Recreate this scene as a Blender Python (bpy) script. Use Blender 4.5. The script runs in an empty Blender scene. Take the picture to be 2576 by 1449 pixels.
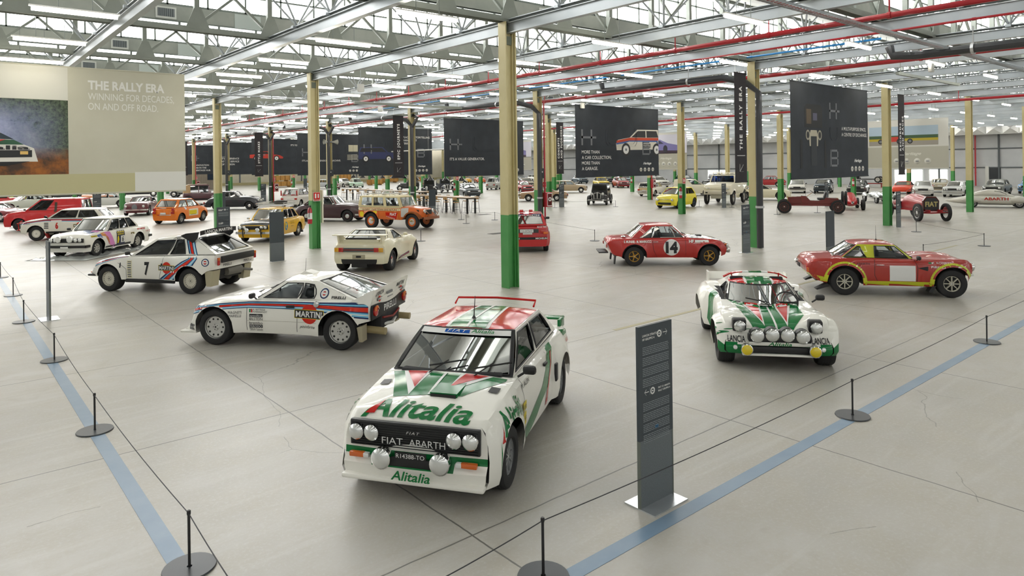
import bpy, bmesh, math, random
import numpy as np
from mathutils import Vector, Matrix
from mathutils.bvhtree import BVHTree
from mathutils.geometry import tessellate_polygon
R = math.radians
rnd = random.Random(7)
C = bpy.context.scene.collection
sc = bpy.context.scene

# ------------------------------------------------------------------ camera
cam = bpy.data.cameras.new('camera')
cam.sensor_width = 36.0
cam.lens = 24.16
cam.shift_x = 3/2576
cam.shift_y = -0.1205
cam.clip_end = 400
camo = bpy.data.objects.new('camera', cam)
C.objects.link(camo)
camo.matrix_world = (Matrix.Translation((0, 0, 3.21)) @ Matrix.Rotation(R(-40.1), 4, 'Z')
                     @ Matrix.Rotation(R(90), 4, 'X') @ Matrix.Rotation(-0.0135, 4, 'Z'))
sc.camera = camo
# ------------------------------------------------------------------ world, view
w = bpy.data.worlds.new('world'); sc.world = w; w.use_nodes = True
w.node_tree.nodes['Background'].inputs[0].default_value = (0.9, 0.95, 1, 1)
w.node_tree.nodes['Background'].inputs[1].default_value = 1.5
sc.view_settings.view_transform = 'Standard'
sc.view_settings.look = 'None'
sc.view_settings.gamma = 1
sc.view_settings.use_curve_mapping = False
sc.view_settings.exposure = 0.48
cy = sc.cycles
cy.max_bounces = 7; cy.diffuse_bounces = 3; cy.glossy_bounces = 3; cy.transmission_bounces = 3
cy.transparent_max_bounces = 10; cy.caustics_reflective = False; cy.caustics_refractive = False
cy.sample_clamp_indirect = 6; cy.use_adaptive_sampling = True; cy.adaptive_threshold = 0.07
cy.use_denoising = True
GLAZE = 6.5      # strength of the daylight through the frosted roof glazing
TUBE = 14.0      # strength of the fluorescent tubes

# ------------------------------------------------------------------ materials
_m = {}
def mat(name, col=(.8, .8, .8), rough=.5, metal=0, coat=0, emit=0, alpha=1, spec=None, ecol=None):
    if name in _m: return _m[name]
    m = bpy.data.materials.new(name); m.use_nodes = True
    b = m.node_tree.nodes['Principled BSDF']
    b.inputs['Base Color'].default_value = (*col, 1)
    b.inputs['Roughness'].default_value = rough
    b.inputs['Metallic'].default_value = metal
    if coat: b.inputs['Coat Weight'].default_value = coat; b.inputs['Coat Roughness'].default_value = .03
    if spec is not None: b.inputs['Specular IOR Level'].default_value = spec
    if emit:
        b.inputs['Emission Color'].default_value = (*(ecol or col), 1); b.inputs['Emission Strength'].default_value = emit
    m.diffuse_color = (*col, 1)
    _m[name] = m
    return m
def hexc(h):
    v = [int(h[i:i+2], 16)/255 for i in (0, 2, 4)]
    return tuple(x/12.92 if x <= .04045 else ((x+.055)/1.055)**2.4 for x in v)
def paint(h): return mat('paint_'+h, hexc(h), .4, 0, .7)
def metallic(h): return mat('metallic_'+h, hexc(h), .35, .55, 1.0)
def flat(h, r=.6): return mat('flat_%s_%g' % (h, r), hexc(h), r if r > .36 else .12, spec=.5 if r > .36 else .35)
def noisy(name, c1, c2, scale, rough=.5, bump=0, metal=0, stretch=(1, 1, 1)):
    if name in _m: return _m[name]
    m = mat(name, c1, rough, metal); nt = m.node_tree; b = nt.nodes['Principled BSDF']
    tc = nt.nodes.new('ShaderNodeTexCoord'); mp = nt.nodes.new('ShaderNodeMapping')
    mp.inputs['Scale'].default_value = stretch
    n = nt.nodes.new('ShaderNodeTexNoise'); n.inputs['Scale'].default_value = scale; n.inputs['Detail'].default_value = 6
    cr = nt.nodes.new('ShaderNodeValToRGB')
    cr.color_ramp.elements[0].color = (*c1, 1); cr.color_ramp.elements[1].color = (*c2, 1)
    cr.color_ramp.elements[0].position = .35; cr.color_ramp.elements[1].position = .65
    nt.links.new(tc.outputs['Object'], mp.inputs[0]); nt.links.new(mp.outputs[0], n.inputs['Vector'])
    nt.links.new(n.outputs[0], cr.inputs[0]); nt.links.new(cr.outputs[0], b.inputs['Base Color'])
    if bump:
        bp = nt.nodes.new('ShaderNodeBump'); bp.inputs['Strength'].default_value = bump
        nt.links.new(n.outputs[0], bp.inputs['Height']); nt.links.new(bp.outputs[0], b.inputs['Normal'])
    return m
def glass(name='car_glass', tint=(.22, .25, .26), base=.0):
    if name in _m: return _m[name]
    m = bpy.data.materials.new(name); m.use_nodes = True; nt = m.node_tree; nt.nodes.clear()
    o = nt.nodes.new('ShaderNodeOutputMaterial'); mx = nt.nodes.new('ShaderNodeMixShader')
    t = nt.nodes.new('ShaderNodeBsdfTransparent'); g = nt.nodes.new('ShaderNodeBsdfGlossy')
    t.inputs[0].default_value = (*tint, 1); g.inputs[0].default_value = (1, 1, 1, 1); g.inputs['Roughness'].default_value = .02
    f = nt.nodes.new('ShaderNodeFresnel'); f.inputs[0].default_value = 1.5
    a = nt.nodes.new('ShaderNodeMath'); a.operation = 'MULTIPLY_ADD'; a.inputs[1].default_value = .6; a.inputs[2].default_value = base
    a.use_clamp = True
    nt.links.new(f.outputs[0], a.inputs[0]); nt.links.new(a.outputs[0], mx.inputs[0])
    nt.links.new(t.outputs[0], mx.inputs[1]); nt.links.new(g.outputs[0], mx.inputs[2]); nt.links.new(mx.outputs[0], o.inputs[0])
    _m[name] = m
    return m
BLK = mat('black_trim', (.012, .012, .013), .45)
RUB = mat('tyre_rubber', (.018, .018, .019), .75)
DARK = mat('dark_interior', (.02, .02, .022), .8)
CHR = mat('chrome', (.75, .75, .74), .12, 1)
STEEL = mat('brushed_steel', (.6, .61, .62), .35, .9)
ALU = mat('alloy_silver', (.62, .62, .6), .3, .7)
LENS = mat('lamp_lens', (.75, .76, .74), .08, .55, 1)
WHT = mat('white_vinyl', (.8, .8, .78), .4)
BKV = mat('black_vinyl', (.01, .01, .012), .35)
ORG = mat('orange_lens', hexc('d8640f'), .2, 0, 1)
REDL = mat('red_lens', hexc('b3160f'), .2, 0, 1)
YEL = mat('yellow_vinyl', hexc('e6cf10'), .4)
GLS = glass()
GLD = glass('dark_car_glass', (.08, .09, .10), .05)
GLC = glass('clear_car_glass', (.8, .85, .87), .02)

# ------------------------------------------------------------------ mesh builder
class MB:
    def __init__(s): s.v = []; s.f = []; s.m = []; s.mats = []; s.sm = []; s.T = Matrix()
    def mi(s, m):
        if m not in s.mats: s.mats.append(m)
        return s.mats.index(m)
    def add(s, vs, fs, m, smooth=True):
        b = len(s.v); T = s.T
        s.v += [tuple(T @ Vector(p)) for p in vs]
        if isinstance(m, list):
            for f, x in zip(fs, m): s.f.append([b+i for i in f]); s.m.append(s.mi(x)); s.sm.append(smooth)
        else:
            k = s.mi(m)
            for f in fs: s.f.append([b+i for i in f]); s.m.append(k); s.sm.append(smooth)
        return s
    def box(s, c, d, m, rot=None, bev=0):
        x, y, z = d[0]/2, d[1]/2, d[2]/2
        if bev:
            vs, fs = _bevbox(x, y, z, min(bev, x*.99, y*.99, z*.99))
        else:
            vs = [(i, j, k) for i in (-x, x) for j in (-y, y) for k in (-z, z)]
            fs = [(0, 1, 3, 2), (4, 6, 7, 5), (0, 4, 5, 1), (2, 3, 7, 6), (0, 2, 6, 4), (1, 5, 7, 3)]
        M = Matrix.Translation(c)
        if rot is not None: M = M @ (rot if isinstance(rot, Matrix) else Matrix.Rotation(rot, 4, 'Z'))
        return s.add([tuple(M @ Vector(p)) for p in vs], fs, m, bool(bev))
    def beam(s, a, b, wd, h, m, up=(0, 0, 1)):
        a = Vector(a); b = Vector(b); d = b-a; L = d.length
        if L < 1e-6: return s
        d.normalize(); up = Vector(up)
        if abs(d.dot(up)) > .98: up = Vector((1, 0, 0))
        y = up.cross(d).normalized(); z = d.cross(y)
        M = Matrix((d, y, z)).transposed().to_4x4(); M.translation = (a+b)/2
        return s.box((0, 0, 0), (L, wd, h), m) if False else s._bx(M, (L, wd, h), m)
    def _bx(s, M, d, m):
        x, y, z = d[0]/2, d[1]/2, d[2]/2
        vs = [(i, j, k) for i in (-x, x) for j in (-y, y) for k in (-z, z)]
        fs = [(0, 1, 3, 2), (4, 6, 7, 5), (0, 4, 5, 1), (2, 3, 7, 6), (0, 2, 6, 4), (1, 5, 7, 3)]
        return s.add([tuple(M @ Vector(p)) for p in vs], fs, m, False)
    def tube(s, pts, r, m, n=8, cap=True, closed=False):
        pts = [Vector(p) for p in pts]; vs = []; fs = []; N = len(pts)
        rs = r if isinstance(r, (list, tuple)) else [r]*N
        prev = None
        for i, p in enumerate(pts):
            if closed: d = pts[(i+1) % N]-pts[i-1]
            else: d = pts[min(i+1, N-1)]-pts[max(i-1, 0)]
            d.normalize()
            if prev is None:
                u = d.cross(Vector((0, 0, 1)))
                if u.length < .05: u = d.cross(Vector((1, 0, 0)))
            else: u = prev-d*prev.dot(d)
            u.normalize(); prev = u; v = d.cross(u)
            for k in range(n):
                a = 2*math.pi*k/n
                vs.append(p+(u*math.cos(a)+v*math.sin(a))*rs[i])
        for i in range(N if closed else N-1):
            for k in range(n):
                i2 = (i+1) % N
                fs.append((i*n+k, i*n+(k+1) % n, i2*n+(k+1) % n, i2*n+k))
        if cap and not closed: fs += [tuple(range(n))[::-1], tuple((N-1)*n+k for k in range(n))]
        return s.add(vs, fs, m)
    def lathe(s, prof, m, c=(0, 0, 0), ax='Z', n=24, ang=2*math.pi):
        """prof: (radius, height along the axis)"""
        vs = []; fs = []; full = abs(ang-2*math.pi) < 1e-6; cols = n if full else n+1
        for r, h in prof:
            for k in range(cols):
                a = ang*k/n; x, y = r*math.cos(a), r*math.sin(a)
                p = {'Z': (x, y, h), 'Y': (x, h, y), 'X': (h, x, y)}[ax]
                vs.append((p[0]+c[0], p[1]+c[1], p[2]+c[2]))
        for i in range(len(prof)-1):
            for k in range(n):
                k2 = (k+1) % cols
                fs.append((i*cols+k, i*cols+k2, (i+1)*cols+k2, (i+1)*cols+k))
        return s.add(vs, fs, m)
    def disc(s, c, r, d, ax, m, n=20, dome=0):
        """short cylinder of depth d along axis, with a domed outer face at +d"""
        p = [(0, 0), (r, 0), (r, d)]
        if dome: p += [(r*.8, d+dome*.55), (r*.45, d+dome*.9), (0, d+dome)]
        else: p += [(0, d)]
        return s.lathe(p, m, c, ax, n)
    def grid(s, P, nu, nv, m, flip=False, skip=None):
        """P(i,j) for i in 0..nu, j in 0..nv"""
        vs = [P(i, j) for i in range(nu+1) for j in range(nv+1)]; fs = []
        for i in range(nu):
            for j in range(nv):
                if skip and skip(i, j): continue
                a = i*(nv+1)+j; q = (a, a+nv+1, a+nv+2, a+1)
                fs.append(q[::-1] if flip else q)
        return s.add(vs, fs, m)
    def poly(s, pts, m): return s.add(pts, [tuple(range(len(pts)))], m, False)
    def prism(s, pts, h, m):
        """pts: outline (list of 3D), h: extrusion vector"""
        n = len(pts); h = Vector(h); a = [Vector(p) for p in pts]
        tri = tessellate_polygon([a]); vs = a+[p+h for p in a]
        fs = [tuple(t) for t in tri]+[tuple(i+n for i in t)[::-1] for t in tri]
        fs += [(i, (i+1) % n, n+(i+1) % n, n+i) for i in range(n)]
        return s.add(vs, fs, m, False)
    def build(s, name, parent=None, ang=35, label=None, fix=True):
        me = bpy.data.meshes.new(name)
        me.from_pydata(s.v, [], s.f)
        for m in s.mats: me.materials.append(m)
        me.polygons.foreach_set('material_index', s.m)
        me.polygons.foreach_set('use_smooth', s.sm)
        if ang and any(s.sm): me.set_sharp_from_angle(angle=R(ang))
        me.update()
        o = bpy.data.objects.new(name, me); C.objects.link(o)
        if parent is not None: o.parent = parent
        if label: o['label'] = label
        return o
def _bevbox(x, y, z, b):
    bm = bmesh.new(); bmesh.ops.create_cube(bm, size=1)
    for v in bm.verts: v.co = Vector((v.co.x*2*x, v.co.y*2*y, v.co.z*2*z))
    bmesh.ops.bevel(bm, geom=bm.edges[:], offset=b, segments=2, affect='EDGES', profile=.5)
    vs = [tuple(v.co) for v in bm.verts]; fs = [[v.index for v in f.verts] for f in bm.faces]
    bm.free(); return vs, fs
def tag(o, label=None, cat=None, group=None, kind=None):
    if label: o['label'] = label
    if cat: o['category'] = cat
    if group: o['group'] = group
    if kind: o['kind'] = kind
    return o
def empty(name, loc=(0, 0, 0), rz=0, label=None, cat=None, group=None):
    o = bpy.data.objects.new(name, None); C.objects.link(o); o.location = loc; o.rotation_euler = (0, 0, rz)
    o.empty_display_size = .1
    return tag(o, label, cat, group)
def kids(o): return [c for c in bpy.data.objects if c.parent is o]
_kc = {}
def copy_tree(o, loc, rz=0, label=None):
    if o.name not in _kc:
        _kc[o.name] = [(c, kids(c)) for c in kids(o)]
    r = o.copy(); C.objects.link(r); r.location = loc; r.rotation_euler = (0, 0, rz)
    if label: r['label'] = label
    for c, gc in _kc[o.name]:
        d = c.copy(); C.objects.link(d); d.parent = r
        for g in gc:
            e = g.copy(); C.objects.link(e); e.parent = d
    return r
# ------------------------------------------------------------------ lettering
_tx = {}
def text_geo(s, shear=0, bold=0, space=1.0):
    """flat lettering as (verts2d, faces), 1 unit cap height, left-aligned at x=0, baseline 0"""
    key = (s, shear, bold, space)
    if key in _tx: return _tx[key]
    cu = bpy.data.curves.new('t', 'FONT'); cu.body = s; cu.resolution_u = 3; cu.shear = shear; cu.offset = bold
    cu.space_character = space; cu.fill_mode = 'FRONT'
    o = bpy.data.objects.new('t', cu); C.objects.link(o)
    dg = bpy.context.evaluated_depsgraph_get(); ev = o.evaluated_get(dg); me = ev.to_mesh()
    v = [(p.co.x, p.co.y) for p in me.vertices]; f = [tuple(q.vertices) for q in me.polygons]
    ev.to_mesh_clear(); bpy.data.objects.remove(o); bpy.data.curves.remove(cu)
    if v:
        x0 = min(a for a, b in v); capH = .69
        v = [((a-x0)/capH, b/capH) for a, b in v]
    _tx[key] = (v, f, max(a for a, b in v) if v else 0)
    return _tx[key]
def text_on(mb, s, org, ux, uy, h, m, width=None, off=.0, **k):
    """lay lettering with cap height h: origin = left end of baseline, ux/uy unit vectors; width squeezes to fit"""
    v, f, wd = text_geo(s, **k); ux = Vector(ux); uy = Vector(uy); org = Vector(org)
    sx = (width/wd) if width else h
    nrm = ux.cross(uy)*off
    mb.add([org+ux*(a*sx)+uy*(b*h)+nrm for a, b in v], f, m, False)
    return wd*sx
# ================================================================== HALL
X0, X1, Y0, Y1 = -36.0, 92.0, -20.2, 131.0
CX, CY, BAY, TOP = 11.55, 13.8, 12.0, 6.92
GREY = noisy('roof_steel_paint', hexc('888e86'), hexc('929890'), 2, .5)
def concrete():
    m = bpy.data.materials.new('concrete_floor'); m.use_nodes = True; nt = m.node_tree; N = nt.nodes; L = nt.links
    b = N['Principled BSDF']; geo = N.new('ShaderNodeNewGeometry')
    def noise(s, d=5, r=.55, vec=None, dist=0):
        n = N.new('ShaderNodeTexNoise'); n.inputs['Scale'].default_value = s; n.inputs['Detail'].default_value = d
        n.inputs['Roughness'].default_value = r; n.inputs['Distortion'].default_value = dist
        L.new(vec or geo.outputs['Position'], n.inputs['Vector']); return n.outputs[0]
    def ramp(i, a, c, ca=(0, 0, 0, 1), cb=(1, 1, 1, 1)):
        r = N.new('ShaderNodeValToRGB'); e = r.color_ramp.elements
        e[0].position = a; e[1].position = c; e[0].color = ca; e[1].color = cb; L.new(i, r.inputs[0]); return r.outputs[0]
    def mix(f, a, c, mode='MIX'):
        x = N.new('ShaderNodeMix'); x.data_type = 'RGBA'; x.blend_type = mode
        for sock, v in ((x.inputs[0], f), (x.inputs[6], a), (x.inputs[7], c)):
            if isinstance(v, (int, float)): sock.default_value = v
            elif isinstance(v, tuple): sock.default_value = v
            else: L.new(v, sock)
        return x.outputs[2]
    def math_(op, a, c=None):
        x = N.new('ShaderNodeMath'); x.operation = op
        for i, v in enumerate((a, c)):
            if v is None: continue
            if isinstance(v, (int, float)): x.inputs[i].default_value = v
            else: L.new(v, x.inputs[i])
        return x.outputs[0]
    col = mix(ramp(noise(.22, 4), .35, .68), (.40, .38, .335, 1), (.52, .50, .465, 1))
    col = mix(ramp(noise(1.6, 8, .65), .4, .7), col, (.43, .40, .335, 1))
    col = mix(ramp(noise(28, 6, .7), .5, .72), col, (.50, .49, .46, 1))
    # trowel sweeps along the slabs
    mp = N.new('ShaderNodeMapping'); mp.inputs['Scale'].default_value = (.25, 2.2, 1); L.new(geo.outputs['Position'], mp.inputs[0])
    col = mix(math_('MULTIPLY', ramp(noise(1.1, 5, .6, mp.outputs[0], 1.5), .52, .75), .45), col, (.58, .57, .545, 1))
    # small stains
    col = mix(math_('MULTIPLY', ramp(noise(.9, 3, .5, None, 2.5), .64, .74), .35), col, (.36, .33, .27, 1))
    # sawn joints every 4 m
    sep = N.new('ShaderNodeSeparateXYZ'); wob = noise(2.5, 3)
    L.new(geo.outputs['Position'], sep.inputs[0])
    def joint(o, org):
        t = math_('ADD', math_('SUBTRACT', o, org-400), math_('MULTIPLY', math_('SUBTRACT', wob, .5), .03))
        t = math_('FRACT', math_('DIVIDE', t, 4.0)); t = math_('ABSOLUTE', math_('SUBTRACT', t, .5))
        return math_('GREATER_THAN', t, .5-.0022)
    j = math_('MAXIMUM', joint(sep.outputs[0], CX), joint(sep.outputs[1], CY-1.0))
    # hairline cracks
    vo = N.new('ShaderNodeTexVoronoi'); vo.feature = 'DISTANCE_TO_EDGE'; vo.inputs['Scale'].default_value = .3
    wv = N.new('ShaderNodeTexNoise'); wv.inputs['Scale'].default_value = 1.3; wv.inputs['Detail'].default_value = 6
    L.new(geo.outputs['Position'], wv.inputs['Vector'])
    av = N.new('ShaderNodeMix'); av.data_type = 'VECTOR'; av.inputs[0].default_value = .25
    L.new(geo.outputs['Position'], av.inputs[4]); L.new(wv.outputs[1], av.inputs[5]); L.new(av.outputs[1], vo.inputs['Vector'])
    cr = math_('MULTIPLY', math_('LESS_THAN', vo.outputs[0], .0010), math_('GREATER_THAN', noise(.35, 2), .53))
    col = mix(math_('MULTIPLY', cr, .55), col, (.16, .15, .13, 1))
    col = mix(math_('MULTIPLY', j, .85), col, (.10, .095, .085, 1))
    L.new(col, b.inputs['Base Color'])
    rg = N.new('ShaderNodeMapRange'); rg.inputs[3].default_value = .26; rg.inputs[4].default_value = .5
    L.new(noise(1.4, 6, .6), rg.inputs[0]); L.new(rg.outputs[0], b.inputs['Roughness'])
    bp = N.new('ShaderNodeBump'); bp.inputs['Strength'].default_value = .12; bp.inputs['Distance'].default_value = .02
    L.new(noise(9, 8, .7), bp.inputs['Height']); L.new(bp.outputs[0], b.inputs['Normal'])
    b.inputs['Specular IOR Level'].default_value = .55
    return m
FL = concrete()
s = MB(); s.box(((X0+X1)/2, (Y0+Y1)/2, -.15), (X1-X0+1, Y1-Y0+1, .3), FL)
tag(s.build('floor', ang=0), 'pale grey polished concrete floor with sawn joints', kind='structure')
WL = noisy('wall_panel_grey', hexc('c3c5c7'), hexc('cdcfd0'), .6, .55)
WB = noisy('wall_panel_beige', hexc('b3ad98'), hexc('c2bca8'), .6, .6)
POST = flat('5c6164')
# right wall: ribbed grey panels, dark posts and rails
s = MB(); s.box((X1+.15, (Y0+Y1)/2, 5), (.3, Y1-Y0, 10.2), WL)
tag(s.build('wall_right'), 'grey panelled far right wall', kind='structure')
s = MB()
for y in np.arange(Y0+2, Y1, 6.0): s.box((X1-.08, y, 3.6), (.12, .16, 7.2), POST)
for z in (2.15, 4.3): s.box((X1-.06, (Y0+Y1)/2, z), (.08, Y1-Y0, .12), POST)
tag(s.build('trim_1'), 'dark posts and rails on the right wall', kind='structure')
s = MB(); s.box(((X0+X1)/2, Y1+.15, 5), (X1-X0, .3, 10.2), WB)
tag(s.build('wall_back'), 'beige far end wall', kind='structure')
s = MB()
for x in np.arange(X0+2, X1, 6.0): s.box((x, Y1-.08, 2.6), (.22, .16, 5.2), POST)
s.box(((X0+X1)/2, Y1-.1, .25), (X1-X0, .2, .5), flat('a39a72'))
tag(s.build('trim_2'), 'posts and skirting of the far end wall', kind='structure')
s = MB(); s.box((X0-.15, (Y0+Y1)/2, 5), (.3, Y1-Y0, 10.2), WL); tag(s.build('wall_left'), 'grey left wall', kind='structure')
s = MB(); s.box(((X0+X1)/2, Y0-.15, 5), (X1-X0, .3, 10.2), WL); tag(s.build('wall_front'), 'grey wall behind the viewpoint', kind='structure')

# sawtooth roof: glazing strips, opaque band and sloping soffits, one row every 6 m
ROWS = [CY+6*k for k in range(-5, 20)]
GLZ = mat('frosted_roof_glass', (.9, .93, .95), .4, emit=GLAZE, ecol=(1.0, .985, .97))
SLAB = noisy('roof_soffit', hexc('aaaca6'), hexc('b6b8b2'), 2, .7)
BAND = noisy('roof_band', hexc('9da09a'), hexc('abada7'), 2, .6)
FRM = flat('7d8480')
s = MB(); m = MB(); gz = MB()
LX = X1-X0; MX = (X0+X1)/2
for y in ROWS:
    yy = y+.55
    s.box((MX, yy, 7.48), (LX, .12, .42), BAND)
    s.box((MX, yy+.25, 7.29), (LX, .55, .05), BAND)
    vs = [(X0, yy, 9.12), (X1, yy, 9.12), (X1, yy-6, 7.70), (X0, yy-6, 7.70)]
    s.add(vs, [(0, 1, 2, 3)], SLAB, False)
    gz.add([(X0, yy, 7.70), (X1, yy, 7.70), (X1, yy, 9.1), (X0, yy, 9.1)], [(0, 1, 2, 3)], GLZ, False)
    gz.add([(X0, yy+.02, 7.04), (X1, yy+.02, 7.04), (X1, yy+.02, 7.27), (X0, yy+.02, 7.27)], [(0, 1, 2, 3)], GLZ, False)
    for x in np.arange(X0, X1, 1.05):
        m.box((x, yy-.03, 8.4), (.05, .05, 1.4), FRM)
        m.box((x+.3, yy-.02, 7.15), (.06, .05, .24), FRM)
    for z in (7.72, 8.2, 8.7, 9.08): m.box((MX, yy-.03, z), (LX, .05, .05), FRM)
    for z in (7.04, 7.27): m.box((MX, yy-.03, z), (LX, .06, .04), FRM)
tag(s.build('ceiling', ang=0), 'grey sawtooth roof with opaque bands', kind='structure')
tag(gz.build('window_1', ang=0), 'bright frosted glazing strips of the sawtooth roof', kind='structure')
tag(m.build('trim_3', ang=0), 'glazing bars of the roof windows', kind='structure')
s = MB(); s.box((MX, (Y0+Y1)/2, 9.6), (LX+1, Y1-Y0+1, .2), SLAB)
tag(s.build('trim_4', ang=0), 'roof deck above the sawtooth', kind='structure')

def cz(x, y, z=0):
    """picture position (for deciding what the picture can show at all)"""
    r = .765*x-.644*y; d = .644*x+.765*y
    if d < 1: return None
    px = 1288+1729*r/d
    return px, 414-.021*(px-1288)+1729*(3.21-z)/d, d
def seen(x, y, z, mg=60):
    q = cz(x, y, z)
    return q is not None and -mg < q[0] < 2576+mg and -mg < q[1] < 1449+mg

# lattice trusses along X: one mesh per row, the same data for all
t = MB(); a, b = X0+.3, X1-.3
for dy in (-.12, .12):
    t.box((MX, dy, 6.99), (b-a, .03, .14), GREY)
t.box((MX, 0, 7.04), (b-a, .24, .02), GREY)
t.box((MX, 0, 8.92), (b-a, .2, .12), GREY)
k = 0; x = CX-48
while x < b:
    if x > a:
        t.box((x, 0, 7.98), (.13, .14, 1.85), GREY)
        t.prism([(x-.32, -.14, 7.0), (x+.32, -.14, 7.0), (x+.1, -.14, 7.55), (x-.1, -.14, 7.55)], (0, .02, 0), GREY)
        sgn = 1 if k % 2 else -1
        t.beam((x, 0, 7.1), (x+sgn*1.95, 0, 8.85), .07, .07, GREY)
    x += 2; k += 1
truss = None
for i, y in enumerate(ROWS):
    if y > Y1-1 or y < Y0+1: continue
    if truss is None:
        truss = t.build('roof_truss', ang=0); o = truss
    else:
        o = truss.copy(); C.objects.link(o)
    o.location = (0, y, 0)
    tag(o, 'grey-green lattice roof truss spanning the hall below the sawtooth glazing', 'roof truss', 'roof trusses across the hall')
# galvanised beams along Y every 4 m with tubular V braces
GALV = noisy('galvanised_steel', hexc('a9b0b4'), hexc('b2b8bb'), 1.2, .38, 0, .4)
t = MB()
for z in (6.64, 6.9): t.box((0, (Y0+Y1)/2, z), (.16, Y1-Y0-.4, .018), GALV)
t.box((0, (Y0+Y1)/2, 6.77), (.02, Y1-Y0-.4, .26), GALV)
t.box((0, (Y0+Y1)/2, 6.955), (.07, Y1-Y0-.4, .035), flat('59605f'))
t.box((-.04, (Y0+Y1)/2, 6.985), (.10, Y1-Y0-.4, .025), GALV)
y = CY-30
while y < Y1-2:
    if y > Y0+2:
        for q in (2.0, 4.0):
            yc = y+q
            t.box((0, yc, 6.97), (.3, .14, .07), GALV)
            for dx in (-.75, .75):
                t.tube([(0, yc, 7.0), (dx, yc-.55, 8.0)], .028, GALV, 5, False)
                t.tube([(0, yc, 7.0), (dx, yc+.55, 8.05)], .028, GALV, 5, False)
    y += 6
beam = None
for k in range(-11, 21):
    x = CX+4*k
    if x < X0+1 or x > X1-1: continue
    if beam is None: beam = t.build('roof_beam', ang=30); o = beam
    else: o = beam.copy(); C.objects.link(o)
    o.location = (x, 0, 0)
    tag(o, 'bright galvanised steel roof beam with tubular V braces running to the far end wall', 'roof beam', 'galvanised beams along the hall')

# columns ----------------------------------------------------------
CRM = noisy('column_cream_paint', hexc('c9bd8c'), hexc('cfc496'), 2, .45)
GRN = noisy('column_green_paint', hexc('4a9650'), hexc('529a56'), 2, .4)
def column_mb():
    t = MB()
    for lo, hi, m in ((0, 1.9, GRN), (1.9, TOP, CRM)):
        z = (lo+hi)/2; h = hi-lo
        for dx in (-.16, .16):
            t.box((dx, 0, z), (.035, .30, h), m)          # flanges
            t.box((dx*.72, 0, z), (.03, .17, h), m)
        t.box((0, 0, z), (.30, .02, h), m)                 # web
    for zz in (6.45, 6.75): t.box((0, 0, zz), (.29, .12, .22), flat('6c7466'))
    return t
col = {}
cm = column_mb()
first = None
for i in range(-1, 7):
    for j in range(-1, 10):
        x, y = CX+12*i, CY+12*j
        if x > X1-1 or y > Y1-1 or not (seen(x, y, 0, 30) or seen(x, y, 6, 30)): continue
        if first is None:
            first = cm.build('steel_column', ang=0); o = first
        else:
            o = first.copy(); C.objects.link(o)
        o.location = (x, y, 0); col[(i, j)] = o
        tag(o, 'cream steel column with green foot standing in the far rows', 'column', 'cream and green columns of the far rows')
def lab(k, l):
    if k in col: col[k]['label'] = l; col[k]['group'] = 'cream and green columns of the near rows'
lab((0, 0), 'tall cream and green column nearest the viewer, behind the white and green rally car')
lab((0, 1), 'cream and green column beside the yellow saloon, with fire extinguisher and red sign')
lab((0, 2), 'cream and green column behind the orange hatchback and the black text stand')
lab((1, 0), 'cream and green column with black downpipe beside the vertical rally era banner')
lab((2, 0), 'cream and green column in front of the tail of the red chain-drive racer')
lab((3, 0), 'cream and green column in front of the silver record car')
lab((1, 1), 'cream and green column with red riser and hose cabinet behind the red rally hatchback')
lab((2, 1), 'cream and green column beside the yellow city car, with fire extinguisher')
lab((1, 2), 'cream and green column at the end of the high table, under the epic journeys banner')
lab((2, 2), 'cream and green column between the tan coupe and the slim text stand')

# fluorescent strip lights ---------------------------------------------
TB = mat('fluorescent_tube', (1, .95, .85), .4, emit=TUBE, ecol=(1, .93, .78))
L0 = empty('strip_light', (0, 0, 0), 0, 'white fluorescent strip light hanging under the roof', 'ceiling light', 'fluorescent strip lights under the roof')
h = MB(); h.box((0, 0, .06), (1.6, .10, .03), mat('lamp_housing', (.8, .8, .76), .4)); h.build('housing', L0)
for dx in (-.3, .3): h = MB(); h.box((0, 0, .5), (.012, .012, 1.0), FRM); o = h.build('hanger', L0, 0); o.location = (dx, 0, .07)
h = MB(); h.tube([(-.76, 0, 0), (.76, 0, 0)], .045, TB, 8); h.build('tube', L0)
pts = []
for a in range(-6, 16):
    for b in range(-3, 29):
        x, y = 2.3+6.0*a, 16.6+4*b
        if x > X1-2 or x < X0+2 or y > Y1-2: continue
        q = cz(x, y, 6.8)
        if q and -80 < q[0] < 2656 and q[1] > -60: pts.append((q[2], x, y))
pts.sort(); LH = []
for n, (d, x, y) in enumerate(pts[:290]):
    loc = (x, y, 6.46)
    ny = min(r0+.55 for r0 in ROWS if r0+.55 >= y-.01); hz = 9.1-(ny-y)/6*1.4-6.46-.09      # up to the soffit
    if n == 0: L0.location = loc; o = L0
    else: o = copy_tree(L0, loc)
    LH.append((o, hz))
_by = {}
for c_ in bpy.data.objects:
    if c_.name.startswith('hanger'): _by.setdefault(c_.parent, []).append(c_)
for o, hz in LH:
    for c_ in _by.get(o, []): c_.scale = (1, 1, hz)
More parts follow.
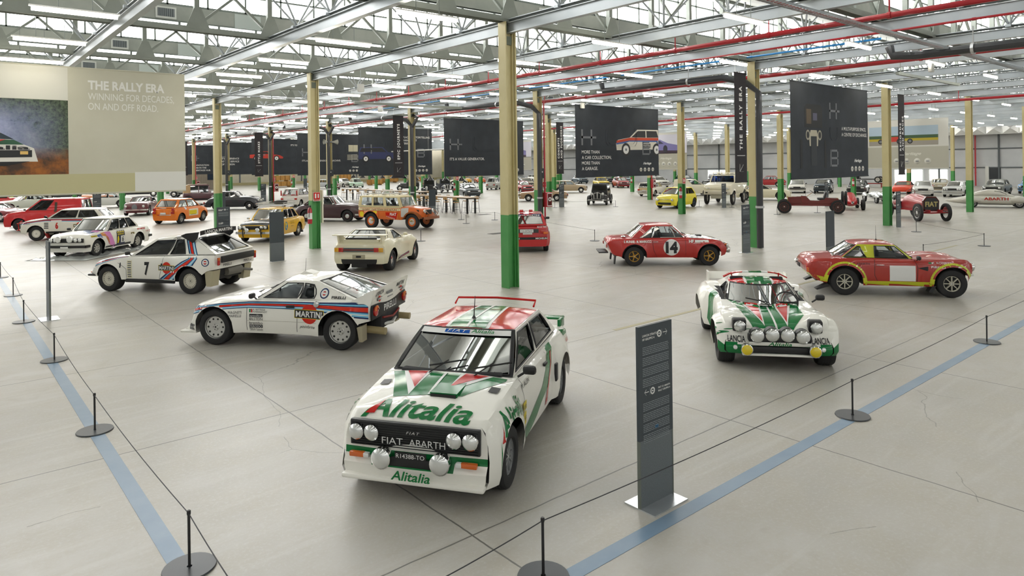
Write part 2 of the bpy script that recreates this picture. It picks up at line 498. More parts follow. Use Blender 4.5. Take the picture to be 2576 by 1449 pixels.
# ================================================================== CAR KIT
def interp(pts, x, smooth=True):
    if not isinstance(pts, (list, tuple)): return pts
    if x <= pts[0][0]: return pts[0][1]
    for (x0, a), (x1, b) in zip(pts, pts[1:]):
        if x <= x1:
            if x1-x0 < 1e-6: return b
            t = (x-x0)/(x1-x0)
            if smooth:
                i = pts.index((x0, a))
                m0 = (b-pts[i-1][1])/(x1-pts[i-1][0])*(x1-x0) if i > 0 and pts[i-1][0] < x0 else b-a
                m1 = (pts[i+2][1]-a)/(pts[i+2][0]-x0)*(x1-x0) if i+2 < len(pts) else b-a
                lim = 3*abs(b-a)
                m0 = max(-lim, min(lim, m0)); m1 = max(-lim, min(lim, m1))
                return (2*t**3-3*t*t+1)*a+(t**3-2*t*t+t)*m0+(-2*t**3+3*t*t)*b+(t**3-t*t)*m1
            return a+(b-a)*t
    return pts[-1][1]
def mirror_y(f):
    for s_ in (1, -1): f(s_)
WHEELS = {}
def wheel_mesh(r, tw, rim, style, rc, wl=None):
    key = (r, tw, rim, style, rc.name)
    if key in WHEELS: return WHEELS[key]
    t = MB(); q = tw/2
    t.lathe([(rim*.9, -q*.8), (rim, -q), (r*.8, -q*1.02), (r*.93, -q*.95), (r*.99, -q*.75), (r, -q*.4), (r, q*.4), (r*.99, q*.75), (r*.93, q*.95), (r*.8, q*1.02), (rim, q), (rim*.9, q*.8)], RUB, (0, 0, 0), 'Y', 32)
    for k in (-.45, -.15, .15, .45):
        t.lathe([(r*1.0005, q*k-.004), (r*1.002, q*k-.003), (r*1.002, q*k+.003), (r*1.0005, q*k+.004)], BLK, (0, 0, 0), 'Y', 24)
    tm = t.build('wheel'); tme = tm.data; bpy.data.objects.remove(tm)
    w_ = MB(); f = q*.78      # outer face towards +y
    w_.lathe([(rim*1.0, q*.98), (rim*1.03, q*.9), (rim*.9, q*.7), (rim*.88, -q*.5), (rim*.2, -q*.5)], rc if style != 'wire' else CHR, (0, 0, 0), 'Y', 32)
    if style.startswith('hole'):
        n = int(style[4:] or 10)
        w_.lathe([(rim*.9, f*.6), (rim*.82, f*.78), (rim*.3, f*.72), (rim*.26, f*.82), (0, f*.82)], rc, (0, 0, 0), 'Y', 32)
        rr = rim*(.66 if n < 14 else .74); hr = rim*(.085 if n < 14 else .05)
        for k in range(n):
            a = 2*math.pi*k/n
            w_.disc((rr*math.cos(a), f*.72, rr*math.sin(a)), hr, f*.07, 'Y', BLK, 8)
        for k in range(5):
            a = 2*math.pi*k/5
            w_.disc((rim*.2*math.cos(a), f*.8, rim*.2*math.sin(a)), rim*.035, f*.06, 'Y', BLK, 6)
        w_.disc((0, f*.8, 0), rim*.07, f*.08, 'Y', BLK, 8)
    elif style.startswith('spoke') or style == 'wire':
        n = 14 if style == 'wire' else int(style[5:] or 8)
        w_.disc((0, f*.1, 0), rim*.86, f*.05, 'Y', BLK, 24)
        sw = .012 if style == 'wire' else rim*.9/n*.9
        for k in range(n):
            a = 2*math.pi*k/n; ca, sa = math.cos(a), math.sin(a)
            w_.beam((ca*rim*.1, f*.66, sa*rim*.1), (ca*rim*.92, f*.6, sa*rim*.92), sw, sw if style == 'wire' else .05, rc, (0, 1, 0))
        w_.lathe([(rim*.28, f*.5), (rim*.27, f*.76), (0, f*.78)], rc, (0, 0, 0), 'Y', 16)
        w_.disc((0, f*.76, 0), rim*.1, f*.1, 'Y', ALU if style != 'wire' else CHR, 10, .01)
        w_.lathe([(rim*.8, f*.55), (rim*.8, f*.7), (rim*.95, f*.75)], rc, (0, 0, 0), 'Y', 32)
    elif style == 'cross':        # four wide arms with square openings
        w_.disc((0, f*.3, 0), rim*.86, f*.05, 'Y', BLK, 24)
        for k in range(8):
            a = math.pi*k/4+.2; ca, sa = math.cos(a), math.sin(a)
            w_.beam((ca*rim*.2, f*.72, sa*rim*.2), (ca*rim*.9, f*.66, sa*rim*.9), rim*.2, .04, rc, (0, 1, 0))
        w_.lathe([(rim*.42, f*.55), (rim*.4, f*.78), (rim*.3, f*.8), (rim*.25, f*.7), (0, f*.7)], rc, (0, 0, 0), 'Y', 24)
        w_.lathe([(rim*.72, f*.55), (rim*.74, f*.74), (rim*.95, f*.8)], rc, (0, 0, 0), 'Y', 32)
        for k in range(4):
            a = math.pi*k/2+.4; w_.disc((rim*.2*math.cos(a), f*.72, rim*.2*math.sin(a)), rim*.05, f*.06, 'Y', BLK, 6)
    else:                         # cap: painted disc with a domed chrome cap
        w_.lathe([(rim*.9, f*.6), (rim*.8, f*.75), (rim*.55, f*.62)], rc, (0, 0, 0), 'Y', 28)
        w_.lathe([(rim*.62, f*.62), (rim*.6, f*.85), (rim*.3, f*1.02), (0, f*1.05)], CHR, (0, 0, 0), 'Y', 24)
    wm = w_.build('rim'); wme = wm.data; bpy.data.objects.remove(wm)
    WHEELS[key] = (tme, wme)
    return WHEELS[key]

class Car:
    """body space: +x forward, origin on the ground midway between the axles"""
    def __init__(c, name, label, pos, heading, wb=2.4, fo=.75, ro=.8, r=.3, tw=.2, tk=.68, rk=.2, sh=None, w=.8,
                 cr=.04, bot=None, sp=None, nose=None, tail=None, nf=.35, R_=None, flare=.0, fw=.12, bump=(), box=0,
                 bow=.05, tbow=.04, colf=None, pm=None, ns=34, K=7, smooth=True, rim=None, style='hole10', rc=None, deck=None, steer=0,
                 cat='car', group=None, arches=True, wheels=True, rr=None, rtw=None, rtk=None, yb=.70, liner=True):
        c.root = empty(name, (pos[0], pos[1], 0), R(heading), label, cat, group)
        c.wb = wb; c.fo = fo; c.ro = ro; c.r = r; c.rk = rk; c.w = w; c.sh = sh; c.pm = pm or paint('e8e6dc')
        Rr = R_ or r+.06; rb = rr or r
        xs = set(np.linspace(-wb/2-ro, wb/2+fo, ns))
        arch = ((wb/2, r, Rr), (-wb/2, rb, Rr+rb-r)) if arches else ()
        for xw, zc, RR in arch:
            xs = {x for x in xs if abs(abs(x-xw)-RR) > .03}
            for k in range(11):
                xs.add(xw+RR*math.cos(math.pi*k/10))
            xs |= {xw+RR+.004, xw-RR-.004}
        xs = sorted(xs); c.xs = xs
        sp = sp or [(0, .05), (.12, .015), (.35, 0), (.7, 0), (.9, .02), (1, .07)]
        M = len(sp)-1; ws0 = interp(w, 0)-sp[-1][1]; c.ybelt = yb
        F = sorted({1-k/K for k in range(K+1)} | {min(.985, yb/ws0)}, reverse=True); K = len(F)-1
        XF, XR = wb/2+fo, -wb/2-ro
        def zbot(x):
            z = interp(bot, x, False) if bot else rk
            for xw, zc, RR in arch:
                if abs(x-xw) < RR: z = max(z, zc+math.sqrt(max(0, RR*RR-(x-xw)**2)))
            return z
        def zsh(x): return interp(sh, x, smooth)
        def ztop(x, y, ws):
            z = zsh(x)+interp(cr, x)*(1-min(1, abs(y)/ws)**2.2)
            for bx, by, sx, sy, hh in bump:
                z += hh*math.exp(-((x-bx)/sx)**2-((abs(y)-by)/sy)**2)
            return z
        def shift(x, t):
            d = 0
            if nose: d += interp(nose, t, False)*max(0, 1-(XF-x)/nf)**1.5
            if tail: d += interp(tail, t, False)*max(0, 1-(x-XR)/nf)**1.5
            return d
        rows = []
        for x in xs:
            zb, wx, zs = zbot(x), interp(w, x), zsh(x); half = []
            zl = interp(bot, x, False) if bot else rk
            for t, ins in sp:
                z = zb+(zs-zb)*t; tt = (z-zl)/max(.01, zs-zl); y = wx-interp(sp, tt, True)
                if flare:
                    for xw, zc, RR in arch:
                        d = math.hypot(x-xw, z-zc)-RR
                        if box: k = 1 if d < fw*.8 else max(0, 1-(d-fw*.8)/(fw*.2+.01))
                        else: k = max(0, 1-(max(0, d)/fw)**2)
                        k *= 1 if z < zs-.02 else .3
                        y += flare*k
                half.append((x+shift(x, tt), y, z))
            ws = half[-1][1]
            for k in range(1, K+1):
                y = ws*F[k]; half.append((x+shift(x, 1), y, ztop(x, y, ws)))
            rows.append(half+[(a, -b, d) for a, b, d in half[-2::-1]])
        # plan bow of the two ends is applied by moving stations near the ends
        def bowed(p):
            x, y, z = p; ww = interp(w, x)
            f = max(0, 1-(XF-x)/.35); g_ = max(0, 1-(x-XR)/.35)
            x -= (bow*f**1.5-tbow*g_**1.5)*(y/ww)**2
            return (x, y, z)
        n = len(rows[0]); b = MB(); c.b = b
        P = [bowed(p) for rw in rows for p in rw]
        cf = colf or (lambda x, y, z, k: None)
        fs = []; ms = []
        for i in range(len(xs)-1):
            for j in range(n-1):
                fs.append((i*n+j, (i+1)*n+j, (i+1)*n+j+1, i*n+j+1))
                kind = 'side' if j < M or j >= n-1-M else 'top'
                cx_ = sum(P[q][0] for q in fs[-1])/4; cy_ = sum(P[q][1] for q in fs[-1])/4; cz_ = sum(P[q][2] for q in fs[-1])/4
                ms.append(cf(cx_, cy_, cz_, kind) or c.pm)
        b.add(P, fs, ms)
        for e, i in ((1, len(xs)-1), (-1, 0)):       # end caps
            x = xs[i]; zb, zs = zbot(x), zsh(x); tr = rows[i]
            ys = [tr[M+k][1] for k in range(2*K+1)]; zt = [tr[M+k][2] for k in range(2*K+1)]
            vs = []; NJ = 8
            for j in range(NJ+1):
                t = j/NJ; z0 = zb+(zs-zb)*t; edge = interp(w, x)-interp(sp, t, True)
                if flare and abs(x-e*wb/2)-Rr < fw and False: edge += flare
                for k in range(2*K+1):
                    y = ys[k]/ys[0]*edge if ys[0] else 0
                    z = zb+(zt[k]-zb)*t; vs.append(bowed((x+shift(x, t), y, z)))
            m_ = 2*K+1; fs = []; ms = []
            for j in range(NJ):
                for k in range(2*K):
                    q = (j*m_+k, j*m_+k+1, (j+1)*m_+k+1, (j+1)*m_+k)
                    fs.append(q[::-1] if e > 0 else q)
                    ms.append(cf(sum(vs[a][0] for a in q)/4, sum(vs[a][1] for a in q)/4, sum(vs[a][2] for a in q)/4, 'front' if e > 0 else 'rear') or c.pm)
            b.add(vs, fs, ms)
        c.bvh = BVHTree.FromPolygons([Vector(v) for v in b.v], b.f)
        c.zsh = zsh; c.XF = XF; c.XR = XR
        # dark floor pan and wheel housings
        if liner:
            iw = tk-tw/2-.02; u = MB()
            u.box((0, 0, rk+.1), (wb-2*Rr+.02, 2*(interp(w, 0)-.09), .16), BLK)
            zz = min(zsh(wb/2), zsh(-wb/2))-.1
            u.box(((XF+XR)/2, 0, (rk+zz)/2+.03), (XF-XR-.5, 2*iw, max(.1, zz-rk-.05)), BLK)
            u.box((0, 0, (rk+zz)/2), (wb-2*Rr, 2*interp(w, 0)-.26, max(.1, zz-rk-.1)), BLK)
            u.build('chassis', c.root)
        c.wh = []
        if wheels:
            for xw in (wb/2, -wb/2):
                rr_ = r if xw > 0 else rb; tw_ = tw if xw > 0 or not rtw else rtw
                tme, wme = wheel_mesh(rr_, tw_, rim or r*.62, style, rc or ALU)
                for s_ in (1, -1):
                    o = bpy.data.objects.new('wheel', tme); C.objects.link(o); o.parent = c.root
                    o.location = (xw, s_*(tk if xw > 0 or not rtk else rtk), rr_); o.rotation_euler = (0, 0, (0 if s_ > 0 else math.pi)+(R(steer) if xw > 0 else 0))
                    q = bpy.data.objects.new('rim', wme); C.objects.link(q); q.parent = o
                    c.wh.append(o)
    # -- projections onto the body
    def hit(c, o, d):
        h, nrm, i, dist = c.bvh.ray_cast(Vector(o), Vector(d))
        return (h, nrm) if h is not None else (None, None)
    def decal(c, v, f, plane, m, off=.004, mb=None, cut=.12):
        """v: 2D points. side+ / side-: (x, z); top: (x, y); front / rear: (y, z)"""
        bm = bmesh.new(); vv = [bm.verts.new((a, b, 0)) for a, b in v]
        for q in f:
            try: bm.faces.new([vv[i] for i in q])
            except ValueError: pass
        for _ in range(4):
            es = [e for e in bm.edges if e.calc_length() > cut]
            if not es: break
            bmesh.ops.subdivide_edges(bm, edges=es, cuts=1, use_grid_fill=False)
            bmesh.ops.triangulate(bm, faces=[q for q in bm.faces if len(q.verts) > 4])
        bm.verts.index_update(); out = []; ok = []
        for p in bm.verts:
            a, b = p.co.x, p.co.y
            if plane == 'side+': o, d = (a, 4, b), (0, -1, 0)
            elif plane == 'side-': o, d = (a, -4, b), (0, 1, 0)
            elif plane == 'top': o, d = (a, b, 4), (0, 0, -1)
            elif plane == 'front': o, d = (6, a, b), (-1, 0, 0)
            else: o, d = (-6, a, b), (1, 0, 0)
            h, nm = c.hit(o, d)
            if h is None: out.append((0, 0, 0)); ok.append(False)
            else:
                if nm.dot(Vector(d)) > 0: nm = -nm
                out.append(h+nm*off*.5-Vector(d)*off*.5); ok.append(True)
        fs = [[q.index for q in g_.verts] for g_ in bm.faces if all(ok[q.index] for q in g_.verts)]
        fs = [q for q in fs if max((Vector(out[q[0]])-Vector(out[k])).length for k in q) < cut*3]
        bm.free(); (mb or c.b).add(out, fs, m)
    def pdecal(c, pts, plane, m, off=.004, cut=.075):
        tri = tessellate_polygon([[Vector((a, b, 0)) for a, b in pts]])
        c.decal(pts, tri, plane, m, off, cut=cut)
    def side(c, pts, m, s=(1,), off=.004):
        for q in s: c.pdecal(pts, 'side+' if q > 0 else 'side-', m, off)
    def stripe(c, pts, wd, m, plane='side+', off=.004):
        """band of width wd around a 2D polyline"""
        for (a, b), (e, g_) in zip(pts, pts[1:]):
            L = math.hypot(e-a, g_-b) or 1; nx, ny = -(g_-b)/L*wd/2, (e-a)/L*wd/2
            c.pdecal([(a+nx, b+ny), (e+nx, g_+ny), (e-nx, g_-ny), (a-nx, b-ny)], plane, m, off)
    def disc2(c, x, y, r, plane, m, off=.005, n=24, sx=1):
        c.pdecal([(x+sx*r*math.cos(2*math.pi*k/n), y+r*math.sin(2*math.pi*k/n)) for k in range(n)], plane, m, off)
    def rect(c, x, y, w_, h, plane, m, off=.005):
        c.pdecal([(x-w_/2, y-h/2), (x+w_/2, y-h/2), (x+w_/2, y+h/2), (x-w_/2, y+h/2)], plane, m, off)
    def text(c, s_, x, y, h, plane, m, width=None, rot=0, off=.007, center=True, **k):
        v, f, wd = text_geo(s_, **k)
        sx = (width/wd) if width else h
        fl = -1 if plane in ('side+', 'rear') else 1       # reading direction
        ca, sa = math.cos(rot), math.sin(rot); o = -wd/2 if center else 0
        vv = []
        for a, b in v:
            A, B = (a+o)*sx, (b-.5)*h
            vv.append((x+fl*(A*ca-B*sa), y+A*sa+B*ca) if plane != 'top' else (x-(A*sa+B*ca), y+(A*ca-B*sa)))
        c.decal(vv, f, plane, m, off, cut=.06 if h > .15 else .2)
    def martini(c, x, z, s_, plane):
        c.disc2(x, z, .17*s_, plane, flat('cf2a1c', .35), .006)
        c.rect(x, z, .60*s_, .155*s_, plane, YEL, .008); c.rect(x, z, .585*s_, .14*s_, plane, BKV, .010)
        c.text('MARTINI', x, z, .10*s_, plane, WHT, .54*s_, off=.013, bold=.02)
    # -- glasshouse
    def house(c, A, B, Cc, D, yb, yt, bow=.09, rbow=.05, fm=.05, wins=((.06, .1, .46, .88), (.5, .1, .94, .88)), gm=None, rm=None, sm=None,
              crown=.05, wf=None, rwin=(.08, .12, .92, .86), fwin=(.05, .08, .95, .92), roofm=None, inner=True, bulge=.03, ybr=None, ytr=None, rear=True, wheelx=None, seats=True, front=True, scm=None):
        """A,B: screen base and roof front (x,z); Cc,D: roof rear and rear-window base (x,z)"""
        gm = gm or GLS; b = c.b; pm = c.pm; ybr = ybr or yb; ytr = ytr or yt; roofm = roofm or pm
        c.roofz = B[1]+crown
        zA = A[1]; o = {}
        def patch(Pf, win, face_m, glass_name, flip=False, nu=10, nv=6):
            us = sorted(set([0, 1, win[0], win[2]]+[win[0]+(win[2]-win[0])*k/nu for k in range(nu+1)]))
            vs_ = sorted(set([0, 1, win[1], win[3]]+[win[1]+(win[3]-win[1])*k/nv for k in range(nv+1)]))
            V = [Pf(u, v) for u in us for v in vs_]; nv_ = len(vs_); F = []; G = []
            for i in range(len(us)-1):
                for j in range(nv_-1):
                    a = i*nv_+j; q = (a, a+nv_, a+nv_+1, a+1)
                    if flip: q = q[::-1]
                    uc, vc = (us[i]+us[i+1])/2, (vs_[j]+vs_[j+1])/2
                    (G if win[0] < uc < win[2] and win[1] < vc < win[3] else F).append(q)
            b.add(V, F, face_m)
            g_ = MB(); used = sorted({k for q in G for k in q}); mp = {k: n for n, k in enumerate(used)}
            cen = sum((Vector(V[k]) for k in used), Vector())/len(used); body = Vector(((A[0]+D[0])/2, 0, zA+.2))
            inw = (body-cen).normalized()*.006
            g_.add([Vector(V[k])+inw for k in used], [[mp[k] for k in q] for q in G], gm)
            g_.build(glass_name, c.root)
            ring = [Pf(u, win[1]) for u in us if win[0] <= u <= win[2]]+[Pf(win[2], v) for v in vs_ if win[1] < v <= win[3]]
            ring += [Pf(u, win[3]) for u in us[::-1] if win[0] <= u < win[2]]+[Pf(win[0], v) for v in vs_[::-1] if win[1] < v < win[3]]
            b.tube(ring, .011, wf or BLK, 4, False, True)
        def wsx(u, v, base, top, bw, yb_, yt_):
            s_ = 2*u-1; x = base[0]+(top[0]-base[0])*v; z = base[1]+(top[1]-base[1])*v
            return (x-bw*(s_*s_), s_*(yb_+(yt_-yb_)*v), z+.0)
        # fore windscreen, centre pushed forward by bow
        A2 = (A[0]+bow, A[1]); B2 = (B[0]+bow*.7, B[1])
        def F1(u, v):
            s_ = 2*u-1; bw = bow*(1-.3*v); x = (A2[0]+(B2[0]-A2[0])*v)-bw*s_*s_; return (x, s_*(yb+(yt-yb)*v), A[1]+(B[1]-A[1])*v)
        if front: patch(F1, fwin, scm or pm, 'windscreen', True)
        D2 = (D[0]-rbow, D[1]); C2 = (Cc[0]-rbow*.7, Cc[1])
        def F2(u, v):
            s_ = 2*u-1; bw = rbow*(1-.3*v); x = (D2[0]+(C2[0]-D2[0])*v)+bw*s_*s_; return (x, s_*(ybr+(ytr-ybr)*v), D[1]+(Cc[1]-D[1])*v)
        if rear: patch(F2, rwin, rm or pm, 'rear_window')
        for s_ in (1, -1):
            def P(u, v, s_=s_):
                bx = A[0]+(D[0]-A[0])*u; bz = A[1]+(D[1]-A[1])*u; tx = B[0]+(Cc[0]-B[0])*u; tz = B[1]+(Cc[1]-B[1])*u
                y0 = yb+(ybr-yb)*u; y1 = yt+(ytr-yt)*u
                y = y0+(y1-y0)*v+bulge*math.sin(math.pi*min(1, max(0, v)))*.6
                return (bx+(tx-bx)*v, s_*y, bz+(tz-bz)*v)
            outer = [(0, 0)]+[(k/8, 0) for k in range(1, 8)]+[(1, 0), (1, .33), (1, .66), (1, 1)]+[(k/8, 1) for k in range(7, 0, -1)]+[(0, 1), (0, .66), (0, .33)]
            holes = []
            for wn in wins:
                holes.append([(wn[0], wn[1]), (wn[2], wn[1]), (wn[2], wn[3]), (wn[0], wn[3])] if not isinstance(wn[0], (tuple, list)) else list(wn))
            tri = tessellate_polygon([[Vector((a, q, 0)) for a, q in L_] for L_ in [outer]+holes])
            al = outer+[p for h_ in holes for p in h_]
            b.add([P(*p) for p in al], [tuple(t) if s_ < 0 else tuple(t)[::-1] for t in tri], sm or pm, False)
            for h_ in holes:
                g_ = MB(); g_.add([Vector(P(*p))-Vector((0, s_*.006, 0)) for p in h_], [tuple(range(len(h_)))], gm, False); g_.build('side_window', c.root)
                ring = []
                for (a, e), (f_, k_) in zip(h_, h_[1:]+h_[:1]):
                    ring += [P(a+(f_-a)*t, e+(k_-e)*t) for t in (0, .33, .66)]
                b.tube(ring, .011, wf or BLK, 4, False, True)
        # roof with rounded cant rails
        NU, NV = 10, 12
        def Rf(i, j):
            u = i/NU; s_ = 2*j/NV-1
            x = B2[0]+(C2[0]-B2[0])*u; bw = bow*.7*(1-u)-rbow*.7*u
            x -= bw*s_*s_; z = B[1]+(Cc[1]-B[1])*u+crown*(1-abs(s_)**3)*(math.sin(math.pi*min(1, max(0, .08+.84*u)))**.5)
            if i in (0, NU): z = (B if i == 0 else Cc)[1]
            return (x, s_*(yt+(ytr-yt)*u), z)
        b.grid(Rf, NU, NV, roofm)
        c.bvh = BVHTree.FromPolygons([Vector(v) for v in b.v], b.f)
        if inner:
            u = MB(); L_ = A[0]-D[0]
            zc = min(A[1], D[1])
            y_ = min(yb, ybr)-.06
            if seats:
                sx = A[0]-L_*.45
                for s_ in (1, -1):
                    u.box((sx, s_*.34, zc-.06), (.13, .44, .5), DARK, Matrix.Rotation(-.25, 4, 'Y'), .05)
                    u.box((sx-.06, s_*.34, zc+.24), (.09, .24, .16), DARK, Matrix.Rotation(-.2, 4, 'Y'), .03)
                if L_ > 1.7: u.box((D[0]+.45, 0, zc-.02), (.14, 1.0, .34), DARK, Matrix.Rotation(-.3, 4, 'Y'), .05)
            u.box((A[0]-.12, 0, zc-.03), (.34, 2*y_-.1, .13), DARK, None, .03)
            u.build('interior', c.root)
            st = MB(); wx = wheelx or A[0]-.42; n = 18
            ring = [Vector((wx, .34+.18*math.cos(2*math.pi*k/n), zc+.03+.18*math.sin(2*math.pi*k/n))) for k in range(n)]
            Mx = Matrix.Translation((wx, .34, zc+.03)) @ Matrix.Rotation(-.4, 4, 'Y') @ Matrix.Translation((-wx, -.34, -zc-.03))
            st.tube([Mx @ p for p in ring], .014, BLK, 5, False, True); st.beam((wx, .17, zc+.03), (wx, .51, zc+.03), .02, .03, BLK)
            st.build('steering_wheel', c.root)
    def well(c, x0, x1, m=DARK, inset=.06):
        """the cabin opening in the top of the body: faces between x0 and x1 become dark upholstery"""
        k = c.b.mi(m)
        for i, f in enumerate(c.b.f):
            if len(f) != 4: continue
            p = [c.b.v[q] for q in f]; cx_ = sum(a[0] for a in p)/4; cy_ = max(abs(a[1]) for a in p); cz_ = min(a[2] for a in p)
            if x0 < cx_ < x1 and c.zsh(cx_)-.012 < cz_ < c.zsh(cx_)+.09 and max(a[2] for a in p) < c.zsh(cx_)+.09 and sum(abs(a[1]) for a in p)/4 < c.ybelt-.01: c.b.m[i] = k
    # -- details
    def part(c, name, fn, m=None, label=None, ang=35):
        u = MB(); fn(u); return u.build(name, c.root, ang, label)
    def lamp(c, x, y, z, r, name='headlamp', m=None, ring=CHR, d=.05, housing=None, dirx=1, face=None):
        u = MB(); k = dirx
        u.lathe([(r*1.12, 0), (r*1.14, k*d), (r, k*(d+.008))], ring, (x, y, z), 'X', 20)
        u.lathe([(r, k*(d+.008)), (r*.8, k*(d+.02)), (r*.4, k*(d+.03)), (0, k*(d+.033))], m or LENS, (x, y, z), 'X', 20)
        if housing: u.lathe([(r*1.14, 0), (r*1.0, -k*.06), (r*.6, -k*.12), (0, -k*.13)], housing, (x, y, z), 'X', 16)
        return u.build(name, c.root)
    def mirror(c, x, y, z, m=None, sides=(1, -1), r=.07):
        for s_ in sides:
            u = MB(); u.tube([(x, s_*(y-.06), z-.06), (x, s_*(y+.03), z)], .014, m or BLK, 6)
            v_, f_ = _bevbox(.035, .075, .05, .034); u.add([(x+p[0]*(1 if p[0] < 0 else 1.3), s_*(y+.07)+p[1], z+.02+p[2]) for p in v_], f_, m or BLK); u.build('mirror', c.root)
    def bumper(c, x, z, m=CHR, hw=None, t=.06, h=.09, wrap=.25, name='bumper', bow=.06):
        hw = hw or interp(c.w, x)+.01; e = 1 if x > 0 else -1; u = MB(); pts = []
        for k in range(-8, 9):
            s_ = k/8; pts.append((x+e*(.02-bow*s_*s_), s_*hw, z))
        pts = [(x-e*wrap, -hw-.02, z)]+pts+[(x-e*wrap, hw+.02, z)]
        for p, q in zip(pts, pts[1:]): u.beam(p, q, t, h, m)
        return u.build(name, c.root)
    def tall(c, name, x, y, z, d, m, bev=.01, rot=None, label=None):
        u = MB(); u.box((x, y, z), d, m, rot, bev); return u.build(name, c.root, label=label)
    def wiper(c, x, z, ys=(.25, -.25), L=.5, dz=.2, dx=-.25):
        for y in ys:
            u = MB(); u.tube([(x, y, z), (x+dx*.7, y+L*.35, z+dz*.55+.02)], .008, BLK, 4); u.tube([(x+dx*.3, y-.02, z+dz*.25+.02), (x+dx*.85, y+L*.75, z+dz*.6+.02)], .009, BLK, 4)
            u.build('wiper', c.root)
    def done(c, name='body', ang=32):
        o = c.b.build(name, c.root, ang); return o
    def exact(c):
        return c.bvh
# ================================================================== RALLY CARS IN FRONT
WP = paint('f3f1e8'); GR = flat('17753c', .3); RD = flat('c5221f', .3); NAVY = flat('1b2f5e', .35); SKY = flat('4fa9dc', .35)
RED = paint('b8150f'); LBL = flat('77c3e4', .35)
def tri_lines(c, pts, wd, m, plane): c.stripe(pts, wd, m, plane)
def alitalia(c, x, y, h, plane, width, rot=0, off=.008):
    c.text('Alitalia', x, y, h, plane, GR, width, rot, off, shear=.25, bold=.035)
# ---- white, green and red saloon in the foreground
c = Car('rally_car', 'white rally saloon with green and red stripes and square black grille, nearest the viewer', (4.95, 6.63), -146, 2.49, .50, .70,
        .305, .215, .715, .2,
        sh=[(-1.95, .84), (-1.82, .91), (-1.4, .93), (.7, .915), (1.1, .875), (1.5, .81), (1.70, .765), (1.745, .735)],
        w=[(-1.95, .76), (-1.8, .80), (0, .82), (1.55, .79), (1.745, .735)], cr=[(-2, .03), (0, .02), (1.2, .045), (1.74, .012)],
        sp=[(0, .03), (.15, .005), (.45, 0), (.72, .0), (.78, .012), (.93, .03), (1, .075)], flare=.06, fw=.17, R_=.375,
        nose=[(0, .075), (.28, .085), (.36, .03), (.9, .0), (1, -.05)], tail=[(0, .03), (.8, 0), (1, .03)], bow=.035, nf=.2, pm=WP,
        bot=[(-1.95, .34), (-1.7, .25), (-.9, .22), (.9, .22), (1.6, .19), (1.745, .20)], style='spoke10', rc=flat('9a9c9c', .3), ns=46,
        colf=lambda x, y, z, k: (GR if k in ('front', 'side') and x > 1.52 and .37 < z < .465 else None))
c.house((.72, .925), (.16, 1.30), (-.98, 1.30), (-1.40, .955), .70, .575, .07, .05,
        wins=(((.035, .07), (.44, .07), (.43, .9), (.055, .9)), ((.5, .07), (.90, .10), (.93, .88), (.49, .9))), fwin=(.03, .045, .97, .97), gm=GLS, crown=.045, wheelx=.3, scm=BLK)
c.well(-1.45, .68)
# bonnet livery
q = lambda *p: [(a, b) for a, b in p]
c.pdecal(q((.79, -.66), (.79, .66), (.86, .66), (1.30, .33), (1.33, -.01), (1.40, -.38), (1.0, -.55)), 'top', GR)
for y0, y1, ya, xa in ((-.48, -.24, -.23, 1.30), (.20, .46, .13, 1.25)):
    c.pdecal(q((.80, y0-.045), (.80, y1+.045), (xa+.06, ya)), 'top', WHT, .007); c.pdecal(q((.80, y0), (.80, y1), (xa-.09, ya+.005)), 'top', RD, .01)
c.stripe(q((.8, -.02), (1.33, -.015)), .03, WHT, 'top', .010)
c.text('Alitalia', 1.565, -.03, .22, 'top', GR, 1.14, 0, .009, shear=.25, bold=.02)
c.pdecal(q((1.655, -.56), (1.47, -.42), (1.655, -.46)), 'top', RD, .014)
# roof livery
c.pdecal(q((.155, -.565), (.20, -.3), (.205, 0), (.20, .3), (.155, .565), (-1.0, .565), (-1.0, -.565)), 'top', RD, .004)
c.pdecal(q((.195, -.27), (.195, .27), (-1.0, .20), (-1.0, -.20)), 'top', WHT, .007)
c.pdecal(q((.20, -.225), (.20, .225), (-1.01, .165), (-1.01, -.165)), 'top', GR, .010); c.stripe(q((.20, 0), (-1.0, 0)), .03, WHT, 'top', .013)
c.text('Alitalia', 1.20, .72, .19, 'side+', GR, .66, R(4), .009, shear=.25, bold=.02)
c.side(q((1.58, .56), (1.50, .70), (1.52, .56)), RD)
c.side(q((.82, .22), (.82, .32), (-.12, .58), (-.55, .93), (-.80, .93), (-.45, .50), (-.05, .40), (.45, .22)), GR)
c.side(q((-.25, .30), (-.47, .62), (-.62, .86), (-.67, .86), (-.50, .58), (-.34, .30)), RD, off=.007)
c.text('M. ALEN', .58, .83, .05, 'side+', BKV, .30); c.rect(.70, .62, .17, .09, 'side+', YEL); c.rect(.70, .49, .15, .13, 'side+', YEL)
c.text('Agip', .70, .62, .05, 'side+', BKV, .13, off=.01); c.text('sidat', .70, .50, .05, 'side+', BKV, .12, off=.01)
c.stripe(q((.70, .25), (.70, .9)), .008, BLK); c.stripe(q((-.42, .3), (-.42, .93)), .008, BLK)
c.side(q((-1.45, .93), (-1.85, .86), (-1.8, .82), (-1.5, .84)), GR, (1, -1)); c.text('PIRELLI', -1.65, .75, .05, 'side+', RD, .22)
c.text('Alitalia', 1.20, .72, .19, 'side-', GR, .66, R(-4), .009, shear=.25, bold=.02)
for s_ in (1, -1):
    c.pdecal(q((1.03, s_*.56), (1.03, s_*.66), (1.15, s_*.655), (1.15, s_*.555)), 'top', BLK, .01)
